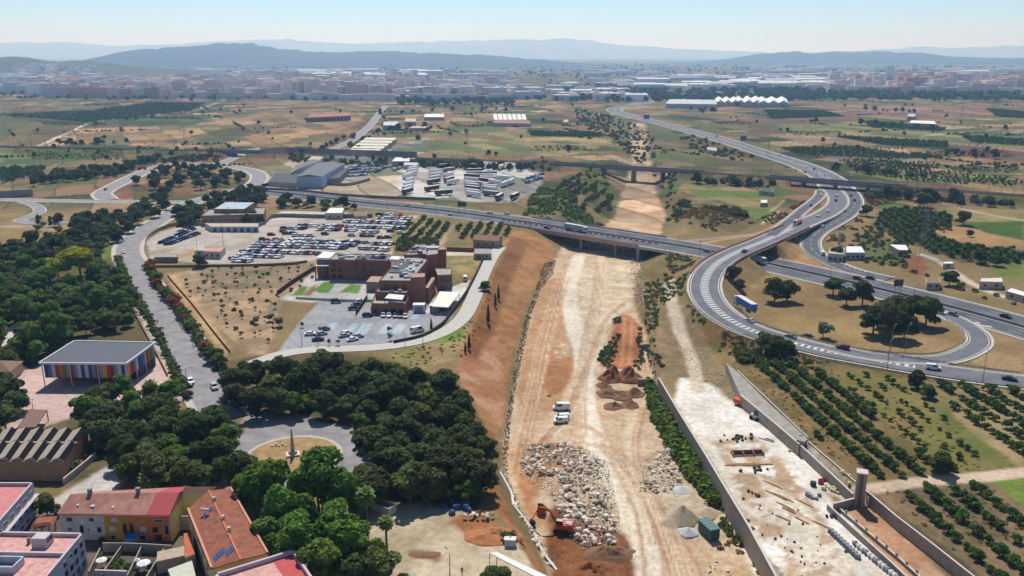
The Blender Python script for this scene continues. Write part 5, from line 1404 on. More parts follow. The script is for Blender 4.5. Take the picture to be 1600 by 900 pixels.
def small_car(k,c):
 key = k + ' ' + c
 if key in SMALL: return SMALL[key]
 g,ty,lm,rl = vmats();mb = MB();car_shell(mb,k,0);car_glass(mb,k,1);p = PROFILE[k]
 for sx in (-1,1):
  for sy in (-1,1): wheel(mb,sx * p['L'] * .31,sy * (p['Wd'] / 2 - .12),.31,.26,2)
 SMALL[key] = mb.mesh('parked_car',[carpaint(c),g,ty]);return SMALL[key]
SMALL = {}
BIG = {}
def big_car(k,c,x,y,z,rz,label,cat='car',group=None):
 key = k + c
 if key not in BIG:
  g,ty,lm,rl = vmats();p = PROFILE[k]
  t = thing('van' if 'van' in k else 'car','x',cat)
  mb = MB();car_shell(mb,k);b = part(mb,'body',carpaint(c),t)
  mb = MB();car_glass(mb,k);part(mb,'windows',g,t)
  for sx in (-1,1):
   for sy in (-1,1):
    mb = MB();wheel(mb,sx * p['L'] * .31,sy * (p['Wd'] / 2 - .12),.33,.27);part(mb,'wheel',ty,t)
  for sy in (-1,1):
   mb = MB();mb.box(p['L'] / 2,sy * p['Wd'] * .36,p['hood'] - .3,.06,.32,.16);part(mb,'headlight',lm,t)
   mb = MB();mb.box(-p['L'] / 2,sy * p['Wd'] * .4,p['belt'] - .3,.06,.2,.24);part(mb,'tail_light',rl,t)
  BIG[key] = register(t)
  t['category'] = cat;t.location = (x,y,z);t.rotation_euler = (0,0,rz);t['label'] = label
  if group: t['group'] = group
  return t
 c2 = copy_tree(BIG[key],(x,y,z),rz,1.0,label)
 c2['category'] = cat
 if group: c2['group'] = group
 elif 'group' in c2: del c2['group']
 return c2

def heading(px,py,qx,qy,z=0):
 a,b = P(px,py,z),P(qx,qy,z);return math.atan2(b[1] - a[1],b[0] - a[0])

def lorry(x,y,z,rz,label,col,cab=True,L=13.5,h=2.7,cat='lorry',group=None,tanker=False,side=None):
 """semi-trailer, with or without its tractor"""
 g,ty,lm,rl = vmats();key = ('L',col,cab,L,tanker,side)
 if key in BIG:
  c = copy_tree(BIG[key],(x,y,z),rz,1,label);c['category'] = cat
  if group: c['group'] = group
  elif 'group' in c: del c['group']
  return c
 t = thing('lorry' if cab else 'trailer',label,cat,(x,y,z),rz,group)
 rm = mat('trailer roof',C(232,230,226),var=.1,scale=.5)
 mb = MB()
 if tanker:
  mb.tube((-L / 2,0,1.2 + 1.2),(L / 2,0,1.2 + 1.2),1.25,1.25,14)
  for k in range(5): mb.box(-L / 2 + 1 + k * (L - 2) / 4,0,3.6,.5,.5,.2)
 else: mb.box(0,0,1.15,L,2.5,h,0,0,top=1)
 part(mb,'trailer_body',[mat('trailer side ' + (side or col),C(*PAINT_COL[side or col],.8),rough=.4,var=.06),rm],t)
 mb = MB();mb.box(0,0,.95,L * .96,1.1,.2);mb.box(L * .22,0,.5,.2,1.2,.5);part(mb,'chassis',mat('chassis steel',C(60,60,62)),t)
 for k in range(3):
  mb = MB();[wheel(mb,-L / 2 + 1.6 + k * 1.3,s * 1.05,.48,.4) for s in (-1,1)];part(mb,'wheel_axle',ty,t)
 if cab:
  X = L / 2 + 1.6;mb = MB()
  prof = [(X - 1.1,.7),(X + 1.15,.6),(X + 1.15,1.7),(X + .95,2.9),(X + .5,3.5),(X - 1.1,3.6)]
  n = len(prof);vs = [(a,-1.22,b) for a,b in prof] + [(a,1.22,b) for a,b in prof]
  mb.add(vs,[(i,(i + 1) % n,n + (i + 1) % n,n + i) for i in range(n)] + [tuple(reversed(range(n))),tuple(range(n,2 * n))]);part(mb,'cab',carpaint('white' if col in ('white','silver') else 'white'),t)
  mb = MB();mb.quad((X + 1.17,-1.1,1.8),(X + 1.17,1.1,1.8),(X + .99,1.1,2.85),(X + .99,-1.1,2.85))
  for s in (-1,1): mb.quad((X - .3,s * 1.24,1.8),(X + .9,s * 1.24,1.8),(X + .8,s * 1.24,2.6),(X - .3,s * 1.24,2.6))
  part(mb,'windscreen',g,t)
  for k in (-2.4,.4):
   mb = MB();[wheel(mb,X + k,s * 1.02,.5,.36) for s in (-1,1)];part(mb,'wheel_axle',ty,t)
 BIG[key] = register(t)
 return t

def vehicles():
 g,ty,lm,rl = vmats()
 rows = [((589,336.5),(627,337.5),6,0),((588,341.5),(643,343),9,0),((538,348),(583,349),9,0),((587,349),(644,350.5),10,0),((468,353.5),(497,354.5),6,0),((505,354.5),(535,355.5),6,0),((541,356),(588,357),9,0),((591,357),(635,358),8,0),
   ((453,358),(478,358.5),4,0),((495,360),(531,360.5),6,0),((541,361.5),(556,361.5),3,0),((563,364),(596,364.5),5,0),((428,376.5),(440,377),3,0),((447,377),(474,378),5,0),((494,379),(520,379.5),6,0),((533,380),(561,380.5),6,0),((583,381.5),(613,382),6,0),
   ((393,385),(470,387),14,0),((474,387),(541,389),12,0),((378,393),(470,396),17,0),((474,396),(498,397),5,0),((361,404),(388,405.5),5,0),((366,408),(392,409),5,0),((563,388.5),(592,390),6,0),((594,391),(606,391.5),3,0),((376,397),(386,398),2,0),((402,381),(440,382),6,0),((450,382.3),(497,383.5),9,0),((374,400.5),(440,402),13,0),((505,383.5),(556,384.5),10,0)]
 pal = ['white'] * 9 + ['silver'] * 5 + ['grey'] * 2 + ['black'] * 2 + ['pale blue','red','dark blue','beige']
 def put(px,py,c,k,rz,lab,grp):
  x,y = P(px,py,0);o = obj('parked_car',small_car(k,c));o.location = (x,y,gz(x,y) + .02);o.rotation_euler = (0,0,rz);o.scale = (1.16,) * 3;tag(o,lab,'car',grp)
 n = 0
 for a,b,k,_ in rows:
  k = round(k * 1.18)
  for i in range(k):
   if RND.random() < .04: continue
   t = (i + .5) / k;c = RND.choice(pal);kind = RND.choice(['hatch','hatch','sedan','suv'])
   put(a[0] + (b[0] - a[0]) * t,a[1] + (b[1] - a[1]) * t,c,kind,math.radians(RND.uniform(65,69)) + (math.pi if RND.random() < .5 else 0),'%s car parked in the rows of the fenced gravel car depot' % c,'cars of the gravel depot, ' + c);n += 1
 for px,py,c in [(443,363,'maroon'),(424,368,'red'),(411,375,'maroon'),(418,377,'red'),(444,358,'maroon'),(610,362.5,'red'),(595,372.5,'red'),(568,370,'maroon'),(508,367,'black'),(462,369.5,'white'),(473,369.5,'white'),(485,370,'silver'),(485,376.5,'white'),(550,369,'beige'),(580,370,'grey'),(606,372,'black'),(572,380,'silver'),(626,365,'white'),(458,366,'black'),(447,366,'black')]:
  put(px,py,c,'hatch',math.radians(RND.uniform(-20,20)),'%s car standing loose between the rows of the gravel depot' % c,'loose cars of the depot, ' + c);n += 1
 for k in range(12):
  t = k / 11;put(254 + 46 * t,380 - 21 * t,['dark blue','blue','black','dark blue','white'][k % 5],'sedan',.4,'%s car in the slanted double row at the left end of the depot' % ['dark blue','blue','black','dark blue','white'][k % 5],'slanted row of the depot, ' + ['dark blue','blue','black','dark blue','white'][k % 5]);n += 1
 for k in range(10):
  t = k / 9;c = ['dark blue','dark blue','pale blue','blue'][k % 4];put(263 + 44 * t,382.5 - 16 * t,c,'sedan',.4,'%s car in the slanted double row at the left end of the depot' % c,'slanted row of the depot, ' + c);n += 1
 lots = [((545,262),(595,260),8),((540,267),(590,265),8),((536,272),(585,269),8),((534,277),(575,274),6),((586,271),(604,262),5),((560,258),(615,262),8),((470,292),(490,293),5),((412,291),(428,289),4),((615,268),(632,262),4)]
 for a,b,k in lots:
  for i in range(k):
   t = (i + .5) / k;c = RND.choice(['white','white','silver','pale blue','grey','dark blue','blue'])
   put(a[0] + (b[0] - a[0]) * t,a[1] + (b[1] - a[1]) * t,c,RND.choice(['hatch','van','sedan']),RND.uniform(.6,1.2),'%s vehicle in the crowded yard beside the grey warehouse' % c,'vehicles beside the grey warehouse, ' + c);n += 1
 print('DEPOT',n)
 Z = lambda a,b: (600 + a / 6.154,240 + b / 6.154)
 TR = [(235,165,370,120,'white'),(200,205,345,180,'white'),(150,260,305,225,'white'),(190,300,315,260,'white'),(175,335,300,300,'white'),(165,370,290,335,'white'),(165,405,290,368,'dark blue'),(180,110,310,98,'silver'),
  (530,145,650,133,'maroon'),(560,188,685,172,'grey'),(430,238,560,218,'white'),(550,245,685,217,'white'),(560,292,690,257,'maroon'),(405,302,550,277,'green'),(380,372,540,347,'maroon'),(495,408,650,395,'green'),
  (840,140,940,135,'black'),(790,190,950,186,'dark blue'),(940,215,1080,212,'grey'),(775,238,920,246,'maroon'),(935,240,1080,238,'white'),(770,268,920,280,'white'),(930,278,1050,290,'maroon'),(765,302,900,322,'white'),(900,312,1000,332,'grey'),(770,352,940,372,'black'),(960,358,1070,374,'white'),(770,405,950,432,'white'),(945,402,1110,422,'grey'),(1000,288,1130,312,'white'),(1190,312,1260,275,'white'),(1040,155,1100,125,'dark blue'),(1100,165,1160,135,'white'),(1070,475,1150,432,'maroon'),(640,300,680,292,'white'),(210,232,330,205,'white'),(205,185,350,150,'white'),(1060,250,1180,262,'white'),(800,215,930,212,'silver'),(940,262,1060,264,'white'),(1130,330,1190,305,'white'),(770,328,930,346,'silver'),(950,340,1080,352,'white'),(770,380,930,402,'white'),(440,205,560,192,'white'),(430,270,550,248,'white'),(1205,485,1310,435,'black')]
 for a,b,c,d,col in TR:
  p,q = P(*Z(a,b)),P(*Z(c,d));rz = math.atan2(q[1] - p[1],q[0] - p[0]);x,y = (p[0] + q[0]) / 2,(p[1] + q[1]) / 2
  lorry(x,y,gz(x,y) + .02,rz,'%s box trailer standing in the lorry park' % ('white' if col == 'white' else col + ' sided'),col,cab=False,L=13.6,h=2.9,cat='trailer',group='trailers of the lorry park, ' + col)
 for k in range(9):
  a = 1350 + (k % 5) * 42;b = 262 - (k % 5) * 14 + (26 if k >= 5 else 0)
  x,y = P(*Z(a + (30 if k >= 5 else 0),b));big_car('bigvan','pale blue' if k % 3 else 'white',x,y,gz(x,y),.7,'%s delivery van parked in the corner of the lorry park' % ('pale blue' if k % 3 else 'white'),'van','vans in the corner of the lorry park, ' + ('pale blue' if k % 3 else 'white'))
 def traffic(px,py,qx,qy,z,kind,col,lab,cat='car'):
  x,y = P(px,py,z);big_car(kind,col,x,y,z + .02,heading(px,py,qx,qy,z),lab,cat)
 T = [(193,395,205,425,0,'hatch','white','white car driving down the curve of the boulevard'),(335,607,345,625,0,'suv','silver','silver car on the boulevard reaching the dark grove'),(298,598,306,612,0,'hatch','white','white car parked at the lower kerb of the boulevard'),(290,606,300,604,0,'sedan','black','black car parked beside the pavilion trees'),
  (637,323,660,325,0,'sedan','black','black car alone on the left end of the highway'),(765,334,745,332,0,'hatch','white','white car on the far carriageway before the bridge'),(705,337,730,340,0,'hatch','silver','silver car near the start of the bridge, closer lane'),(857,341,835,338,0,'sedan','silver','silver car on the far side of the bridge'),(940,353,920,350,0,'sedan','maroon','dark red car on the far side of the bridge'),(792,335,770,333,0,'hatch','white','white hatchback just before the bridge'),
  (855,357,875,360,0,'sedan','maroon','dark red pickup on the near side of the bridge behind the lorry'),(1105,394,1125,398,0,'hatch','grey','grey car about to pass under the flyover'),
  (1163,394,1190,381,6.5,'sedan','black','black car on top of the flyover'),(1235,528,1225,525,1.2,'sedan','grey','grey blue car on the loop road, left of the black one'),(1261,527.5,1245,524,1,'sedan','black','black car on the loop road above the hatching'),(1317,545,1300,542,1,'suv','maroon','dark red people carrier on the loop road'),(1458,577,1475,579,.5,'van','white','white van on the ramp at the right'),(1577,594,1595,597,.3,'sedan','black','black car at the right end of the ramp'),
  (1172,503,1160,497,2.2,'sedan','silver','silver car behind the blue lorry on the ramp'),(1340,437,1360,441,0,'suv','maroon','dark red car on the highway right of the flyover'),(1360,436,1380,440,0,'sedan','black','black car on the highway beside the dark red one'),(1571,496,1590,501,0,'sedan','black','black car at the far right of the highway'),(1490,493,1500,496,0,'hatch','grey','grey car merging from the loop onto the highway'),(1470,490,1480,492,0,'hatch','white','white car at the loop exit'),
  (1285,398,1275,388,.4,'van','white','white van on the slip road beside the farm'),(1286,355,1300,347,1.1,'sedan','silver','silver car on the slip road bend'),(1278,340,1290,332,2.4,'hatch','white','white car on the ramp behind the crane lorry'),(1294,331,1303,322,1.8,'sedan','white','second white car up the ramp'),(1320,331,1330,322,.6,'hatch','silver','silver car on the slip road near the railway bridge'),(1306,314,1308,305,.8,'hatch','dark blue','dark blue car close to the railway bridge'),(1307,307,1308,300,.4,'hatch','white','white car emerging under the railway bridge'),(1330,307,1332,312,0,'hatch','black','black car on the right lanes under the railway bridge'),(1335,314,1336,320,.3,'hatch','black','black car on the right lanes below the railway bridge'),(1267,322,1275,313,1.4,'sedan','dark blue','dark blue car on the left merging lane'),(1283,305,1280,312,.3,'hatch','white','white car at the top of the left merging lane'),
  (1231,247,1240,252,0,'hatch','white','white car on the motorway, lower of a spread queue'),(1218,244,1228,248,0,'hatch','silver','silver car on the motorway above the railway'),(1241,253,1250,257,0,'hatch','white','white car on the motorway closest above the railway'),(1261,261,1270,266,0,'sedan','white','white saloon on the motorway lane edge'),(1272,265,1280,270,0,'sedan','black','black saloon on the motorway near the railway'),(1290,274,1298,280,0,'hatch','white','white car just above the railway bridge'),(1258,270,1266,276,0,'sedan','dark blue','dark car in the left motorway lane'),(1205,246,1215,250,0,'hatch','white','white car on the left motorway lane'),(1170,230,1180,234,0,'bigvan','white','white van far along the motorway'),(1120,214,1130,217,0,'bigvan','silver','pale van farther along the motorway'),(1330,275,1340,281,0,'hatch','silver','silver car on the motorway service lane'),
  (165,297,160,301,0,'sedan','black','dark car on the bend of the western interchange'),(316,261,300,258,0,'hatch','grey','grey car on the far loop of the western interchange'),(355,264,370,268,0,'hatch','black','black car on the upper western loop'),(275,340,290,330,0,'hatch','black','dark car turning at the boulevard junction'),(590,192,588,200,0,'bigvan','black','dark van on the far town road'),
  (525,472.5,540,472,0,'suv','black','black four-wheel drive alone at the top of the institute car park'),(485,523.5,498,523,0,'sedan','white','white saloon, leftmost in the institute car park'),(503,523,515,521,0,'hatch','silver','silver hatchback between two cars in the institute car park'),(497,532,510,531,0,'sedan','black','black saloon nearest the trees in the institute car park'),(507,516,517,514,0,'suv','grey','grey car behind the silver hatchback in the institute car park'),
  (538,526,548,524,0,'sedan','silver','silver saloon in the middle row of the institute car park'),(542,522,552,520,0,'hatch','white','white hatchback behind the silver saloon in the middle row'),(551,532,562,530,0,'sedan','white','white saloon nearest the tall pine'),(560,527,568,526,0,'hatch','silver','silver hatchback hidden beside the tall pine'),
  (552,483,562,482,0,'sedan','black','black car beside the terrace block of the institute'),(557,477,568,475,0,'sedan','grey','grey car in the strip beside the terrace block'),(562,472,572,470,0,'hatch','white','white car in the strip beside the terrace block'),
  (599,494.5,598,500,0,'hatch','silver','leftmost of five small cars below the terrace block'),(608,494.5,607,500,0,'hatch','white','second from left of five small cars below the terrace block'),(617.5,495,617,500,0,'hatch','grey','middle of five small cars below the terrace block'),(625.5,495.5,625,500,0,'hatch','black','fourth of five small cars below the terrace block'),(633,496,633,500,0,'hatch','beige','rightmost of five small cars below the terrace block'),
  (652,519,665,516,0,'bigvan','white','white panel van parked at the right of the institute car park'),(697,484.5,708,483,0,'van','grey','grey van at the gate of the white yard'),(727,438,728,432,0,'bigvan','white','white van in the back corner of the white yard'),(574,494,580,494,0,'hatch','black','small black car by the terrace corner'),
  (189,378.5,194,377,0,'van','white','white van parked under the trees at the boulevard bend')]
 for t in T:
  cat = 'van' if 'van' in t[5] else 'car'
  traffic(*t[:7],t[7],cat)
 for px,py,qx,qy,k,lab in [(877,640,860,640,'bigvan','white panel van, upper of the two parked on the riverbed'),(876,660,858,661,'van','white van with a darker cab, lower pair on the riverbed'),(878,655,860,656,'van','white van half hidden behind another on the riverbed')]:
  x,y,z = pg(px,py);big_car(k,'white',x,y,z,heading(px,py,qx,qy,-7),lab,'van')
 x,y = P(897,360.5,0);lorry(x,y,.02,heading(880,357,920,364),'white grey articulated lorry crossing the highway bridge','silver',True,13.5,2.7)
 x,y = P(1166,483.5,3);lorry(x,y,3.0,heading(1186,494,1150,472,3),'blue articulated lorry with a white roof on the ramp curve','sky blue',True,13,2.8)
 x,y = P(1176,410,0);lorry(x,y,.02,heading(1170,408,1190,412),'white lorry in the shade under the flyover','white',True,9,2.6)
 x,y = P(1246,350.5,4);rz = heading(1256,346,1238,355,4)
 t = thing('flatbed_lorry','white flatbed lorry with an upright red crane on the ramp','lorry',(x,y,3.9),rz)
 mb = MB();mb.box(-1,0,1.0,8,2.5,.25);mb.box(-1,1.2,1.25,8,.08,.5);mb.box(-1,-1.2,1.25,8,.08,.5);part(mb,'bed',mat('crane red',C(190,44,40),var=.1),t)
 mb = MB();mb.box(4.4,0,.7,2.2,2.4,2.6,taper=.9);part(mb,'cab',carpaint('white'),t)
 mb = MB();mb.quad((5.47,-1,1.9),(5.47,1,1.9),(5.4,1,2.9),(5.4,-1,2.9));part(mb,'windscreen',g,t)
 mb = MB();mb.beam((-4.2,.5,1.2),(-4.6,.5,4.2),.4,.3);mb.beam((-4.2,-.6,1.2),(-3.8,-.6,4.0),.4,.3);part(mb,'crane',MATS['crane red'],t)
 for k in (-3.5,-2.2,4.2):
  mb = MB();[wheel(mb,k,s,.5,.4) for s in (-1,1)];part(mb,'wheel_axle',ty,t)
# ================================================================= buildings
def V2(a): return np.array(a[:2],float)
def lp(a,b,t): return (a[0] + (b[0] - a[0]) * t,a[1] + (b[1] - a[1]) * t)
WIN = {}
def window(parent,a,b,z0,w,h,t,frame=None,glass=None,name='window',depth=.07,label=None):
 """window on the vertical face from plan point a to b at fraction t; outside is to the right of a->b"""
 fr = frame or mat('white window frame',C(206,204,200),var=.05);gl = glass or mat('window glass',C(40,48,58,.7),rough=.12,var=0,spec=.6)
 a,b = V2(a),V2(b);d = (b - a) / np.linalg.norm(b - a);n = np.array([d[1],-d[0]]);c = a + (b - a) * t + n * depth * .5
 ang = math.atan2(d[1],d[0])
 mb = MB()
 for s in (-1,1):
  q = c + d * s * (w / 2);mb.box(q[0],q[1],z0,.1,depth + .06,h,ang)
 mb.box(c[0],c[1],z0 - .1,w + .25,depth + .14,.1,ang);mb.box(c[0],c[1],z0 + h,w + .1,depth + .06,.1,ang)
 f = mb.build(name,fr,parent)
 if label: f['label'] = label
 mb = MB();q = c;mb.box(q[0],q[1],z0 + .001,w - .1,depth * .6,h - .002,ang);mb.build('glass' if 'door' not in name else 'leaf',gl,f)
 return f

def flat_block(root,quad,z0,z1,wall,roof,par=.5,name='wall',thick=.25,rname='roof',parcol=None):
 """walls + roof slab + parapet on a plan quad (FL, FR, BR, BL) in the root's frame"""
 mb = MB();mb.prism(quad,z0,z1);w = mb.build(name,wall,root)
 mb = MB();c = np.mean(np.array(quad),0);ins = [tuple(c + (np.array(q) - c) * .985) for q in quad]
 mb.prism(ins,z1 + .004,z1 + .07);mb.build(rname,roof,root)
 if par > 0:
  mb = MB();n = len(quad)
  for i in range(n):
   a,b = V2(quad[i]),V2(quad[(i + 1) % n]);d = (b - a) / np.linalg.norm(b - a);nn = np.array([-d[1],d[0]]) * thick / 2
   if np.dot(nn,c - a) < 0: nn = -nn
   a2,b2 = a + nn,b + nn;mb.beam((a2[0],a2[1],z1 + .002),(b2[0],b2[1],z1 + .002),thick,par)
  mb.build('parapet',parcol or wall,root)
 return w

def loc(pts,o): return [(p[0] - o[0],p[1] - o[1]) for p in pts]

def near_houses():
 tile = mat('old pink roof tiles',C(182,128,112),var=.3,scale=.8,detail=7,bump=.25,stretch=(1,.4,1));tile2 = mat('terracotta tiles',C(160,98,74),var=.38,scale=.7,detail=8,bump=.3)
 tiler = mat('new red tiles',C(190,84,88),var=.12,scale=1.2,bump=.2)
 white = mat('white plaster',C(216,210,204),var=.2,scale=.6);ochre = mat('ochre plaster',C(212,158,58),var=.22,scale=.6);orange = mat('orange plaster',C(222,134,74),var=.24,scale=.6);cream = mat('yellow plaster',C(246,222,150,.85),var=.12,scale=.5)
 lilac = mat('pale parapet plaster',C(214,200,204),var=.1,scale=.7);pink = mat('pink terrace tiles',C(226,172,162),var=.34,scale=.9,detail=6);redt = mat('red terrace tiles',C(206,92,92),var=.15,scale=.9)
 steel = mat('chimney steel',C(150,148,146));shut = mat('white shutter',C(222,216,206),var=.05);brown = mat('brown shutter',C(128,76,56),var=.1)
 ze,zr = 6.2,8.2
 EL,ER = P(92,802,ze),P(264,805,ze);RL,RR = P(112,773,zr),P(279,770,zr)
 o = ((EL[0] + ER[0]) / 2,(EL[1] + ER[1]) / 2 + 4)
 h = thing('row_house','long row house with white, ochre and orange front under a pink tiled roof','house',(*o,0))
 EL,ER,RL,RR = loc([EL,ER,RL,RR],o)
 BL = (2 * RL[0] - EL[0],2 * RL[1] - EL[1]);BR = (2 * RR[0] - ER[0],2 * RR[1] - ER[1])
 M1,M2 = lp(EL,ER,.40),lp(EL,ER,.62);B1,B2 = lp(BL,BR,.40),lp(BL,BR,.62)
 for (a,b,c,d,m,nm) in ((EL,M1,B1,BL,white,'white'),(M1,M2,B2,B1,ochre,'ochre'),(M2,ER,BR,B2,orange,'orange')):
  mb = MB();mb.prism([a,b,c,d],-.3,ze);w = mb.build('wall',m,h);w['label'] = nm + ' plastered stretch of the front'
 mb = MB();g = lambda p,z: (p[0],p[1],z)
 for (e,r,b) in ((EL,RL,BL),(ER,RR,BR)):
  mb = MB();mb.prism([e,lp(e,b,.5),b],ze - .01,ze,bottom=True);mb.tri(g(e,ze),g(b,ze),g(r,zr - .1));mb.tri(g(e,ze),g(r,zr - .1),g(b,ze));w = mb.build('gable',cream,h);w['label'] = 'yellow gable end'
 mb = MB();e_ = V2(ER) - V2(EL);e_ = e_ / np.linalg.norm(e_) * .06;mb.beam((ER[0] + e_[0],ER[1] + e_[1],-.3),(BR[0] + e_[0],BR[1] + e_[1],-.3),.11,ze + .28);mb.build('side_wall',cream,h)['label'] = 'yellow side wall'
 def roofpiece(t0,t1,m,lab):
  mb = MB();e0,e1 = lp(EL,ER,t0),lp(EL,ER,t1);r0,r1 = lp(RL,RR,t0),lp(RL,RR,t1);b0,b1 = lp(BL,BR,t0),lp(BL,BR,t1)
  oh = .35;f = lambda e,r: (e[0] + (e[0] - r[0]) * .06,e[1] + (e[1] - r[1]) * .06)
  for (p0,p1,q0,q1) in ((f(e0,r0),f(e1,r1),r0,r1),(r0,r1,f(b0,r0),f(b1,r1))):
   z0,z1 = (ze,zr) if q0 == r0 else (zr,ze)
   mb.add([g(p0,z0 - .05),g(p1,z0 - .05),g(q1,z1),g(q0,z1),g(p0,z0 + .12),g(p1,z0 + .12),g(q1,z1 + .17),g(q0,z1 + .17)],[(4,5,6,7),(0,3,2,1),(0,1,5,4),(1,2,6,5),(2,3,7,6),(3,0,4,7)])
  r = mb.build('roof',m,h)
  if lab: r['label'] = lab
  return r
 rf = roofpiece(-.01,.80,tile,'weathered pink tiles');roofpiece(.802,1.01,tiler,'newer crimson tiled end')
 for t,u,lab in ((.17,1.02,None),(.62,1.02,None)):
  p = lp(lp(EL,ER,t),lp(RL,RR,t),u);mb = MB();mb.box(p[0],p[1],zr - .3,.8,.6,1.5);mb.box(p[0],p[1],zr + 1.2,1.0,.8,.12);mb.build('chimney',steel,rf)
 for t,u in ((.27,.35),(.13,.4),(.46,.3)):
  p = lp(lp(EL,ER,t),lp(RL,RR,t),u);z = ze + (zr - ze) * u + .2;mb = MB();mb.box(p[0],p[1],z - .1,.8 if t == .27 else .4,.7,.2);mb.build('skylight',mat('skylight glass',C(226,232,236),rough=.2,var=.05),rf)
 for t,z,w_,hh,fm in ((.09,4.4,1.3,.8,None),(.29,4.5,1.1,.7,None),(.08,2.2,.9,.5,None),(.35,1.9,1.0,1.2,None),(.19,1.6,.9,1.9,white),(.25,2.2,.4,.5,None),(.50,4.5,1.4,.7,shut),(.47,2.3,1.2,.9,shut),(.585,2.0,.8,2.0,brown),(.645,2.0,.8,2.0,brown),(.75,2.3,1.2,1.0,shut),(.86,2.2,1.1,1.0,brown),(.90,4.6,1.8,.45,None),(.965,1.7,.9,2.3,None),(.47,.2,1.1,1.0,None),(.6,0,.9,2.1,brown),(.74,.3,1.3,1.0,None),(.88,.2,1.4,1.2,brown)):
  window(h,EL,ER,z,w_,hh,t,fm if fm not in (shut,) else shut,shut if fm is shut else None)
 mb = MB();mb.beam((lp(EL,ER,.02)[0],EL[1] - .6,ze - .12),(lp(EL,ER,.98)[0],ER[1] - .6,ze - .12),.14,.12);mb.build('gutter',mat('gutter',C(150,90,80)),h)
 ze,zr = 6.4,8.0
 A,D = P(294,797,ze),P(331,890,ze);R0,R1 = P(326,768,zr),P(376,876,zr);A2,D2 = P(360,764,ze),P(418,866,ze)
 o = R0;h = thing('terraced_house','terraced house with a large terracotta roof carrying solar panels','house',(o[0],o[1],0))
 A,D,R0,R1,A2,D2 = loc([A,D,R0,R1,A2,D2],o)
 mb = MB();mb.prism([A,D,D2,A2],-.3,ze);mb.tri(g(A,ze),g(A2,ze),g(R0,zr));mb.tri(g(D,ze),g(D2,ze),g(R1,zr));mb.build('wall',cream,h)
 mb = MB()
 for (p0,p1,q0,q1) in ((A,D,R0,R1),(A2,D2,R0,R1)):
  f = lambda e,r: (e[0] + (e[0] - r[0]) * .07,e[1] + (e[1] - r[1]) * .07)
  a,b = f(p0,q0),f(p1,q1)
  mb.add([g(a,ze - .1),g(b,ze - .1),g(q1,zr),g(q0,zr),g(a,ze + .1),g(b,ze + .1),g(q1,zr + .2),g(q0,zr + .2)],[(4,5,6,7),(0,3,2,1),(0,1,5,4),(1,2,6,5),(2,3,7,6),(3,0,4,7)])
 rf = mb.build('roof',tile2,h,fix=True)
 mb = MB();mb.beam(g(R0,zr + .2),g(R1,zr + .2),.35,.16);mb.build('ridge_tiles',mat('ridge tile',C(214,130,90),var=.15,scale=1),rf)
 for s,(e0,e1) in enumerate(((A,D),(A2,D2))):
  mb = MB();f = .97;mb.beam(g(e0,ze),g(e1,ze),.45,.55);w = mb.build('parapet',mat('pink parapet',C(222,158,132),var=.15,scale=1),h)
 for t,u in ((.45,.98),(.62,1.0),(.16,.97)):
  p = lp(lp(A,D,t),lp(R0,R1,t),u);mb = MB();mb.box(p[0] + .4,p[1],zr - .2,.55,.55,1.3);mb.build('chimney',white,rf)
 pv = mat('solar cell',C(70,92,140),rough=.15,var=.1,scale=6,spec=.6)
 def panel(t,u,w_,d_,tilt,lab):
  p = lp(lp(A,D,t),lp(R0,R1,t),u);z = ze + (zr - ze) * u + .3
  e = V2(D) - V2(A);e /= np.linalg.norm(e);s = V2(R0) - V2(A);s /= np.linalg.norm(s)
  q = MB();P0 = V2(p);c = [P0 - e * w_ / 2 - s * d_ / 2,P0 + e * w_ / 2 - s * d_ / 2,P0 + e * w_ / 2 + s * d_ / 2,P0 - e * w_ / 2 + s * d_ / 2]
  dz = (zr - ze) / np.linalg.norm(V2(R0) - V2(A)) * d_ + tilt
  vs = [(c[0][0],c[0][1],z - dz / 2),(c[1][0],c[1][1],z - dz / 2),(c[2][0],c[2][1],z + dz / 2),(c[3][0],c[3][1],z + dz / 2)]
  q.add(vs + [(x,y,zz - .08) for x,y,zz in vs],[(0,1,2,3),(7,6,5,4),(0,4,5,1),(1,5,6,2),(2,6,7,3),(3,7,4,0)])
  n = q.build('solar_panel',pv,rf);
  if lab: n['label'] = lab
 panel(.86,.38,1.8,2.4,0,None);panel(.86,.80,1.8,2.2,0,None);panel(.28,.42,1.8,1.5,.8,'tilted solar water heater panel');panel(.24,.78,1.6,1.0,0,None)
 p = lp(lp(A,D,.27),lp(R0,R1,.27),.5);mb = MB();mb.tube((p[0] - .9,p[1] + .5,8.6),(p[0] + .9,p[1] + .2,8.6),.3,.3,10);mb.build('water_tank',white,rf)
 for t in (.2,.4,.62,.8):
  window(h,A,D,3.6,1.0,1.2,t)
  window(h,A,D,.8,1.0,1.4,t)
 ze = 7.2;q = [P(281,800,3),P(300,795,3),P(330,772,ze),P(292,766,ze)]
 a,b,c,d = P(284,772,ze),P(326,771,ze),P(352,762,ze),P(292,763,ze)
 o = a;h = thing('yellow_house','yellow walled house behind the gap between the two tiled roofs','house',(o[0],o[1],0));Q = loc([a,b,c,d],o)
 mb = MB();mb.prism(Q,-.3,ze);mb.build('wall',cream,h)
 mb = MB();c0 = lp(Q[0],Q[3],.5);c1 = lp(Q[1],Q[2],.5);mb.quad(g(Q[0],ze + .01),g(Q[1],ze + .01),g(c1,ze + 1),g(c0,ze + 1));mb.quad(g(c0,ze + 1),g(c1,ze + 1),g(Q[2],ze + .01),g(Q[3],ze + .01));mb.tri(g(Q[0],ze),g(c0,ze + 1),g(Q[3],ze));mb.tri(g(Q[1],ze),g(Q[2],ze),g(c1,ze + 1));mb.build('roof',mat('brown roof tiles',C(150,116,92),var=.25,scale=.8,bump=.2),h)
 z1 = 7.6
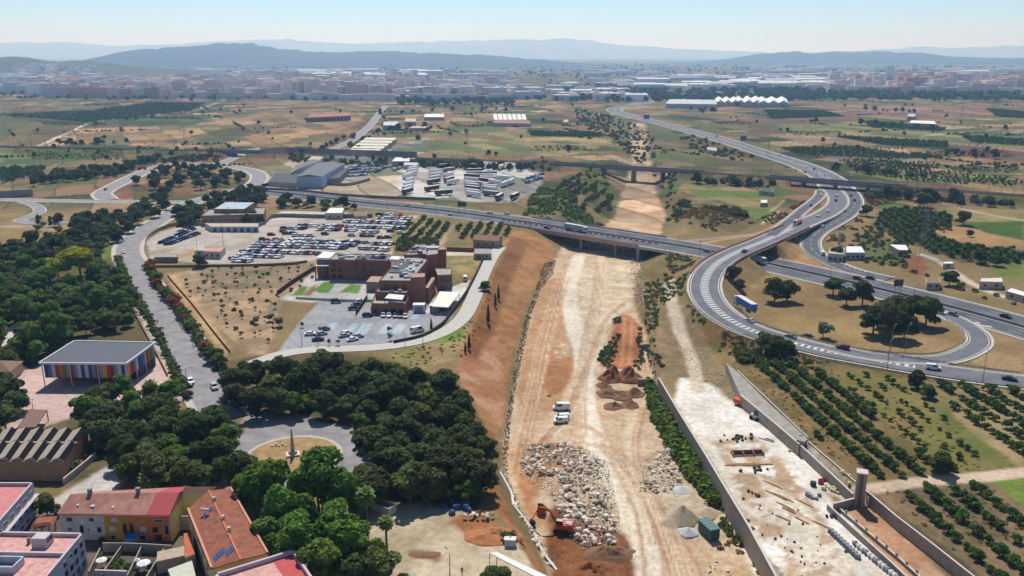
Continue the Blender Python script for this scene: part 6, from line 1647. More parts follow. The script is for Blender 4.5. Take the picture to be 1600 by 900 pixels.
 fr,br,bl = P(52,756,z1),P(50,752.5,z1),P(-40,753,z1)
 FR = P(-12,828,z1);BR_ = P(52,754,z1);dirv = V2(P(-40,754,z1)) - V2(BR_);dirv /= np.linalg.norm(dirv)
 BLL = tuple(V2(BR_) + dirv * 18);FLL = tuple(V2(FR) + dirv * 18)
 o = BR_;h = thing('white_house','white three storey house with a pink roof terrace at the left edge','house',(o[0],o[1],0));Q = loc([FLL,FR,BR_,BLL],o)
 bluew = mat('bluish white plaster',C(206,212,222),var=.2,scale=.6)
 flat_block(h,Q,-.3,z1 - .7,bluew,redt if False else mat('rose terrace',C(222,142,142),var=.2,scale=1),.8,parcol=lilac,thick=.4)
 for t in (.1,.26,.42,.58,.74,.9):
  for z in (.9,3.1,5.2): window(h,Q[1],Q[2],z,1.5 if z > 1 else 1.9,1.1,t)
 mb = MB();e0,e1 = V2(Q[1]),V2(Q[2]);d = (e1 - e0) / np.linalg.norm(e1 - e0);n = np.array([d[1],-d[0]])
 for z in (2.5,4.7):
  a = e0 + n * .5;b = e1 + n * .5;mb.beam((*a,z),(*b,z),1.0,.18)
 mb.build('balcony',lilac,h)
 z1 = 7.4
 A = P(130,833,z1);B_ = P(26,831,z1);Fp = P(70,905,z1);d = V2(Fp) - V2(A);Lh = 22.0;d /= np.linalg.norm(d);w_ = V2(B_) - V2(A);w_ /= np.linalg.norm(w_)
 C1 = tuple(V2(A) + d * Lh);C2 = tuple(V2(C1) + w_ * 17);C3 = tuple(V2(A) + w_ * 17)
 o = A;h = thing('terrace_house','white house with pink roof terraces, a rooftop hut and a light well','house',(o[0],o[1],0));Q = loc([C2,C1,A,C3],o)
 flat_block(h,Q,-.3,z1 - .75,bluew,pink,.85,parcol=lilac,thick=.45)
 mb = MB();a = V2(Q[2]) + d * 7.2;b = a + w_ * 17;mb.beam((*a,z1 - .68),(*b,z1 - .68),.5,.8);mb.build('dividing_wall',lilac,h)
 p = V2(Q[2]) + d * 3.4 + w_ * 6.6;ang = math.atan2(w_[1],w_[0]);mb = MB();mb.box(p[0],p[1],z1 - .67,3.0,2.6,2.1,ang,taper=.96);hut = mb.build('rooftop_hut',lilac,h)
 mb = MB();mb.box(p[0] - w_[0] * 1.55,p[1] - w_[1] * 1.55,z1 + .3,.06,1.8,.7,ang);mb.build('hut_window',mat('window glass',C(40,48,58,.7),rough=.12,var=0),hut)
 p = V2(Q[2]) + d * 11.6 + w_ * 9.6;mb = MB()
 for sx,sy,lx,ly in ((0,-1,5,.3),(0,1,5,.3),(-1,0,.3,3.4),(1,0,.3,3.4)):
  q = p + w_ * sx * 2.5 + d * sy * 1.7;mb.box(q[0],q[1],z1 - .67,lx,ly,1.5,ang)
 lw = mb.build('light_well',bluew,h);mb = MB();mb.box(p[0],p[1],z1 - .66,4.6,3.0,.1,ang);mb.build('light_well_floor',mat('grey terrace',C(170,176,176)),lw)
 p = V2(Q[2]) + d * 3 + w_ * 9.6;mb = MB();mb.tube((p[0],p[1],z1 - .68),(p[0],p[1],z1 + .6),.35,.35,8);mb.build('roof_vent',mat('chimney steel',C(150,148,146)),h)
 mb = MB();q = V2(Q[2]) + d * 9.5 + w_ * 14.6;mb.box(q[0],q[1],z1 - .66,4.2,4.0,.06,ang);mb.build('red_terrace',redt,h)
 for t in (.62,.72,.82,.93):
  for z in (.8,3.0,5.1): window(h,Q[1],Q[2],z,1.5,1.3,t,bluew)
 z1 = 7.6
 A,B_,D_ = P(335,896,z1),P(459,858,z1),P(491,905,z1);e = V2(D_) - V2(B_);e /= np.linalg.norm(e)
 o = B_;h = thing('pink_house','house with a flat crimson and pink roof terrace at the bottom edge','house',(o[0],o[1],0));Q = loc([tuple(V2(A) + e * 14),tuple(V2(B_) + e * 14),B_,A],o)
 flat_block(h,Q,-.3,z1 - .9,mat('rose plaster',C(226,186,180),var=.1),pink,.95,parcol=lilac,thick=.5)
 w2 = V2(Q[3]) - V2(Q[2]);w2 /= np.linalg.norm(w2);p = V2(Q[2]) + w2 * 2.4 + e * 7;ang = math.atan2(w2[1],w2[0]);mb = MB();mb.box(p[0],p[1],z1 - .82,3.6,13,.06,ang);mb.build('red_terrace',redt,h)
 cw = mat('yard wall',C(190,172,152),var=.2,scale=.7)
 def wallp(pts,z0,hh,lab,th=.22,m=cw):
  o = P(*pts[0],0);mb = MB();w = [P(a,b,0) for a,b in pts]
  for a,b in zip(w[:-1],w[1:]): mb.beam((a[0] - o[0],a[1] - o[1],z0),(b[0] - o[0],b[1] - o[1],z0),th,hh)
  ob = mb.build('yard_wall',m);ob.location = (o[0],o[1],0);tag(ob,lab,'wall')
 wallp([(162,862),(190,862),(222,863),(270,866)],-.2,2.3,'low courtyard wall parallel to the ochre house front')
 wallp([(158,868),(140,905)],-.2,2.0,'courtyard wall running down beside the white terrace house');wallp([(192,862),(160,908)],-.2,1.8,'courtyard wall left of the small parasol garden');wallp([(222,864),(200,910)],-.2,1.8,'courtyard wall between the two parasol gardens')
 wallp([(258,866),(228,915)],-.2,1.8,'courtyard wall right of the big white parasol');wallp([(150,904),(200,906)],-.2,2.2,'white capped wall along the bottom of the gardens',.4,lilac)
 wallp([(270,828),(298,828)],-.2,3.6,'tall blank wall closing the gap beside the orange house',.3,mat('grey render',C(190,176,158),var=.15))
 def parasol(px,py,r,hh,lab):
  x,y,z = pg(px,py);t = thing('parasol',lab,'parasol',(x,y,z));mb = MB();n = 8
  vs = [(0,0,hh)] + [(r * math.cos(2 * math.pi * k / n),r * math.sin(2 * math.pi * k / n),hh - .5) for k in range(n)] + [(r * math.cos(2 * math.pi * k / n),r * math.sin(2 * math.pi * k / n),hh - .65) for k in range(n)]
  mb.add(vs,[(0,1 + k,1 + (k + 1) % n) for k in range(n)] + [(1 + k,1 + n + k,1 + n + (k + 1) % n,1 + (k + 1) % n) for k in range(n)]);mb.build('canopy',mat('white canvas',C(240,240,240,.85),var=.04),t)
  mb = MB();mb.tube((0,0,0),(0,0,hh),.04,.04,6);mb.box(0,0,0,.5,.5,.1);mb.build('pole',mat('parasol pole',C(120,110,100)),t)
 parasol(160,887,1.1,2.3,'smaller grey-white parasol in the left courtyard garden');parasol(226,893,1.35,2.5,'big white octagonal parasol in the middle courtyard garden');parasol(216,886,.6,2.2,'little square white sunshade beside the big parasol')
 x,y,z = pg(208,855);t = thing('awning','blue awning in the yard below the ochre house','awning',(x,y,z));mb = MB();mb.quad((-1.3,-1,2.0),(1.3,-1,2.0),(1.3,1,2.7),(-1.3,1,2.7));mb.quad((-1.3,1,2.65),(1.3,1,2.65),(1.3,-1,1.95),(-1.3,-1,1.95));mb.build('cloth',mat('blue awning cloth',C(48,112,170),var=.1),t)
 mb = MB();[mb.tube((sx * 1.2,sy * .9,0),(sx * 1.2,sy * .9,2.0 if sy < 0 else 2.65),.05,.05,5) for sx in (-1,1) for sy in (-1,1)];mb.build('frame',steel,t)
 def shed(q,z1,wm,rm,name,lab,cat,par=0.0,z0=-.3):
  o = q[0];t = thing(name,lab,cat,(o[0],o[1],0));Q = loc(q,o);flat_block(t,Q,z0,z1,wm,rm,par);return t,Q
 brt = mat('brown roof tiles',C(150,116,92));
 shed([P(244,878,2.8),P(300,866,2.8),P(296,852,2.8),P(246,862,2.8)],2.8,cw,mat('grey beige roof',C(196,176,152),var=.15),'yard_shed','low shed with a beige sloping roof in the courtyard','shed')
 shed([P(270,910,2.6),P(306,900,2.6),P(300,876,2.6),P(262,890,2.6)],2.6,cw,mat('pale green roof',C(212,218,196),var=.1),'yard_shed','low shed with a pale green flat roof in the courtyard','shed')
 shed([P(289,872,3.2),P(305,866,3.2),P(299,830,3.2),P(287,834,3.2)],3.2,cw,mat('orange tile lean-to',C(206,112,80),var=.2),'lean_to','narrow orange tiled lean-to against the terracotta house','shed')
 for a,b,s,lab in [(188,880,.7,'yellowish garden bush in the middle courtyard'),(172,878,.6,'green climber beside the small parasol'),(152,898,.5,'green plants at the foot of the left courtyard wall'),(200,890,.75,'yellow green bush between the parasols'),(215,898,.5,'green hedge below the big parasol'),(180,893,.8,'leafy bush at the bottom of the left courtyard'),(178,858,.6,'green bush under the ochre facade'),(250,858,.55,'dark bush beside the low shed in the yards'),(158,850,.7,'green bush at the foot of the white facade'),(235,885,.5,'small plant by the big parasol wall')]:
  x,y,z = pg(a,b);LATER.append(('shrub',x,y,z,s,lab))
 x,y,z = pg(72,832);o = (x,y);t = thing('garden_porch','small terracotta roofed porch between the white houses','porch',(x,y,0));[MB().box(sx * 1.5,sy * 1.2,-.2,.3,.3,2.8).build('pillar',cw,t) for sx in (-1,1) for sy in (-1,1)];mb = MB();mb.box(0,0,2.6,4.4,3.6,.5,.2,taper=.7);mb.build('roof',tile2,t)
LATER = []

def pavilion_hall():
 grey = mat('grey membrane roof',C(104,108,118),var=.1,scale=.3);white = mat('white trim',C(228,226,226),var=.04)
 z1,zb = 8.0,2.9
 q = [P(61,567,z1),P(197,568,z1),P(242,535,z1),P(116,532.5,z1)]
 o = q[0];t = thing('striped_pavilion','flat roofed pavilion clad in rainbow coloured stripes on slim columns','pavilion',(o[0],o[1],0));Q = loc(q,o)
 mb = MB();mb.prism(Q,z1 - .5,z1 - .05,bottom=True);mb.build('roof',grey,t)
 mb = MB()
 for i in range(4):
  a,b = Q[i],Q[(i + 1) % 4];mb.beam((*a,z1 - .45),(*b,z1 - .45),.5,.62)
 mb.build('roof_edge',white,t)
 cols = [(74,96,150),(110,130,180),(214,214,220),(196,74,60),(226,130,70),(120,150,60),(170,166,166),(186,60,70),(150,150,158),(226,224,228),(58,86,150),(214,214,220),(66,94,160),(150,150,156),(180,50,60),(176,170,172),(232,180,70),(206,84,60),(150,60,56),(160,164,170),(222,222,226),(60,84,150)]
 c = np.mean(np.array(Q),0);I = [tuple(c + (np.array(p) - c) * f) for p,f in zip(Q,(.93,.93,.96,.96))]
 def clad(a,b,n,seed,lab):
  rs = random.Random(seed)
  for k in range(n):
   p0,p1 = lp(a,b,k / n),lp(a,b,(k + 1) / n);cc = cols[(k + seed * 5) % len(cols)]
   mb = MB();mb.beam((*p0,zb),(*p1,zb),.2,z1 - .5 - zb);w = mb.build('cladding_panel',mat('cladding %d %d %d' % cc,C(*cc),var=.05,scale=1),t)
 clad(I[0],I[1],22,0,'front');clad(I[1],I[2],14,3,'side');clad(I[3],I[0],8,2,'side')
 mb = MB();core = [lp(I[0],I[3],.35),lp(I[1],I[2],.35),I[2],I[3]];mb.prism(core,-.3,z1 - .6);mb.build('inner_hall',mat('dark hall wall',C(86,78,84),var=.1),t)
 mb = MB();mb.prism([tuple(c + (np.array(p) - c) * .985) for p in I],zb + .05,zb + .25,bottom=True);mb.build('soffit',white,t)
 for i,(a,b,n) in enumerate(((Q[0],Q[1],4),(Q[1],Q[2],4))):
  for k in range(n):
   p = lp(a,b,(k + .02) / (n - 1 + .04));mb = MB();mb.tube((*(c + (np.array(p) - c) * .97),-.3),(*(c + (np.array(p) - c) * .97),z1 - .5),.16,.16,8);mb.build('column',white,t)
 z1 = 5.2;roofm = mat('beige fibre cement roof',C(178,164,148),var=.18,scale=.5,detail=6);glass = mat('dark clerestory glass',C(34,32,36),rough=.9,var=.1,spec=.05)
 FLp,FR_,BR_,BLp = P(-90,719,z1),P(99,721,z1),P(136,671.5,z1),P(-60,670,z1)
 o = FR_;t = thing('sawtooth_hall','low industrial hall with two rows of beige saw-tooth roofs','hall',(o[0],o[1],0));Q = loc([FLp,FR_,BR_,BLp],o)
 mb = MB();mb.prism(Q,-.3,z1 - .1);mb.build('wall',mat('brown plaster',C(168,132,104),var=.2,scale=.5),t)
 n = 9
 for (u0,u1) in ((.02,.53),(.56,.98)):
  for k in range(n):
   L0,R0_ = lp(Q[1],Q[0],(n - k) / n),lp(Q[1],Q[0],(n - k - 1) / n);L1,R1_ = lp(Q[2],Q[3],(n - k) / n),lp(Q[2],Q[3],(n - k - 1) / n)
   a,d = lp(L0,L1,u0),lp(L0,L1,u1);b,c_ = lp(R0_,R1_,u0),lp(R0_,R1_,u1)
   mid0,mid1 = lp(a,b,.68),lp(d,c_,.68)
   mb = MB();Z0,Z1 = z1 - .05,z1 + .95
   mb.quad((*a,Z0),(*mid0,Z1),(*mid1,Z1),(*d,Z0));mb.tri((*a,Z0),(*b,Z0),(*mid0,Z1));mb.tri((*d,Z0),(*mid1,Z1),(*c_,Z0));r = mb.build('sawtooth_roof',roofm,t)
   mb = MB();mb.quad((*mid0,Z1),(*b,Z0),(*c_,Z0),(*mid1,Z1));mb.build('clerestory',glass,r)
 mb = MB();a,b = lp(Q[0],Q[3],.545),lp(Q[1],Q[2],.545);mb.beam((*a,z1 - .05),(*b,z1 - .05),.8,.35);mb.build('valley_gutter',roofm,t)
 a,b,c_ = P(100,757,0),P(136,728,0),P(150,715,0);mb = MB();mb.beam((*a,-.2),(*b,-.2),.4,1.8);mb.beam((*b,-.2),(*c_,-.2),.4,1.8);tag(mb.build('lane_wall',mat('pale render',C(206,198,188),var=.15)),'pale wall along the lane between the hall and the wood','wall')
 def hip(px,py,w,d,h,hr,rz,rm,wm,name,lab,cat='house'):
  x,y,z = pg(px,py);t = thing(name,lab,cat,(x,y,z),rz);mb = MB();mb.box(0,0,-.4,w,d,h + .4);mb.build('wall',wm,t)
  mb = MB();ww,dd = w / 2 + .4,d / 2 + .4;k = max(ww - dd,0)
  vs = [(-ww,-dd,h),(ww,-dd,h),(ww,dd,h),(-ww,dd,h),(-k,0,h + hr),(k,0,h + hr)]
  mb.add(vs,[(0,1,5,4),(1,2,5),(2,3,4,5),(3,0,4),(3,2,1,0)]);mb.build('roof',rm,t);return t
 br = mat('brown roof tiles',C(150,116,92));cr = mat('beige render',C(206,190,168),var=.12)
 hip(-6,590,13,9,3.6,2.2,.1,br,cr,'park_house','brown hipped roof building at the left edge of the park')
 x,y,z = pg(48,668);t = thing('shade_canopy','brown timber shade canopy on the pink plaza','canopy',(x,y,0));mb = MB();q = loc([P(26,669,3.2),P(56,668,3.2),P(74,641,3.2),P(47,640,3.2)],(x,y));mb.prism(q,3.1,3.35,bottom=True);mb.build('slatted_roof',mat('brown timber',C(140,108,92),var=.2,scale=3,stretch=(6,1,1)),t)
 [MB().box(p[0] * .97,p[1] * .97,-.2,.2,.2,3.4).build('post',MATS['brown timber'],t) for p in q]
 cx,cy = P(458,714,0);t = thing('obelisk','slender pale stone obelisk on a stepped base in the roundabout','monument',(cx,cy,.5))
 st = mat('pale monument stone',C(206,190,164),var=.15,scale=1);mb = MB();mb.box(0,0,0,3.4,2.6,.5,.3);mb.build('plinth',mat('white stone',C(232,226,214),var=.1),t);mb = MB();mb.box(0,0,.5,.9,.9,6.8,.78,taper=.25);mb.build('shaft',st,t);mb = MB();mb.box(0,0,.5,1.6,1.6,.7,.78);mb.build('foot',st,t)
 x,y,z = pg(436,700)
 for i in range(5):
  mb = MB();mb.box(0,0,0,.5,.4,.5 + .2 * (i % 2),.5 * i);b = mb.build('white_stone',MATS['white stone']);b.location = (x + (i - 2) * .9,y + .5 * (i % 2),.3);tag(b,'small white stone block on the roundabout lawn','stone','white stones on the roundabout')

def institute():
 brick = mat('red brick',C(166,108,86),var=.22,scale=2.5,detail=5);roof = mat('gravel roof',C(176,172,168),var=.15,scale=.6);white = mat('white roof membrane',C(236,234,228,.8),var=.05);dk = mat('roof plant grey',C(110,112,116),var=.15);gl = mat('window glass',C(40,48,58,.7));pale = mat('pale metal',C(206,208,210),rough=.5,var=.08);gfr = mat('dark frame',C(70,62,60),var=.05)
 Z = lambda a,b,z: P(480 + a / 6.667,375 + b / 6.667,z)
 o = Z(800,600,0);t = thing('brick_institute','large red brick institute of stepped blocks with cluttered grey flat roofs','school',(o[0],o[1],0))
 LQ = lambda pts: loc(pts,o)
 z = 9.0;a,b = Z(225,212,z),Z(842,222,z);c_,d = Z(870,160,z),Z(290,150,z)
 A = LQ([a,b,c_,d]);flat_block(t,A,-.3,z,brick,roof,.5)
 for k,f in enumerate((.07,.19,.47,.59,.71,.83)):
  for zz in (.8,3.7,6.5): window(t,A[0],A[1],zz,2.2,1.7,f,brick,gl)
 z = 6.0;B = LQ([Z(82,268,z),Z(222,268,z),Z(250,235,z),Z(120,232,z)]);mb = MB();mb.prism(B,z - .4,z,bottom=True);mb.build('portico_roof',white,t)
 for k in range(5):
  p = lp(B[0],B[1],k / 4);mb = MB();mb.box(p[0],p[1] + .3,-.3,.6,.6,6);mb.build('pillar',brick,t)
 mb = MB();B2 = LQ([Z(100,255,6),Z(222,255,6),Z(240,190,8.8),Z(120,185,8.8)]);mb.prism(B2,0,8.2);mb.build('glazed_hall',mat('grey glazing',C(110,124,134),rough=.3,var=.1),t)
 mb = MB();B3 = LQ([Z(95,185,9),Z(240,188,9),Z(300,130,9),Z(170,118,9)]);mb.prism(B3,8.6,9.0,bottom=True);mb.build('canopy_roof',white,t)
 def plant(q,zz,n,seed,m=dk):
  rs = random.Random(seed)
  for k in range(n):
   u,v = rs.uniform(.1,.9),rs.uniform(.12,.88);p = lp(lp(q[0],q[1],u),lp(q[3],q[2],u),v);w,d_ = rs.uniform(.8,2.4),rs.uniform(.7,1.6)
   e = V2(q[1]) - V2(q[0]);mb = MB();mb.box(p[0],p[1],zz + .06,w,d_,rs.uniform(.5,1.4),math.atan2(e[1],e[0]));mb.build('air_unit',rs.choice([m,pale,white]),t)
 def strips(q,zz,n,u0,u1,v0,v1,m):
  for k in range(n):
   u = u0 + (u1 - u0) * k / max(n - 1,1);p0,p1 = lp(lp(q[0],q[1],u),lp(q[3],q[2],u),v0),lp(lp(q[0],q[1],u),lp(q[3],q[2],u),v1);mb = MB();mb.beam((*p0,zz + .06),(*p1,zz + .06),.9,.45);mb.build('skylight_strip',m,t)
 plant(A,9,16,1);strips(A,9,5,.45,.62,.15,.85,dk)
 for k in range(7):
  p0 = lp(lp(A[0],A[1],.68 + k * .043),lp(A[3],A[2],.68 + k * .043),.25);p1 = lp(lp(A[0],A[1],.68 + k * .043),lp(A[3],A[2],.68 + k * .043),.8);mb = MB();mb.beam((*p0,9.2),(*p1,9.2),1.6,.08);mb.build('solar_panel',mat('solar cell dark',C(52,60,80),rough=.2,var=.05),t)
 z = 10.0;q = LQ([Z(750,432,z),Z(1080,434,z),Z(1262,205,z),Z(1000,165,z)]);flat_block(t,q,-.3,z,brick,roof,.5);plant(q,z,26,2);strips(q,z,5,.1,.45,.3,.78,dk)
 for f in (.25,.45,.65,.85):
  for zz in (1,4,7): window(t,q[1],q[2],zz,1.8,1.5,f,brick,gl)
 for f in (.2,.5,.8): window(t,q[0],q[1],7.0,1.5,1.6,f,brick,gl)
 mb = MB();w = LQ([Z(850,205,10),Z(990,215,10),Z(1010,180,10),Z(880,172,10)]);mb.prism(w,9.2,10.3);mb.build('white_roof_deck',white,t)
 z = 11;r = LQ([Z(1010,165,z),Z(1350,150,z),Z(1440,80,z),Z(1130,45,z)]);flat_block(t,r,-.3,z,brick,roof,.5);plant(r,z,20,5);strips(r,z,4,.1,.35,.2,.8,dk)
 p = lp(r[0],r[2],.68);mb = MB();mb.box(p[0],p[1],z + .05,6,4,1.6);mb.build('plant_room',pale,t)
 z = 11.5;k = LQ([Z(1075,395,z),Z(1225,390,z),Z(1230,345,z),Z(1085,350,z)]);flat_block(t,k,-.3,z,brick,mat('brick cap',C(190,158,138)),.2,'stair_tower',rname='tower_roof')
 z = 13;k = LQ([Z(1362,105,z),Z(1447,100,z),Z(1440,72,z),Z(1370,72,z)]);flat_block(t,k,-.3,z,brick,MATS['brick cap'],.2,'stair_tower',rname='tower_roof')
 z = 11.8;k = LQ([Z(1235,165,z),Z(1362,150,z),Z(1365,105,z),Z(1265,100,z)]);flat_block(t,k,-.3,z,brick,roof,.3)
 z = 6.2;k = LQ([Z(1355,375,z),Z(1500,368,z),Z(1508,298,z),Z(1330,300,z)]);flat_block(t,k,-.3,z,brick,roof,.4)
 for f in (.25,.6,.9): window(t,k[0],k[1],3.4,1.6,1.4,f,brick,gl);window(t,k[0],k[1],.6,1.3,1.8,f,pale,gl)
 z = 6;k = LQ([Z(1228,498,z),Z(1262,500,z),Z(1335,395,z),Z(1300,385,z)]);flat_block(t,k,-.3,z,brick,MATS['brick cap'],.0)
 for f in (.2,.5,.8): window(t,k[1],k[2],3.2,2.2,1.4,f,brick,gl)
 z = 4.2;k = LQ([Z(612,437,z),Z(745,440,z),Z(785,382,z),Z(665,378,z)]);flat_block(t,k,-.3,z,mat('grey rendered block',C(150,142,134),var=.1),MATS['brick cap'],.0)
 z = 6.5;k = LQ([Z(710,548,z),Z(1035,560,z),Z(1060,520,z),Z(745,512,z)]);flat_block(t,k,-.3,z,brick,roof,.5);plant(k,z,3,8)
 z = 3.6;k = LQ([Z(668,680,z),Z(1020,690,z),Z(1085,570,z),Z(715,560,z)]);flat_block(t,k,-.3,z,brick,mat('terrace tiles',C(190,180,172),var=.15),.9)
 for f in (.15,.4,.65,.88): window(t,k[0],k[1],.6,1.9,1.6,f,brick,gl)
 mb = MB();e = LQ([Z(805,605,6.4),Z(990,622,6.4),Z(1015,575,6.4),Z(850,560,6.4)]);mb.prism(e,6.2,6.4,bottom=True);mb.build('white_canopy',white,t);[MB().box(p[0] * .98 + .02 * e[0][0],p[1],3.6,.2,.2,2.7).build('canopy_post',gfr,t) for p in e]
 mb = MB();p = lp(k[0],k[1],.05);mb.box(k[0][0] - .3,k[0][1] + 1.5,0,.3,2.6,3.2);mb.build('white_arch',white,t)
 z = 3.2;q = [Z(1300,690,z),Z(1470,700,z),Z(1590,545,z),Z(1380,535,z)];o2 = q[0];u = thing('yard_canopy','big flat white canopy roof over the institute yard','canopy',(o2[0],o2[1],0));Q = loc(q,o2);mb = MB();mb.prism(Q,z - .3,z,bottom=True);mb.build('roof',mat('cream canopy',C(238,234,220,.85),var=.06,scale=.4),u);[MB().tube((*lp(p,lp(Q[0],Q[2],.5),.05),-.3),(*lp(p,lp(Q[0],Q[2],.5),.05),z - .3),.12,.12,6).build('post',pale,u) for p in Q]
 def hutbox(cx,cy,w,d,h,rz,m,name,lab,cat,rm=None):
  x,y = P(cx,cy,0);u = thing(name,lab,cat,(x,y,0),rz);mb = MB();mb.box(0,0,-.1,w,d,h + .1);mb.build('body',m,u);mb = MB();mb.box(0,0,h + .003,w + .3,d + .3,.18);mb.build('roof',rm or white,u)
  mb = MB();mb.box(0,-d / 2 - .03,.1,w * .7,.06,h * .8);mb.build('door',mat('grey door',C(150,160,168),var=.08),u)
 hutbox(655,486.5,4.6,3,3,.02,white,'container','white container beside the brick stair tower','container');hutbox(680,487,4,3,2.8,0,brick,'bin_shed','small shed with a dark open front beside the white yard','shed')
 def fence(pts,h,m,name,lab,cat='wall',th=.25):
  w = smooth([P(a,b,0) for a,b in pts],4);o = w[0];mb = MB()
  for a,b in zip(w[:-1],w[1:]):
   za,zb = gz(*a),gz(*b);mb.beam((a[0] - o[0],a[1] - o[1],za - .3),(b[0] - o[0],b[1] - o[1],zb - .3),th,h + .3)
  ob = mb.build(name,m);ob.location = (o[0],o[1],0);tag(ob,lab,cat)
 dkf = mat('dark hedge fence',C(70,66,58),var=.2);gw = mat('grey block wall',C(150,144,136),var=.15,scale=.4)
 fence([(433,461),(462,440),(492,421)],2.0,dkf,'garden_fence','dark fence between the dry garden and the institute lawn','fence');fence([(703,494),(722,470),(740,438),(757,402)],1.9,dkf,'yard_fence','dark fence curving along the pale access road','fence');fence([(615,536),(660,526),(690,509),(703,494)],1.3,dkf,'car_park_fence','low dark fence round the lower corner of the car park','fence')
 fence([(462,467),(560,471),(600,470)],1.0,mat('pale railing',C(206,206,206),var=.05),'garden_railing','pale railing below the institute lawn','fence',.1)
 fence([(556,492),(574,466)],1.8,dkf,'parking_screen','dark screen beside the strip of cars by the terrace block','fence')
 fence([(698,392),(765,395)],2.2,mat('red brick wall',C(140,92,76),var=.15),'brick_wall','red brick boundary wall below the small farmhouse')
 fence([(228,380),(232,372),(250,360),(280,352),(322,353)],2.0,mat('stone yard wall',C(176,160,130),var=.2),'depot_wall','curving stone wall at the boulevard side of the depot');fence([(400,357),(415,350),(432,340),(500,341),(582,340)],2.4,gw,'depot_wall','grey block wall along the back of the depot');fence([(232,418),(310,417),(440,414),(480,409)],1.2,mat('wire fence brown',C(150,122,90),var=.2),'depot_fence','thin brown fence along the front of the depot','fence',.08)
 fence([(505,289),(545,290),(578,282)],2.2,gw,'yard_wall','grey wall around the vehicle yard by the warehouse');fence([(410,295.5),(470,299),(560,308),(680,313)],1.8,gw,'highway_wall','long grey wall on the far side of the highway')
 fence([(180,436),(210,490),(240,545),(262,588)],1.0,mat('park wall',C(170,120,92),var=.2),'park_wall','low brown wall along the park side of the boulevard')
 fence([(262,432),(300,476),(330,515),(360,552)],.9,dkf,'garden_fence','dark wire fence between the hedge and the dry garden','fence',.1)

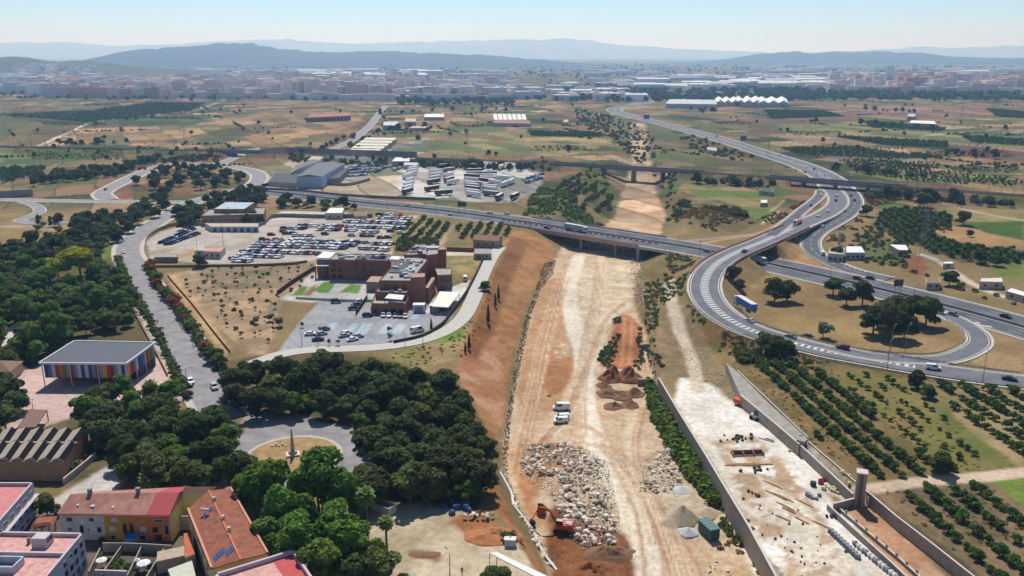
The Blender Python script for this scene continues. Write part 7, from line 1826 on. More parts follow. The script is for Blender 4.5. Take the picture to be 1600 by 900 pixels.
def mid_buildings():
 white = mat('white roof membrane',C(236,234,228,.8));cr = mat('beige render',C(206,190,168),var=.12);wp = mat('white plaster',C(216,210,204));gl = mat('window glass',C(40,48,58,.7));pale = mat('pale metal',C(206,208,210));bl = mat('blue door',C(70,112,160),var=.08)
 def flat(px,z1,name,lab,cat,wm,rm,par=.3,wins=0,wz=1.0,ww=1.4,wh=1.2,wname='window',wm2=None,gm=None):
  q = [P(a,b,z1) for a,b in px];o = q[0];t = thing(name,lab,cat,(o[0],o[1],0));Q = loc(q,o);flat_block(t,Q,-.4,z1,wm,rm,par)
  for k in range(wins): window(t,Q[0],Q[1],wz,ww,wh,(k + .5) / wins,wm2,gm,wname)
  return t,Q
 t,Q = flat([(330,354.5),(404,354.5),(403,349),(320,349)],3.2,'garage_row','white row of garages with blue doors at the back of the depot','garage',wp,cr,.2,7,.1,2.2,2.4,'garage_door',None,bl)
 t,Q = flat([(314,338),(412,335),(415,325),(327,328)],6.0,'school_hall','flat roofed school hall with brown walls behind the depot','school',mat('brown plaster',C(168,132,104)),mat('grey slab roof',C(170,164,158),var=.1),.4,9,2.5,2.2,1.4)
 q = [P(334,327,8.5),P(382,327,8.5),P(398,316.5,8.5),P(352,316,8.5)];q = loc(q,(t.location.x,t.location.y));flat_block(t,q,5.9,8.5,mat('brown plaster',C(168,132,104)),mat('pale blue roof',C(190,206,216),var=.12,scale=.3),.2,'upper_wall',rname='upper_roof')
 t,Q = flat([(318,393),(344,394),(352,386),(319,387)],3.4,'depot_office','small white depot office with a pink flat roof','office',wp,mat('salmon roof',C(222,160,140),var=.1),.25,3)
 t,Q = flat([(304,392),(318,392),(319,382),(306,382)],3.0,'depot_annexe','low annexe beside the pink roofed depot office','shed',wp,cr,.2,1)
 t,Q = flat([(241,402),(277,402),(278,396),(242,396)],2.6,'depot_shed','long low grey shed at the lower left of the depot','shed',mat('grey rendered block',C(150,142,134)),mat('grey slab roof',C(170,164,158)),.1,3)
 t,Q = flat([(508,333),(535,333),(538,325),(515,325)],4,'yard_shed','shed with a bright white roof beside the highway','shed',cr,white,.1,2);t,Q = flat([(553,337),(572,337),(575,331),(558,331)],3.2,'yard_shed','small shed with a beige roof beside the highway','shed',cr,mat('brown roof tiles',C(150,116,92)),.1,1)
 x,y,z = pg(762,384);t = thing('farmhouse','stone farmhouse with a brown ridge roof below the highway','house',(x,y,z),-.25);mb = MB();mb.box(0,0,-.4,14,8,4.4);mb.add([(-7,-4,4),(-7,4,4),(-7,0,5.8),(7,-4,4),(7,0,5.8),(7,4,4)],[(0,2,1),(3,5,4)]);mb.build('wall',mat('rough beige stone',C(190,170,146),var=.2,scale=.8),t)
 mb = MB();mb.add([(-7.4,-4.5,3.85),(7.4,-4.5,3.85),(7.4,0,5.95),(-7.4,0,5.95),(7.4,4.5,3.85),(-7.4,4.5,3.85)],[(0,1,2,3),(3,2,4,5)]);mb.build('roof',mat('old brown tiles',C(158,124,92),var=.25,scale=.8,bump=.2),t)
 for f in (.2,.5,.8): window(t,(-7,-4),(7,-4),1,1.1,1.4,f)
 flat([(740,397),(768,397),(766,389),(742,389)],2.8,'farm_outhouse','low flat outhouse in front of the stone farmhouse','shed',mat('rough beige stone',C(190,170,146)),mat('grey slab roof',C(170,164,158)),.2,2)
 z1 = 10;q = [P(463,274,z1),P(503,274,z1),P(538,254,z1),P(494,253,z1)];o = q[0];t = thing('warehouse','tall grey warehouse with a bright pale blue end wall','warehouse',(o[0],o[1],0));Q = loc(q,o)
 mb = MB();mb.prism(Q,-.4,z1 - 1);mb.build('wall',mat('pale blue sheet wall',C(190,208,226),var=.06),t);mb = MB();c0,c1 = lp(Q[0],Q[1],.5),lp(Q[3],Q[2],.5);g = lambda p,z: (p[0],p[1],z)
 mb.quad(g(Q[0],z1 - .99),g(c0,z1 + .6),g(c1,z1 + .6),g(Q[3],z1 - .99));mb.quad(g(c0,z1 + .6),g(Q[1],z1 - .99),g(Q[2],z1 - .99),g(c1,z1 + .6));mb.tri(g(Q[0],z1 - .99),g(Q[1],z1 - .99),g(c0,z1 + .6));mb.build('roof',mat('grey sheet roof',C(120,124,128),var=.15,scale=.3),t)
 dkr = mat('dark sheet roof',C(84,86,90),var=.2,scale=.3)
 for i,(px,z1,lab,rm) in enumerate([([(420,283),(462,286),(470,272),(430,270)],4,'dark roofed shed left of the tall warehouse',dkr),([(505,280),(530,278),(545,262),(512,268)],5,'dark roofed shed right of the tall warehouse',dkr),([(455,270),(470,262),(505,250),(488,249),(460,260)],6,'grey shed behind the tall warehouse',MATS['grey sheet roof']),([(480,250),(500,250),(506,245),(488,244)],5,'small shed at the railway behind the warehouse',cr),([(612,252),(640,252),(640,246),(618,246)],5,'white roofed shed behind the vehicle yard',white),([(630,258),(652,258),(652,254),(632,254)],4,'pale roofed shed at the corner of the lorry park',pale)]):
  flat(px,z1,'shed',lab,'shed',cr if i != 1 else MATS['grey rendered block'],rm,.1)
 for k in range(5):
  y0 = 236 - k * 4.4;x0 = 543 + k * 6;flat([(x0,y0),(x0 + 50,y0 + .6),(x0 + 53,y0 - 3.0),(x0 + 4,y0 - 3.6)],5,'long_shed',['nearest','second','third','fourth','farthest'][k] + ' of the five cream roofed sheds by the town road','shed',cr,mat('cream sheet roof',C(232,228,206),var=.06),.1)
 flat([(1294,396),(1318,398),(1320,388),(1297,387)],4,'white_farm','white farm building with a grey roof beside the slip road','farm',wp,cr,.2,3);flat([(1322,395),(1352,395),(1346,385),(1322,385)],3.6,'farm_barn','white roofed barn beside the white farm','barn',mat('blue grey wall',C(176,190,206),var=.08),white,.15,4)
 mb = MB();mb.tube((0,0,0),(0,0,7),.7,.6,10);x,y,z = pg(1311,382);o = mb.build('farm_chimney',wp);o.location = (x,y,z);tag(o,'white chimney stack behind the white farm','chimney')
 flat([(1404,391),(1420,391),(1416,383),(1389,382)],3.2,'open_barn','open barn with a bright white sloping roof in the orchards','barn',mat('grey rendered block',C(150,142,134)),white,.1,2)
 flat([(1474,412),(1490,412),(1489,409),(1474,409)],2.6,'garden_hut','tiny white roofed hut beside the white track','hut',cr,white,.1,1);flat([(1531,440),(1567,441),(1566,434),(1533,435)],3.2,'market_garden_hut','hut with a cream roof among the gardens at the right','hut',cr,mat('cream sheet roof',C(232,228,206)),.1,2);flat([(1448,442),(1470,442),(1468,434),(1446,434)],3,'garden_shed','tan roofed garden shed beside the highway verge','shed',cr,mat('brown roof tiles',C(150,116,92)),.1,2);flat([(1572,455),(1612,466),(1612,460),(1580,450)],3,'garden_shed','white roofed shed at the right edge beside the gardens','shed',cr,white,.1,2)
 flat([(1186,298),(1208,300),(1208,295),(1188,294)],3,'field_hut','dark roofed hut at the end of the field below the railway','hut',cr,dkr,.1,1);flat([(1188,317),(1199,317),(1199,312.5),(1189,312.5)],2.8,'caravan','small white caravan standing in the field','caravan',wp,white,.1,2)
 flat([(1104,234),(1120,236),(1120,231),(1106,230)],4,'field_house','small white house beside the motorway','house',wp,cr,.2,2)
 flat([(478,184),(548,181),(545,176),(486,178)],7,'convent','long brown arcaded building with a red roof on the plain','building',mat('brown plaster',C(168,132,104)),mat('red roof far',C(176,118,98),var=.2,scale=.2),.3,12,.5,2.4,4.5)
 for px,z1,lab,rm in [([(598,196),(625,196),(622,190),(600,190)],6,'grey hall of the far farm right of the town road',pale),([(632,190),(650,190),(650,185),(634,185)],6,'pale house of the far farm',cr),([(662,183),(694,183),(694,178),(664,178)],5,'long white roofed shed at the far farm',white),([(640,200),(668,200),(668,197),(642,197)],4,'low wall building of the far farm',cr),([(770,192),(830,193),(826,188),(775,187)],5,'long brown roofed farm block beyond the fields',mat('red roof far',C(176,118,98))),([(1420,192),(1463,194),(1460,189),(1424,188)],6,'long white roofed shed on the right plain',white),([(1418,182),(1430,182),(1430,178),(1419,178)],5,'pale blue hut near the tall windbreak',pale),([(880,191),(888,191),(888,187),(881,187)],5,'tiny house by the dry river on the plain',cr)]:
  flat(px,z1,'farm_building',lab,'farm',cr,rm,.1)
 for k in range(7):
  x0 = 772 + k * 7.4;flat([(x0,187),(x0 + 6.5,187),(x0 + 4,178),(x0 - 2,178)],4,'greenhouse','white long greenhouse in the striped block on the plain','greenhouse',wp,white,0)[0]['group'] = 'striped greenhouses'
 for k,(x0,x1,y0,y1,lab) in enumerate([(1120,1155,160,154,'left'),(1150,1190,160,153,'middle'),(1185,1232,161,154,'right')]):
  q = [P(x0,y0,8),P(x1,y0,8),P(x1 - 3,y1,8),P(x0 - 3,y1,8)];o = q[0];t = thing('white_hall',lab + ' one of three big white peaked halls on the plain','hall',(o[0],o[1],0));Q = loc(q,o)
  mb = MB();mb.prism(Q,-1,8);mb.build('wall',wp,t);mb = MB()
  for i in range(3):
   a,b = lp(Q[0],Q[1],i / 3),lp(Q[0],Q[1],(i + 1) / 3);c_,d = lp(Q[3],Q[2],(i + 1) / 3),lp(Q[3],Q[2],i / 3);m0,m1 = lp(a,b,.5),lp(d,c_,.5)
   mb.quad((*a,8.01),(*m0,13),(*m1,13),(*d,8.01));mb.quad((*m0,13),(*b,8.01),(*c_,8.01),(*m1,13));mb.tri((*a,8.01),(*b,8.01),(*m0,13))
  mb.build('roof',white,t)
 flat([(1040,162),(1120,163),(1118,156),(1046,155)],8,'white_hall','long low greenhouse hall left of the peaked white halls','hall',wp,mat('translucent roof',C(206,212,214),var=.1,scale=.05),.2)
# ================================================================= works in the riverbed and the walled yard
def rock_mesh(name,seed,m,sub=1):
 b = bmesh.new();bmesh.ops.create_icosphere(b,subdivisions=sub,radius=1.0);rs = np.random.RandomState(seed)
 ax = rs.uniform(.6,1.15,3);ax[2] *= .75;pl = rs.normal(size=(10,3));pl /= np.linalg.norm(pl,axis=1)[:,None];of = rs.uniform(.42,.8,10)
 for v in b.verts:
  p = np.array(v.co)
  for n,o in zip(pl,of):
   d = p @ n - o
   if d > 0: p = p - n * d
  v.co = Vector(p * ax)
 me = bpy.data.meshes.new(name);b.to_mesh(me);b.free();me.materials.append(m);return me

def heap(px,py,r,h,m,name,lab,seed,rx=1.0,group=None,z=None):
 rug = .25 if 'gravel' in name else 1.5
 x,y,zz = pg(px,py);n,k = 36,12;vs = [(0,0,h)];rs = np.random.RandomState(seed)
 for i in range(1,k + 1):
  t = i / k
  for j in range(n):
   a = 2 * math.pi * j / n;q = r * t * (1 + .22 * (float(vnoise(math.cos(a) * 1.7 + seed,math.sin(a) * 1.7,seed)) - .5) * 2)
   zz2 = h * (1 - t) ** 1.05 * (1 + rug * (float(fbm(q * math.cos(a) * .8 + seed,q * math.sin(a) * .8,seed + 3,3)) - .5)) - (.5 if i == k else 0)
   vs.append((q * math.cos(a) * rx,q * math.sin(a),zz2))
 fs = [(0,1 + j,1 + (j + 1) % n) for j in range(n)]
 for i in range(k - 1):
  for j in range(n): fs.append((1 + i * n + j,1 + (i + 1) * n + j,1 + (i + 1) * n + (j + 1) % n,1 + i * n + (j + 1) % n))
 mb = MB();mb.add(vs,fs);o = mb.build(name,m,smooth=True);o.location = (x,y,zz);return tag(o,lab,'heap',group)

def site():
 rockm = mat('pale limestone',C(240,226,204),var=.22,scale=1.2,random_obj=.22,detail=6,bump=.3);shaderock = mat('shade-toned riprap stone',C(92,82,74),var=.3,scale=.8,detail=6)  # riprap colour darkened to carry the shade on the gabion face
 block = mat('grey concrete blocks',C(178,166,150),var=.16,scale=.6,detail=6);conc = MATS['weathered concrete']
 protos = [rock_mesh('boulder',s,rockm) for s in range(8)]
 polys = [([(822,696),(870,690),(905,700),(940,716),(944,745),(900,750),(860,742),(818,740),(812,716)],1.25,.72,'pale limestone boulder in the upper heap on the riverbed','boulders of the upper heap'),
   ([(878,745),(905,752),(945,760),(962,810),(962,850),(905,852),(880,815),(862,770)],1.2,.78,'pale limestone boulder in the big heap right of the excavator','boulders of the big heap by the excavator'),
   ([(1022,710),(1040,698),(1052,715),(1056,740),(1070,748),(1064,760),(1030,768),(1000,764),(1006,742)],1.25,.7,'pale boulder in the heap beside the green cane','boulders of the heap by the cane'),
   ([(776,738),(790,742),(808,780),(830,820),(868,880),(856,886),(824,840),(800,800)],1.3,.72,'white boulder in the line of stones along the plastic-edged bank','boulders lining the bank'),
   ([(1105,878),(1130,872),(1145,900),(1140,930),(1108,930)],1.5,.55,'rubble stone at the bottom edge below the green container','rubble at the bottom edge'),
   ([(985,400),(1003,398),(1006,450),(1012,498),(998,492),(990,460)],2.0,.7,'white boulder on the far right bank below the bridge','boulders of the far right bank')]
 every = []
 for px,sp,s,lab,grp in polys:
  for (x,y) in spots(W(px,-7.5),sp,.5,len(px)):
   if fbm(x / 3.2,y / 3.2,4) > .36: every.append((x,y,s * RND.choice([.5,.6,.75,.85,.95,1.1,1.3,1.7]),lab,grp))
 every.sort(key=lambda e: -e[2] / math.hypot(e[0],e[1]));zs = G(np.array([e[0] for e in every]),np.array([e[1] for e in every]),False)
 print('ROCKS',len(every));rest = MB()
 for i,((x,y,s,lab,grp),z) in enumerate(zip(every,zs)):
  me = protos[i % 8];R_ = Matrix.Rotation(RND.uniform(0,6.28),4,'Z') @ Matrix.Rotation(RND.uniform(-.5,.5),4,'X')
  if i < 295:
   o = obj('boulder',me);o.rotation_euler = R_.to_euler();o.scale = (s,s * RND.uniform(.8,1.2),s);o.location = (x,y,z + s * .3 + (max(0,fbm(x / 4,y / 4,9) - .35) * 3.5 if 'heap' in lab else 0));tag(o,lab,'boulder',grp)
  else:
   rest.add([tuple(R_ @ (v.co * s) + Vector((x,y,z + s * .25 + (max(0,fbm(x / 4,y / 4,9) - .35) * 3 if 'heap' in lab else 0)))) for v in me.vertices],[tuple(p.vertices) for p in me.polygons])
 for (x,y) in spots(W([(816,692),(905,695),(948,720),(968,800),(966,862),(900,858),(856,770),(812,745)],-7.8),.5,.7,4) + spots(W([(1010,705),(1050,698),(1072,748),(1060,772),(998,768)],-7.8),.55,.7,5):
  me = RND.choice(protos);s = RND.uniform(.12,.32);z = gz(x,y);rest.add([tuple(v.co * s + Vector((x,y,z + s * .3))) for v in me.vertices],[tuple(p.vertices) for p in me.polygons])
 tag(rest.build('rubble',rockm),'smaller rubble between the boulders on the riverbed','rubble',kind='stuff')
 def riprap(px,sp,s,m,lab,z=-7,seed=3,lift=.25):
  mb = MB();pts = spots(W(px,z),sp,1.0,seed);zs = G(np.array([p[0] for p in pts]),np.array([p[1] for p in pts]),False)
  for (x,y),zz in zip(pts,zs):
   me = RND.choice(protos);q = s * RND.uniform(.6,1.4);a = RND.uniform(0,6);c,sn = math.cos(a),math.sin(a);mb.add([(v.co.x * q * c - v.co.y * q * sn + x,v.co.x * q * sn + v.co.y * q * c + y,v.co.z * q + zz + q * lift) for v in me.vertices],[tuple(p.vertices) for p in me.polygons])
  tag(mb.build('riprap',m),lab,'riprap',kind='stuff')
 riprap([(850,412),(868,404),(864,424),(846,446),(830,488),(818,540),(806,600),(796,660),(792,735),(784,735),(786,690),(797,610),(810,540),(822,490),(838,446)],.7,.36,shaderock,'band of riprap stones coloured dark as in shade along the foot of the left bank',-6.5)
 riprap([(1062,540),(1100,545),(1128,580),(1150,618),(1130,628),(1108,598),(1080,585)],1.5,.34,rockm,'pale scree of stones above the concrete yard',ZT,8)
 riprap([(1026,505),(1062,500),(1070,540),(1040,545)],1.6,.24,rockm,'loose gravelly stones beside the dirt track',ZT,9)
 st = MB()
 for (x,y) in spots(W([(830,470),(990,420),(1000,520),(1040,640),(1090,720),(1180,880),(1200,960),(880,960),(800,720)],ZF),2.3,1.0,77):
  if fbm(x / 6,y / 6,15) < .47: continue
  me = RND.choice(protos);q = RND.uniform(.08,.3);z = gz(x,y);st.add([tuple(v.co * q + Vector((x,y,z + q * .2))) for v in me.vertices],[tuple(p.vertices) for p in me.polygons])
 tag(st.build('loose_stones',rockm),'loose stones scattered over the riverbed floor','stones',kind='stuff')
 l = smooth([pg(a,b) for a,b in [(780,738),(797,770),(802,790),(828,826),(846,862),(868,892)]],1.2);mb = MB();o = l[0];strip(mb,[q - o for q in l],0,.55,.25);b = mb.build('plastic_sheet_edge',mat('white plastic',C(232,228,222)));b.location = tuple(o);tag(b,'white plastic sheet edge curving down the excavated bank','plastic sheet')
 gr = mat('grey gravel',C(190,184,174),var=.18,scale=2.2,detail=6,bump=.2);tan = mat('tan gravel',C(196,176,146),var=.18,scale=2,detail=6,bump=.2);lg = mat('light grey gravel',C(206,206,206),var=.12,scale=2.5,bump=.2);earth = mat('dark red earth',C(150,96,62),var=.3,scale=1.2,detail=7,bump=.5);brown = mat('brown clods',C(140,104,76),var=.35,scale=2,detail=7,bump=.5)
 heap(1066,812,4.6,4.0,tan,'gravel_heap','tall tan gravel cone beside the green container',1);heap(1046,818,2.8,1.5,tan,'gravel_heap','low tan gravel heap against the tall cone',2);heap(1075,833,2.6,1.4,lg,'gravel_heap','light grey gravel heap in front of the tall cone',3);heap(1066,766,2.6,1.1,lg,'gravel_heap','pale grey gravel heap below the boulder heap',4);heap(1106,802,3.2,1.5,tan,'gravel_heap','flat tan gravel heap behind the green container',5)
 for i,(a,b,r,h) in enumerate([(956,592,5.2,4.2),(984,592,5.4,4.4),(950,616,4.0,2.2),(970,620,4.4,2.4),(990,616,3.8,2.3),(960,636,3.6,1.7),(984,634,3.6,1.8),(942,604,3.0,1.6)]):
  heap(a,b,r,h,earth if i < 2 else brown,'earth_heap',['dark red earth heap, upper left of the tipped heaps below the spur','dark red earth heap, upper right of the tipped heaps below the spur'][i] if i < 2 else 'brown lumpy heap of tipped earth on the riverbed below the spur',20 + i,group=None if i < 2 else 'brown tipped earth heaps')
 heap(955,868,4.0,2.2,brown,'earth_heap','dark clod heap beside the brown excavation',41,1.6);heap(930,902,6.5,2.8,mat('wet brown earth',C(140,86,46),var=.3,scale=.7,bump=.5),'earth_heap','wet brown spoil heap at the bottom edge',42,1.3);heap(850,700,3.4,.5,brown,'earth_heap','low brown spoil patch above the boulders',43,1.5);heap(770,838,4.2,1.6,mat('orange spoil',C(190,124,78),var=.25,scale=1,bump=.4),'earth_heap','orange spoil heap beside the sandy yard',44,1.6);heap(664,866,1.3,.35,brown,'earth_heap','thin strip of dark soil on the sandy yard',45,3.0)
 heap(858,619,.9,.7,brown,'earth_heap','small dark clod above the parked vans on the riverbed',46)
 x,y,z = pg(880,830);om = mat('excavator orange',C(206,84,50),var=.1,rough=.5);dk = mat('excavator dark steel',C(52,50,50),var=.15);e = thing('excavator','orange tracked excavator with its arm raised over the boulders','excavator',(x,y,z),math.radians(165))
 for s in (-1,1):
  mb = MB();pr = [(-2.1,.25),(-1.7,0),(1.7,0),(2.1,.25),(2.1,.7),(1.7,.95),(-1.7,.95),(-2.1,.7)];n = len(pr);vs = [(a,s * 1.3 - .32,b) for a,b in pr] + [(a,s * 1.3 + .32,b) for a,b in pr];mb.add(vs,[(i,(i + 1) % n,n + (i + 1) % n,n + i) for i in range(n)] + [tuple(reversed(range(n))),tuple(range(n,2 * n))]);mb.build('track',dk,e)
 mb = MB();mb.box(-.4,0,1.15,3.9,2.9,1.15,0,taper=.95);mb.box(-1.9,0,1.0,1.1,2.9,1.5,taper=.9);body = mb.build('body',om,e);mb = MB();mb.box(-1.3,.2,2.45,1.4,1.4,.12);mb.build('engine_cover',mat('pale cover',C(210,206,200)),body)
 mb = MB();mb.box(.75,.85,1.2,1.6,1.1,2.0,taper=.88);c_ = mb.build('cab',MATS['car glass'],e);mb = MB();mb.box(.72,.85,3.2,1.45,1.0,.1);mb.build('cab_roof',mat('pale cover',C(210,206,200)),c_)
 mb = MB();mb.beam((1.2,-.2,1.7),(3.4,-.2,4.6),.55,.6);mb.beam((3.3,-.2,4.6),(5.6,-.2,4.9),.5,.55);mb.build('boom',om,e);mb = MB();mb.beam((5.9,-.2,5.2),(7.6,-.2,1.6),.42,.5);mb.build('stick',om,e);mb = MB();mb.tube((1.6,-.2,1.5),(3.2,-.2,3.8),.12,.1,8);mb.tube((3.9,-.2,5.4),(5.7,-.2,5.9),.1,.08,8);mb.build('hydraulic_ram',dk,e)
 mb = MB();pr = [(7.2,1.5),(8.1,1.7),(8.0,.7),(7.3,.3),(6.7,.7)];n = 5;vs = [(a,-.8,b) for a,b in pr] + [(a,.4,b) for a,b in pr];mb.add(vs,[(i,(i + 1) % n,n + (i + 1) % n,n + i) for i in range(n)] + [tuple(reversed(range(n))),tuple(range(n,2 * n))]);mb.build('bucket',dk,e)
 x,y,z = pg(846,803);t = thing('spare_bucket','orange digger attachment standing on the earth behind the arm','digger attachment',(x,y,z),1.2);mb = MB();mb.box(0,0,0,1.8,2.0,2.2,taper=.8);mb.build('shell',om,t);mb = MB();mb.box(0,.2,2.2,.5,1.4,.5);mb.build('bracket',dk,t)
 x,y,z = pg(1107,836);gm = mat('green corrugated roof',C(112,146,140),var=.12,scale=4,stretch=(5,.3,1));t = thing('site_container','site container with a teal green roof on the riverbed','container',(x,y,z),math.radians(-70));mb = MB();mb.box(0,0,.3,5.2,2.5,2.5);[mb.box(a,b,0,.3,.3,.35) for a in (-2.3,2.3) for b in (-1,1)];mb.build('body',mat('green container wall',C(90,116,108),var=.1),t);mb = MB();mb.box(0,0,2.803,5.4,2.7,.12);[mb.box(-2.4 + k * 1.2,0,2.92,.08,2.7,.06) for k in range(5)];mb.build('roof',gm,t);mb = MB();mb.box(2.63,0,.45,.06,2.2,2.2);mb.build('door',mat('green container door',C(80,106,100)),t)
 def wall(px,zpx,z0,z1,lab,th=.4,name='retaining_wall',cap=True,m=block):
  w = [P(a,b,zpx) for a,b in px];o = w[0];t = thing(name,lab,'wall',(o[0],o[1],0));mb = MB();mc = MB()
  for a,b in zip(w[:-1],w[1:]):
   A,B_ = (a[0] - o[0],a[1] - o[1]),(b[0] - o[0],b[1] - o[1]);mb.beam((*A,z0),(*B_,z0),th,z1 - z0);mc.beam((*A,z1 + .003),(*B_,z1 + .003),th + .12,.12)
  mb.build('masonry',m,t)
  if cap: mc.build('coping',mat('pale coping',C(222,212,198),var=.1),t)
 wall([(1029,590),(1060,642),(1101,708),(1125,748),(1170,822),(1214,903),(1250,965)],-1.9,-9,-1.9,'tall grey retaining wall along the left side of the concrete yard')
 wall([(1157,617),(1200,652),(1249,694)],.3,-3.3,.3,'block wall below the concrete ledge at the upper right of the yard',.4)
 wall([(1249,694),(1290,732),(1333,772)],-.2,-3.3,-.2,'block wall between the yard and the orchard, left of the tower',.35)
 q = [P(a,b,.3) for a,b in [(1134,566),(1157,617),(1249,694),(1263,686),(1200,628),(1152,580)]];o = q[0];t = thing('concrete_ledge','wide grey concrete ledge running beside the orchard','ledge',(o[0],o[1],0));mb = MB();mb.prism(loc(q,o),-3.4,.2);mb.build('slab',conc,t);mb = MB();a,b = loc([P(1152,580,.3),P(1262,685,.3)],o);mb.beam((*a,.2),(*b,.2),.3,.5);mb.build('edge_kerb',mat('pale coping',C(222,212,198)),t)
 x,y = P(1252,692,0);mb = MB();mb.box(0,0,-1,2.2,1.6,1.9,-.7);o = mb.build('concrete_block',conc);o.location = (x,y,0);tag(o,'square concrete block at the end of the ledge','concrete block')
 wall([(1263,690),(1310,730),(1352,766),(1362,774)],.3,-.4,.3,'thin second wall line behind the yard wall, on the orchard side',.2,'orchard_wall')
 wall([(1303,787),(1345,776)],-1.0,-3.4,-1.0,'short dark cross wall below the tower',.35,'cross_wall');wall([(1293,788),(1330,822),(1390,876),(1450,932)],-1.6,-3.4,-1.6,'low wall between the yard and the pink soil strip',.3,'yard_wall');wall([(1303,787),(1350,826),(1405,872),(1470,930)],-2.2,-3.4,-2.2,'second low wall with stub posts beside the pink soil strip',.3,'yard_wall');wall([(1360,772),(1400,806),(1460,852),(1540,915)],.1,-3.4,.1,'long wall between the pink soil strip and the lower orchard',.3,'yard_wall')
 mb = MB();mb.box(0,0,0,.35,.45,1.5);me = mb.mesh('stub_post',[block])
 for k in range(9):
  t_ = k / 8;x,y = P(1306 + 126 * t_,790 + 106 * t_,-2.4);o = obj('stub_post',me);o.location = (x,y,-3);tag(o,'short concrete stub post along the second low yard wall','post','stub posts along the yard wall')
 x,y = P(1343,776,-.5);t = thing('brick_tower','tall square grey concrete tower stub with a vertical slot','tower',(x,y,-3.4),-.35);z_ = 9.2;mb = MB();mb.box(-.75,0,0,.7,2.2,z_);mb.box(.75,.0,0,.7,2.2,z_);mb.box(0,.35,0,.85,1.5,z_);mb.build('shaft',mat('tower concrete',C(168,150,132),var=.2,scale=.7,detail=7,bump=.15),t);mb = MB();mb.box(0,0,z_ + .003,2.5,2.5,.3);mb.build('cap',mat('pale coping',C(222,212,198)),t)
 x,y = P(1168,711,ZT);t = thing('brick_pit','low three bay brick pit in the concrete yard','pit',(x,y,ZT),.06);bw = mat('yard brick',C(176,132,108),var=.2,scale=2)
 for k,(a,b,w,d) in enumerate([(0,1.1,8.4,.25),(-4.1,0,.25,2.2),(4.1,0,.25,2.2),(-1.3,0,.22,2),(1.5,0,.22,2)]):
  mb = MB();mb.box(a,b,-.1,w,d,1.1);mb.build('bay_wall',bw,t)
 mb = MB();mb.box(0,0,.02,8,2,.05);mb.build('floor',mat('dark pit floor',C(96,78,68)),t)
 def clutter(px,py,n,spread,size,m,name,lab,cat,grp,seed,kind='box',rz=None):
  rs = np.random.RandomState(seed)
  for k in range(n):
   x,y = P(px,py,ZT);x += rs.normal() * spread[0];y += rs.normal() * spread[1];z = gz(x,y);mb = MB()
   if kind == 'box': s = size * rs.uniform(.6,1.3);mb.box(0,0,-.05,s * 1.3,s,s * .8,0,taper=.94);mb.box(.1 * s,0,s * .75,s * .9,s * .8,s * .25,.1)
   elif kind == 'plank': mb.box(0,0,.02,size * rs.uniform(.7,1.3),.22,.16);mb.box(0,.3,.02,size * .7,.2,.14)
   elif kind == 'coil':
    for i in range(12): a,b = 2 * math.pi * i / 12,2 * math.pi * (i + 1) / 12;mb.tube((.55 * math.cos(a),.55 * math.sin(a),.25),(.55 * math.cos(b),.55 * math.sin(b),.25),.22,.22,6,cap=False)
   elif kind == 'drum': mb.tube((0,0,0),(0,0,1.1),.7,.75,12);mb.tube((0,0,1.1),(0,0,1.2),.5,.45,12)
   if kind == 'rock': o = obj(name,protos[k % 8]);o.scale = (size,) * 3
   else: o = mb.build(name,m)
   o.location = (x,y,z + .02);o.rotation_euler = (0,0,rs.uniform(0,3) if rz is None else rz + rs.uniform(-.1,.1));tag(o,lab,cat,grp)
 ylw = mat('cream bags',C(226,214,176),var=.1,scale=2);bgrey = mat('blue grey pallets',C(150,154,160),var=.2,scale=1.5);wood = mat('old timber',C(176,132,92),var=.25,scale=2);rust = mat('rust scrap',C(132,84,64),var=.25);dkr = mat('dark rubble',C(96,92,90),var=.25,scale=2)
 for i in range(10):
  x,y = P(1298 + i * 4.6,832 + i * 4.4,ZT);mb = MB();mb.box(0,0,0,1.2,1.0,.15);mb.box(0,0,.16,1.1,.95,.75);o = mb.build('block_pallet',bgrey);o.location = (x,y,ZT + .05);o.rotation_euler = (0,0,-.75);tag(o,'pallet of grey blocks in the row beside the yard wall','pallet','pallets in a row along the yard wall')
 for i in range(12):
  x,y = P(1336 + i * 5.6,852 + i * 4.6,ZT);mb = MB();mb.box(0,0,0,.95,.95,.8,0,taper=1.08);mb.box(0,0,.8,.8,.8,.2,.2,taper=.6);o = mb.build('bulk_bag',mat('white woven bag',C(232,230,222),var=.08) if i % 3 else bgrey);o.location = (x,y,ZT + .05);tag(o,'bulk bag in the line along the low yard wall' if i % 3 else 'grey bulk bag in the line along the low yard wall','bulk bag','white bulk bags by the yard wall' if i % 3 else 'grey bulk bags by the yard wall')
 clutter(1309,764,16,(1.6,1.6),.75,ylw,'cream_sack','cream coloured sack in the pile left of the tower','sack','cream sacks by the tower',3);clutter(1283,753,3,(.9,.6),1,mat('maroon hose',C(150,44,64),var=.1),'hose_coil','maroon coil of hose by the yard wall','hose coil','maroon hose coils',4,'coil');clutter(1270,759,1,(.1,.1),1,mat('dark green tank',C(38,84,62),var=.1),'green_tank','dark green round tank beside the maroon hoses','tank',None,5,'drum')
 clutter(1266,777,7,(.9,.8),.7,bgrey,'blue_grey_crate','blue grey crate in the small pile in the yard','crate','blue grey crates in the yard',6);clutter(1296,808,6,(.8,.8),.7,mat('dark crate',C(70,76,92),var=.15),'dark_crate','dark blue crate beside the low wall start','crate','dark crates by the wall',7);clutter(1152,686,22,(2.6,1.1),.55,dkr,'rubble_lump','dark rubble lump in the scrap pile on the concrete','rubble','dark scrap pile on the concrete',8);clutter(1182,735,10,(1.6,.8),.5,dkr,'rubble_lump','dark rubble lump below the brick pit','rubble','dark rubble below the pit',9)
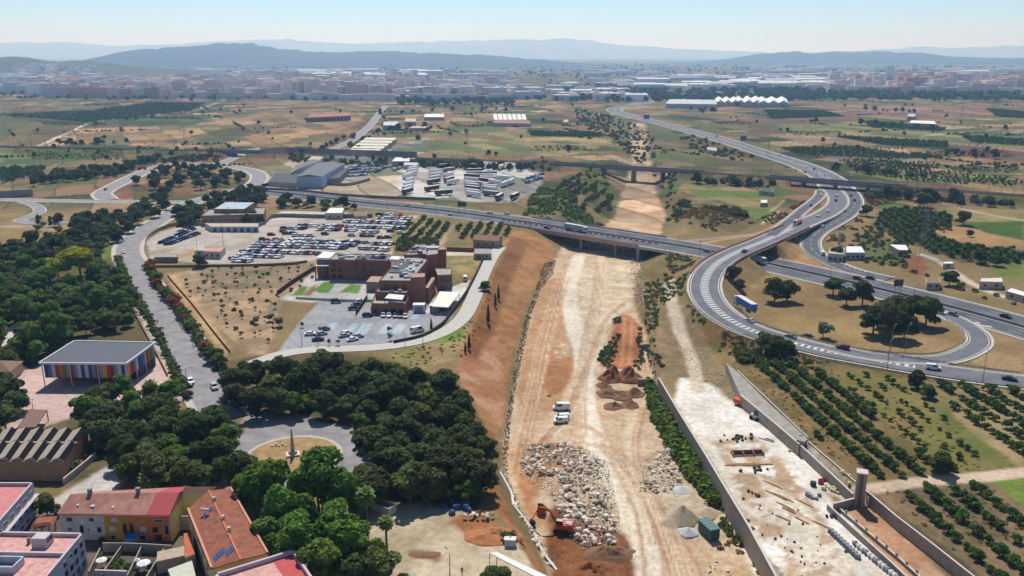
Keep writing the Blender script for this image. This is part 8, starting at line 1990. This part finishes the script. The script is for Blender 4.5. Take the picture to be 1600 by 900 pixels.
 clutter(1225,800,9,(4.5,5.5),5,wood,'timber_plank','rusty brown plank lying on the yard floor','plank','planks on the yard floor',10,'plank',-.9);clutter(1165,726,5,(2.4,.5),6,wood,'timber_plank','long plank in front of the brick pit','plank','planks before the pit',11,'plank',.05);clutter(1175,770,5,(1.2,1.2),.5,rust,'scrap_piece','rust coloured scrap by the left yard wall','scrap','rusty scrap by the wall',12);clutter(1200,690,3,(.6,1.2),3.5,bgrey,'steel_beam','grey steel beam lying near the ledge wall','beam','steel beams near the ledge',13,'plank',-.8);clutter(1240,706,5,(.7,.7),.5,ylw,'stone_block','pale stone block under the yard wall corner','stone','stone blocks at the wall corner',14)
 clutter(1215,830,14,(5,7),.35,rust,'debris_piece','small piece of debris scattered on the yard floor','debris','debris on the yard floor',15);clutter(1265,850,14,(4,5),.35,dkr,'debris_piece','small grey piece of debris on the lower yard floor','debris','grey debris on the lower yard',16)
 x,y = P(1159,634,ZT);t = thing('orange_hopper','bright orange steel hopper at the head of the concrete yard','hopper',(x,y,ZT),-.8);mb = MB();mb.box(0,0,.7,4.6,1.8,1.3,taper=1.15);mb.build('bin',mat('bright orange',C(230,106,60),var=.08),t);mb = MB();[mb.box(a,b,0,.2,.2,.75) for a in (-1.9,1.9) for b in (-.7,.7)];mb.build('legs',dkr,t)
 x,y = P(1180,655,ZT);t = thing('loader','black and white compact loader parked against the ledge wall','loader',(x,y,ZT),-.75);mb = MB();mb.box(0,0,.5,3.2,1.5,1.0,taper=.9);mb.build('body',mat('off white machine',C(214,214,212)),t);mb = MB();mb.box(.2,0,1.5,1.3,1.3,.9,taper=.85);mb.build('cab',MATS['car glass'],t);mb = MB();mb.box(2.1,0,.1,.7,1.9,.8);mb.build('bucket',dkr,t)
 for k in (-1,1):
  mb = MB();[wheel(mb,k * 1.0,s * .8,.5,.35) for s in (-1,1)];mb.build('wheel_axle',MATS['tyre rubber'],t)
 wall([(1000,538),(1022,536)],-4.6,-8,-4.6,'short concrete culvert wall across the channel, upper one',.8,'culvert_wall',False,conc);wall([(996,592),(1016,592)],-5.6,-8,-5.6,'short concrete culvert wall across the channel, lower one',.8,'culvert_wall',False,conc)
 x,y,z = pg(600,798);t = thing('skip','white waste skip under the dark trees by the sandy yard','skip',(x,y,z),-.6);mb = MB()
 for a,b,w,d in ((0,-1.2,5.4,.12),(0,1.2,5.4,.12),(-2.7,0,.12,2.4),(2.7,0,.12,2.4)): mb.box(a,b,0,w,d,1.9)
 mb.build('sides',MATS['white plaster'],t);mb = MB();mb.box(0,0,.05,5.2,2.2,.1);mb.box(0,0,1.0,5,2.1,.4,taper=.8);mb.build('waste',bgrey,t)
 clutter(716,812,8,(2.6,1.4),1.0,mat('blue tarpaulin',C(72,104,160),var=.2,scale=2),'blue_pallet','blue wrapped pallet in the shade beside the sandy yard','pallet','blue wrapped pallets',21);clutter(745,822,4,(1.0,.8),.8,rust,'rusty_bin','rusty bin at the edge of the orange spoil','bin','rusty bins',22);clutter(752,828,9,(2.0,.6),.8,rockm,'broken_slab','pale broken slab on the orange spoil heap','slab','broken slabs on the spoil',23,'rock')
 for o in bpy.data.objects:
  if o.name.startswith(('blue_pallet','rusty_bin','broken_slab')): o.location.z = gz(o.location.x,o.location.y) + (1.0 if o.name.startswith('broken') else .02)
 q = [P(a,b,2.8) for a,b in [(765,864),(850,908),(872,908),(776,862)]];o = q[0];t = thing('canopy_strip','long white canopy strip at the bottom edge of the sandy yard','canopy',(o[0],o[1],0));Q = loc(q,o);mb = MB();mb.prism(Q,2.6,2.8,bottom=True);mb.build('roof',MATS['white roof membrane'],t);mb = MB();[MB().box(p[0],p[1],-.5,.15,.15,3.1).build('post',MATS['galvanised steel'],t) for p in Q]
 x,y,z = pg(797,852);t = thing('site_cabin','small white flat roofed cabin on the bank below the shrub','cabin',(x,y,z),-.1);mb = MB();mb.box(0,0,-.3,2.2,1.4,1.9);mb.build('body',MATS['white plaster'],t);mb = MB();mb.box(0,0,1.603,2.5,1.6,.12);mb.build('roof',MATS['white roof membrane'],t)
 x,y,z = pg(722,898);person(x,y,z,'person in dark clothes standing in the sandy yard at the bottom edge')

def person(x,y,z,lab):
 pts = [(0,0,.95),(0,0,1.2),(0,.01,1.42),(0,.01,1.52),(0,.03,1.64),(0,.02,1.74),(.1,0,.9),(.12,.02,.5),(.13,-.02,.08),(.14,.12,.04),(-.1,0,.9),(-.12,.03,.5),(-.14,-.05,.08),(-.14,.1,.04),(.2,0,1.4),(.27,-.02,1.12),(.28,.08,.88),(-.2,0,1.4),(-.27,-.02,1.12),(-.27,.1,.9)]
 ed = [(0,1),(1,2),(2,3),(3,4),(4,5),(0,6),(6,7),(7,8),(8,9),(0,10),(10,11),(11,12),(12,13),(2,14),(14,15),(15,16),(2,17),(17,18),(18,19)]
 rad = [.15,.14,.16,.06,.105,.08,.1,.07,.05,.04,.1,.07,.05,.04,.07,.05,.04,.07,.05,.04]
 me = bpy.data.meshes.new('person');me.from_pydata(pts,ed,[]);o = obj('person',me);sk = me.skin_vertices or None
 m = o.modifiers.new('s','SKIN');
 if not me.skin_vertices: me.attributes
 for v,r in zip(me.skin_vertices[0].data,rad): v.radius = (r,r * .85)
 me.skin_vertices[0].data[0].use_root = True
 s = o.modifiers.new('d','SUBSURF');s.levels = 1
 dg = bpy.context.evaluated_depsgraph_get();nm = bpy.data.meshes.new_from_object(o.evaluated_get(dg));o.modifiers.clear();o.data = nm;nm.name = 'person'
 nm.materials.clear();nm.materials.append(mat('dark clothing',C(60,62,74),var=.1));nm.materials.append(mat('skin tone',C(196,150,120),var=.05))
 for p in nm.polygons: p.material_index = 1 if p.center.z > 1.52 else 0
 o.location = (x,y,z);tag(o,lab,'person')
 mb = MB();mb.tube((0,0,1.68),(0,0,1.79),.115,.07,8);mb.build('hair',mat('dark hair',C(50,40,34),var=.1),o)
# ================================================================= towns on the plain
def town():
 wallc = [C(244,232,228,.95),C(236,216,212,.95),C(250,248,248,.95),C(230,212,206,.95),C(214,170,154,.95),C(244,234,226,.95),C(230,230,232,.95)];roofc = [C(206,150,130),C(222,186,170),C(226,220,214),C(196,136,116)]
 def facade(i):
  n = 'town facade %d' % i
  if n in MATS: return MATS[n]
  m = mat(n,wallc[i],var=.1,scale=.1,random_obj=.15);nt = m.node_tree;N = nt.nodes;L = nt.links;b = N['Principled BSDF'];src = b.inputs['Base Color'].links[0].from_socket
  br = N.new('ShaderNodeTexBrick');br.offset = 0;br.inputs['Scale'].default_value = 1;br.inputs['Brick Width'].default_value = 3.4;br.inputs['Row Height'].default_value = 3.1;br.inputs['Mortar Size'].default_value = 1.0;br.inputs['Mortar Smooth'].default_value = .0
  br.inputs['Color1'].default_value = br.inputs['Color2'].default_value = (0,0,0,1);br.inputs['Mortar'].default_value = (1,1,1,1)
  tc = N.new('ShaderNodeTexCoord');sp = N.new('ShaderNodeSeparateXYZ');L.new(tc.outputs['Object'],sp.inputs[0]);ad = N.new('ShaderNodeMath');L.new(sp.outputs[0],ad.inputs[0]);L.new(sp.outputs[1],ad.inputs[1]);cb = N.new('ShaderNodeCombineXYZ');L.new(ad.outputs[0],cb.inputs[0]);L.new(sp.outputs[2],cb.inputs[1]);L.new(cb.outputs[0],br.inputs['Vector'])
  mx = N.new('ShaderNodeMix');mx.data_type = 'RGBA';mx.inputs[6].default_value = (.1,.1,.115,1);L.new(br.outputs['Color'],mx.inputs[0]);L.new(src,mx.inputs[7]);L.new(mx.outputs[2],b.inputs['Base Color']);return m
 F = [facade(i) for i in range(len(wallc))];RF = [mat('town roof %d' % i,c,var=.2,scale=.08,random_obj=.15) for i,c in enumerate(roofc)];wh = mat('factory roof white',C(226,228,228),var=.08,scale=.02)
 rs = random.Random(5);every = []
 def block(x0,x1,y0,y1,n,w,h,lab,grp,walls=(0,1,2,3,5),roofs=(0,1,2),deep=(.7,1.4),name='apartment_block'):
  for k in range(n): every.append((rs.uniform(x0,x1),rs.uniform(y0,y1),rs.uniform(*w) * .8,rs.uniform(*h) * 1.4,rs.choice(walls),rs.choice(roofs),rs.uniform(*deep),lab,grp,name,rs.uniform(-.25,.25)))
 def row(x0,x1,y0,y1,n,h,lab,grp,walls,roofs):
  for k in range(n): t = (k + .5) / n;a = P(x0,y0);b = P(x1,y1);every.append((x0 + (x1 - x0) * t,y0 + (y1 - y0) * t,math.hypot(b[0] - a[0],b[1] - a[1]) / n * .93,rs.uniform(*h),rs.choice(walls),rs.choice(roofs),.5,lab,grp,'apartment_block',0))
 row(72,248,153,153.5,9,(22,26),'brick red apartment block in the long front row of the left town','front row of the left town',(4,3,1),(0,3));row(250,420,152,154,9,(12,24),'pinkish apartment block on the near edge of the left town','near edge of the left town',(0,1,3),(0,1,2));row(420,640,155,157,10,(10,20),'pale apartment block on the near edge of the central town','near edge of the central town',(0,1,2,5),(0,1,2));row(640,800,157,158,9,(10,16),'grey pink terrace house row on the near edge of the central town','terraces of the central town',(0,6,1),(0,1));row(1320,1600,146,148,13,(16,28),'orange brick apartment block in the right town','front of the right town',(4,1,0,3),(0,3,1));row(0,70,145,148,4,(20,30),'white slab building at the left edge of the town','white slabs at the left edge',(2,6),(2,))
 block(60,330,126,150,150,(22,60),(12,26),'pale flat block inside the crowded left town','blocks of the left town');block(330,660,122,152,190,(18,50),(12,30),'pinkish block in the dense town in the middle left','blocks of the middle town');block(620,810,130,154,100,(18,50),(10,20),'low pink block in the right part of the middle town','low blocks of the middle town',(0,1,2));block(1300,1600,122,146,130,(20,60),(12,28),'block in the orange pink town on the right','blocks of the right town',(0,1,4,5),(0,1,3));block(20,160,102,122,60,(20,50),(10,20),'house on the wooded slope above the left town','houses on the slope',(2,0,6))
 block(0,100,122,140,24,(30,90),(12,24),'grey white block behind the white slabs','blocks behind the white slabs',(2,6),(2,1))
 block(480,660,112,124,50,(60,200),(9,14),'white roofed factory behind the middle town','factories behind the middle town',(2,6),(9,),(.3,.7),'factory');block(1000,1300,120,142,75,(50,160),(8,14),'pale factory shed on the plain right of the motorway','factories right of the motorway',(2,6,5),(9,9,2),(.3,.8),'factory');block(820,1000,126,160,40,(30,90),(7,12),'shed among the trees beyond the dry river','sheds beyond the river',(2,6,0),(9,2,1),(.4,.9),'factory');block(1150,1600,104,122,70,(70,240),(9,16),'far pale factory under the right hills','factories under the right hills',(2,6,0),(9,2,1),(.3,.6),'factory');block(200,480,104,116,30,(60,260),(9,14),'white factory strip under the left hill','factory strips under the left hill',(2,),(9,),(.2,.4),'factory');block(640,1100,100,122,60,(60,200),(8,14),'far building scattered on the hazy plain','scattered buildings of the hazy plain',(2,6,0),(9,1,2),(.3,.6),'factory')
 for px,w,h,lab in [(58,26,70,'tall blue grey tower block, left one of the pair on the slope'),(75,22,46,'shorter blue grey tower block right of the tall one'),(114,26,48,'blue grey tower block standing alone in the left town')]: every.append((px,131,w,h,6,2,.8,lab,None,'tower_block',0))
 every.append((1388,128,26,60,6,2,.8,'hazy tower block above the right town',None,'tower_block',0))
 every.sort(key=lambda e: -e[2] * e[3] / (P(e[0],e[1])[1]) ** 2);rest = MB()
 for i,(px,py,w,h,wi,ri,dp,lab,grp,name,rz) in enumerate(every):
  x,y = P(px,py);zb = 0
  if lab[:8] == 'house on':
   q = at_y(px,py,3400 + 900 * (122 - py) / 32);x,y,zb = q.x,q.y,max(q.z - 6,0);h *= .6
  rm = wh if ri == 9 else RF[ri];d = max(w * dp,10)
  if i < 300:
   mb = MB();mb.box(0,0,-1,w,d,h + 1,0,0,top=1);
   if ri != 9: mb.box(w * .2,0,h + .01,w * .25,d * .3,3,0,0,top=1);mb.box(-w * .25,d * .1,h + .01,3,3,2.5,0,0,top=1)
   else:
    mb.add([(-w / 2,-d / 2,h + .02),(w / 2,-d / 2,h + .02),(w / 2,0,h + 3),(-w / 2,0,h + 3),(w / 2,d / 2,h + .02),(-w / 2,d / 2,h + .02)],[(0,1,2,3),(3,2,4,5)],1)
   o = mb.build(name,[F[wi],rm]);o.location = (x,y,zb);o.rotation_euler = (0,0,rz);tag(o,lab,'building',grp)
  else: rest.box(x,y,zb - 1,w,d,h + 1,rz,wi,top=len(F) + (3 if ri == 9 else ri))
 print('TOWN',len(every));tag(rest.build('town',F + RF[:3] + [wh]),'hazy mass of smaller town houses behind the nearer blocks','town',kind='stuff')
environment()
make_ground()
roads()
hills()
near_houses()
pavilion_hall()
institute()
mid_buildings()
town()
infra()
vehicles()
site()
vegetation()
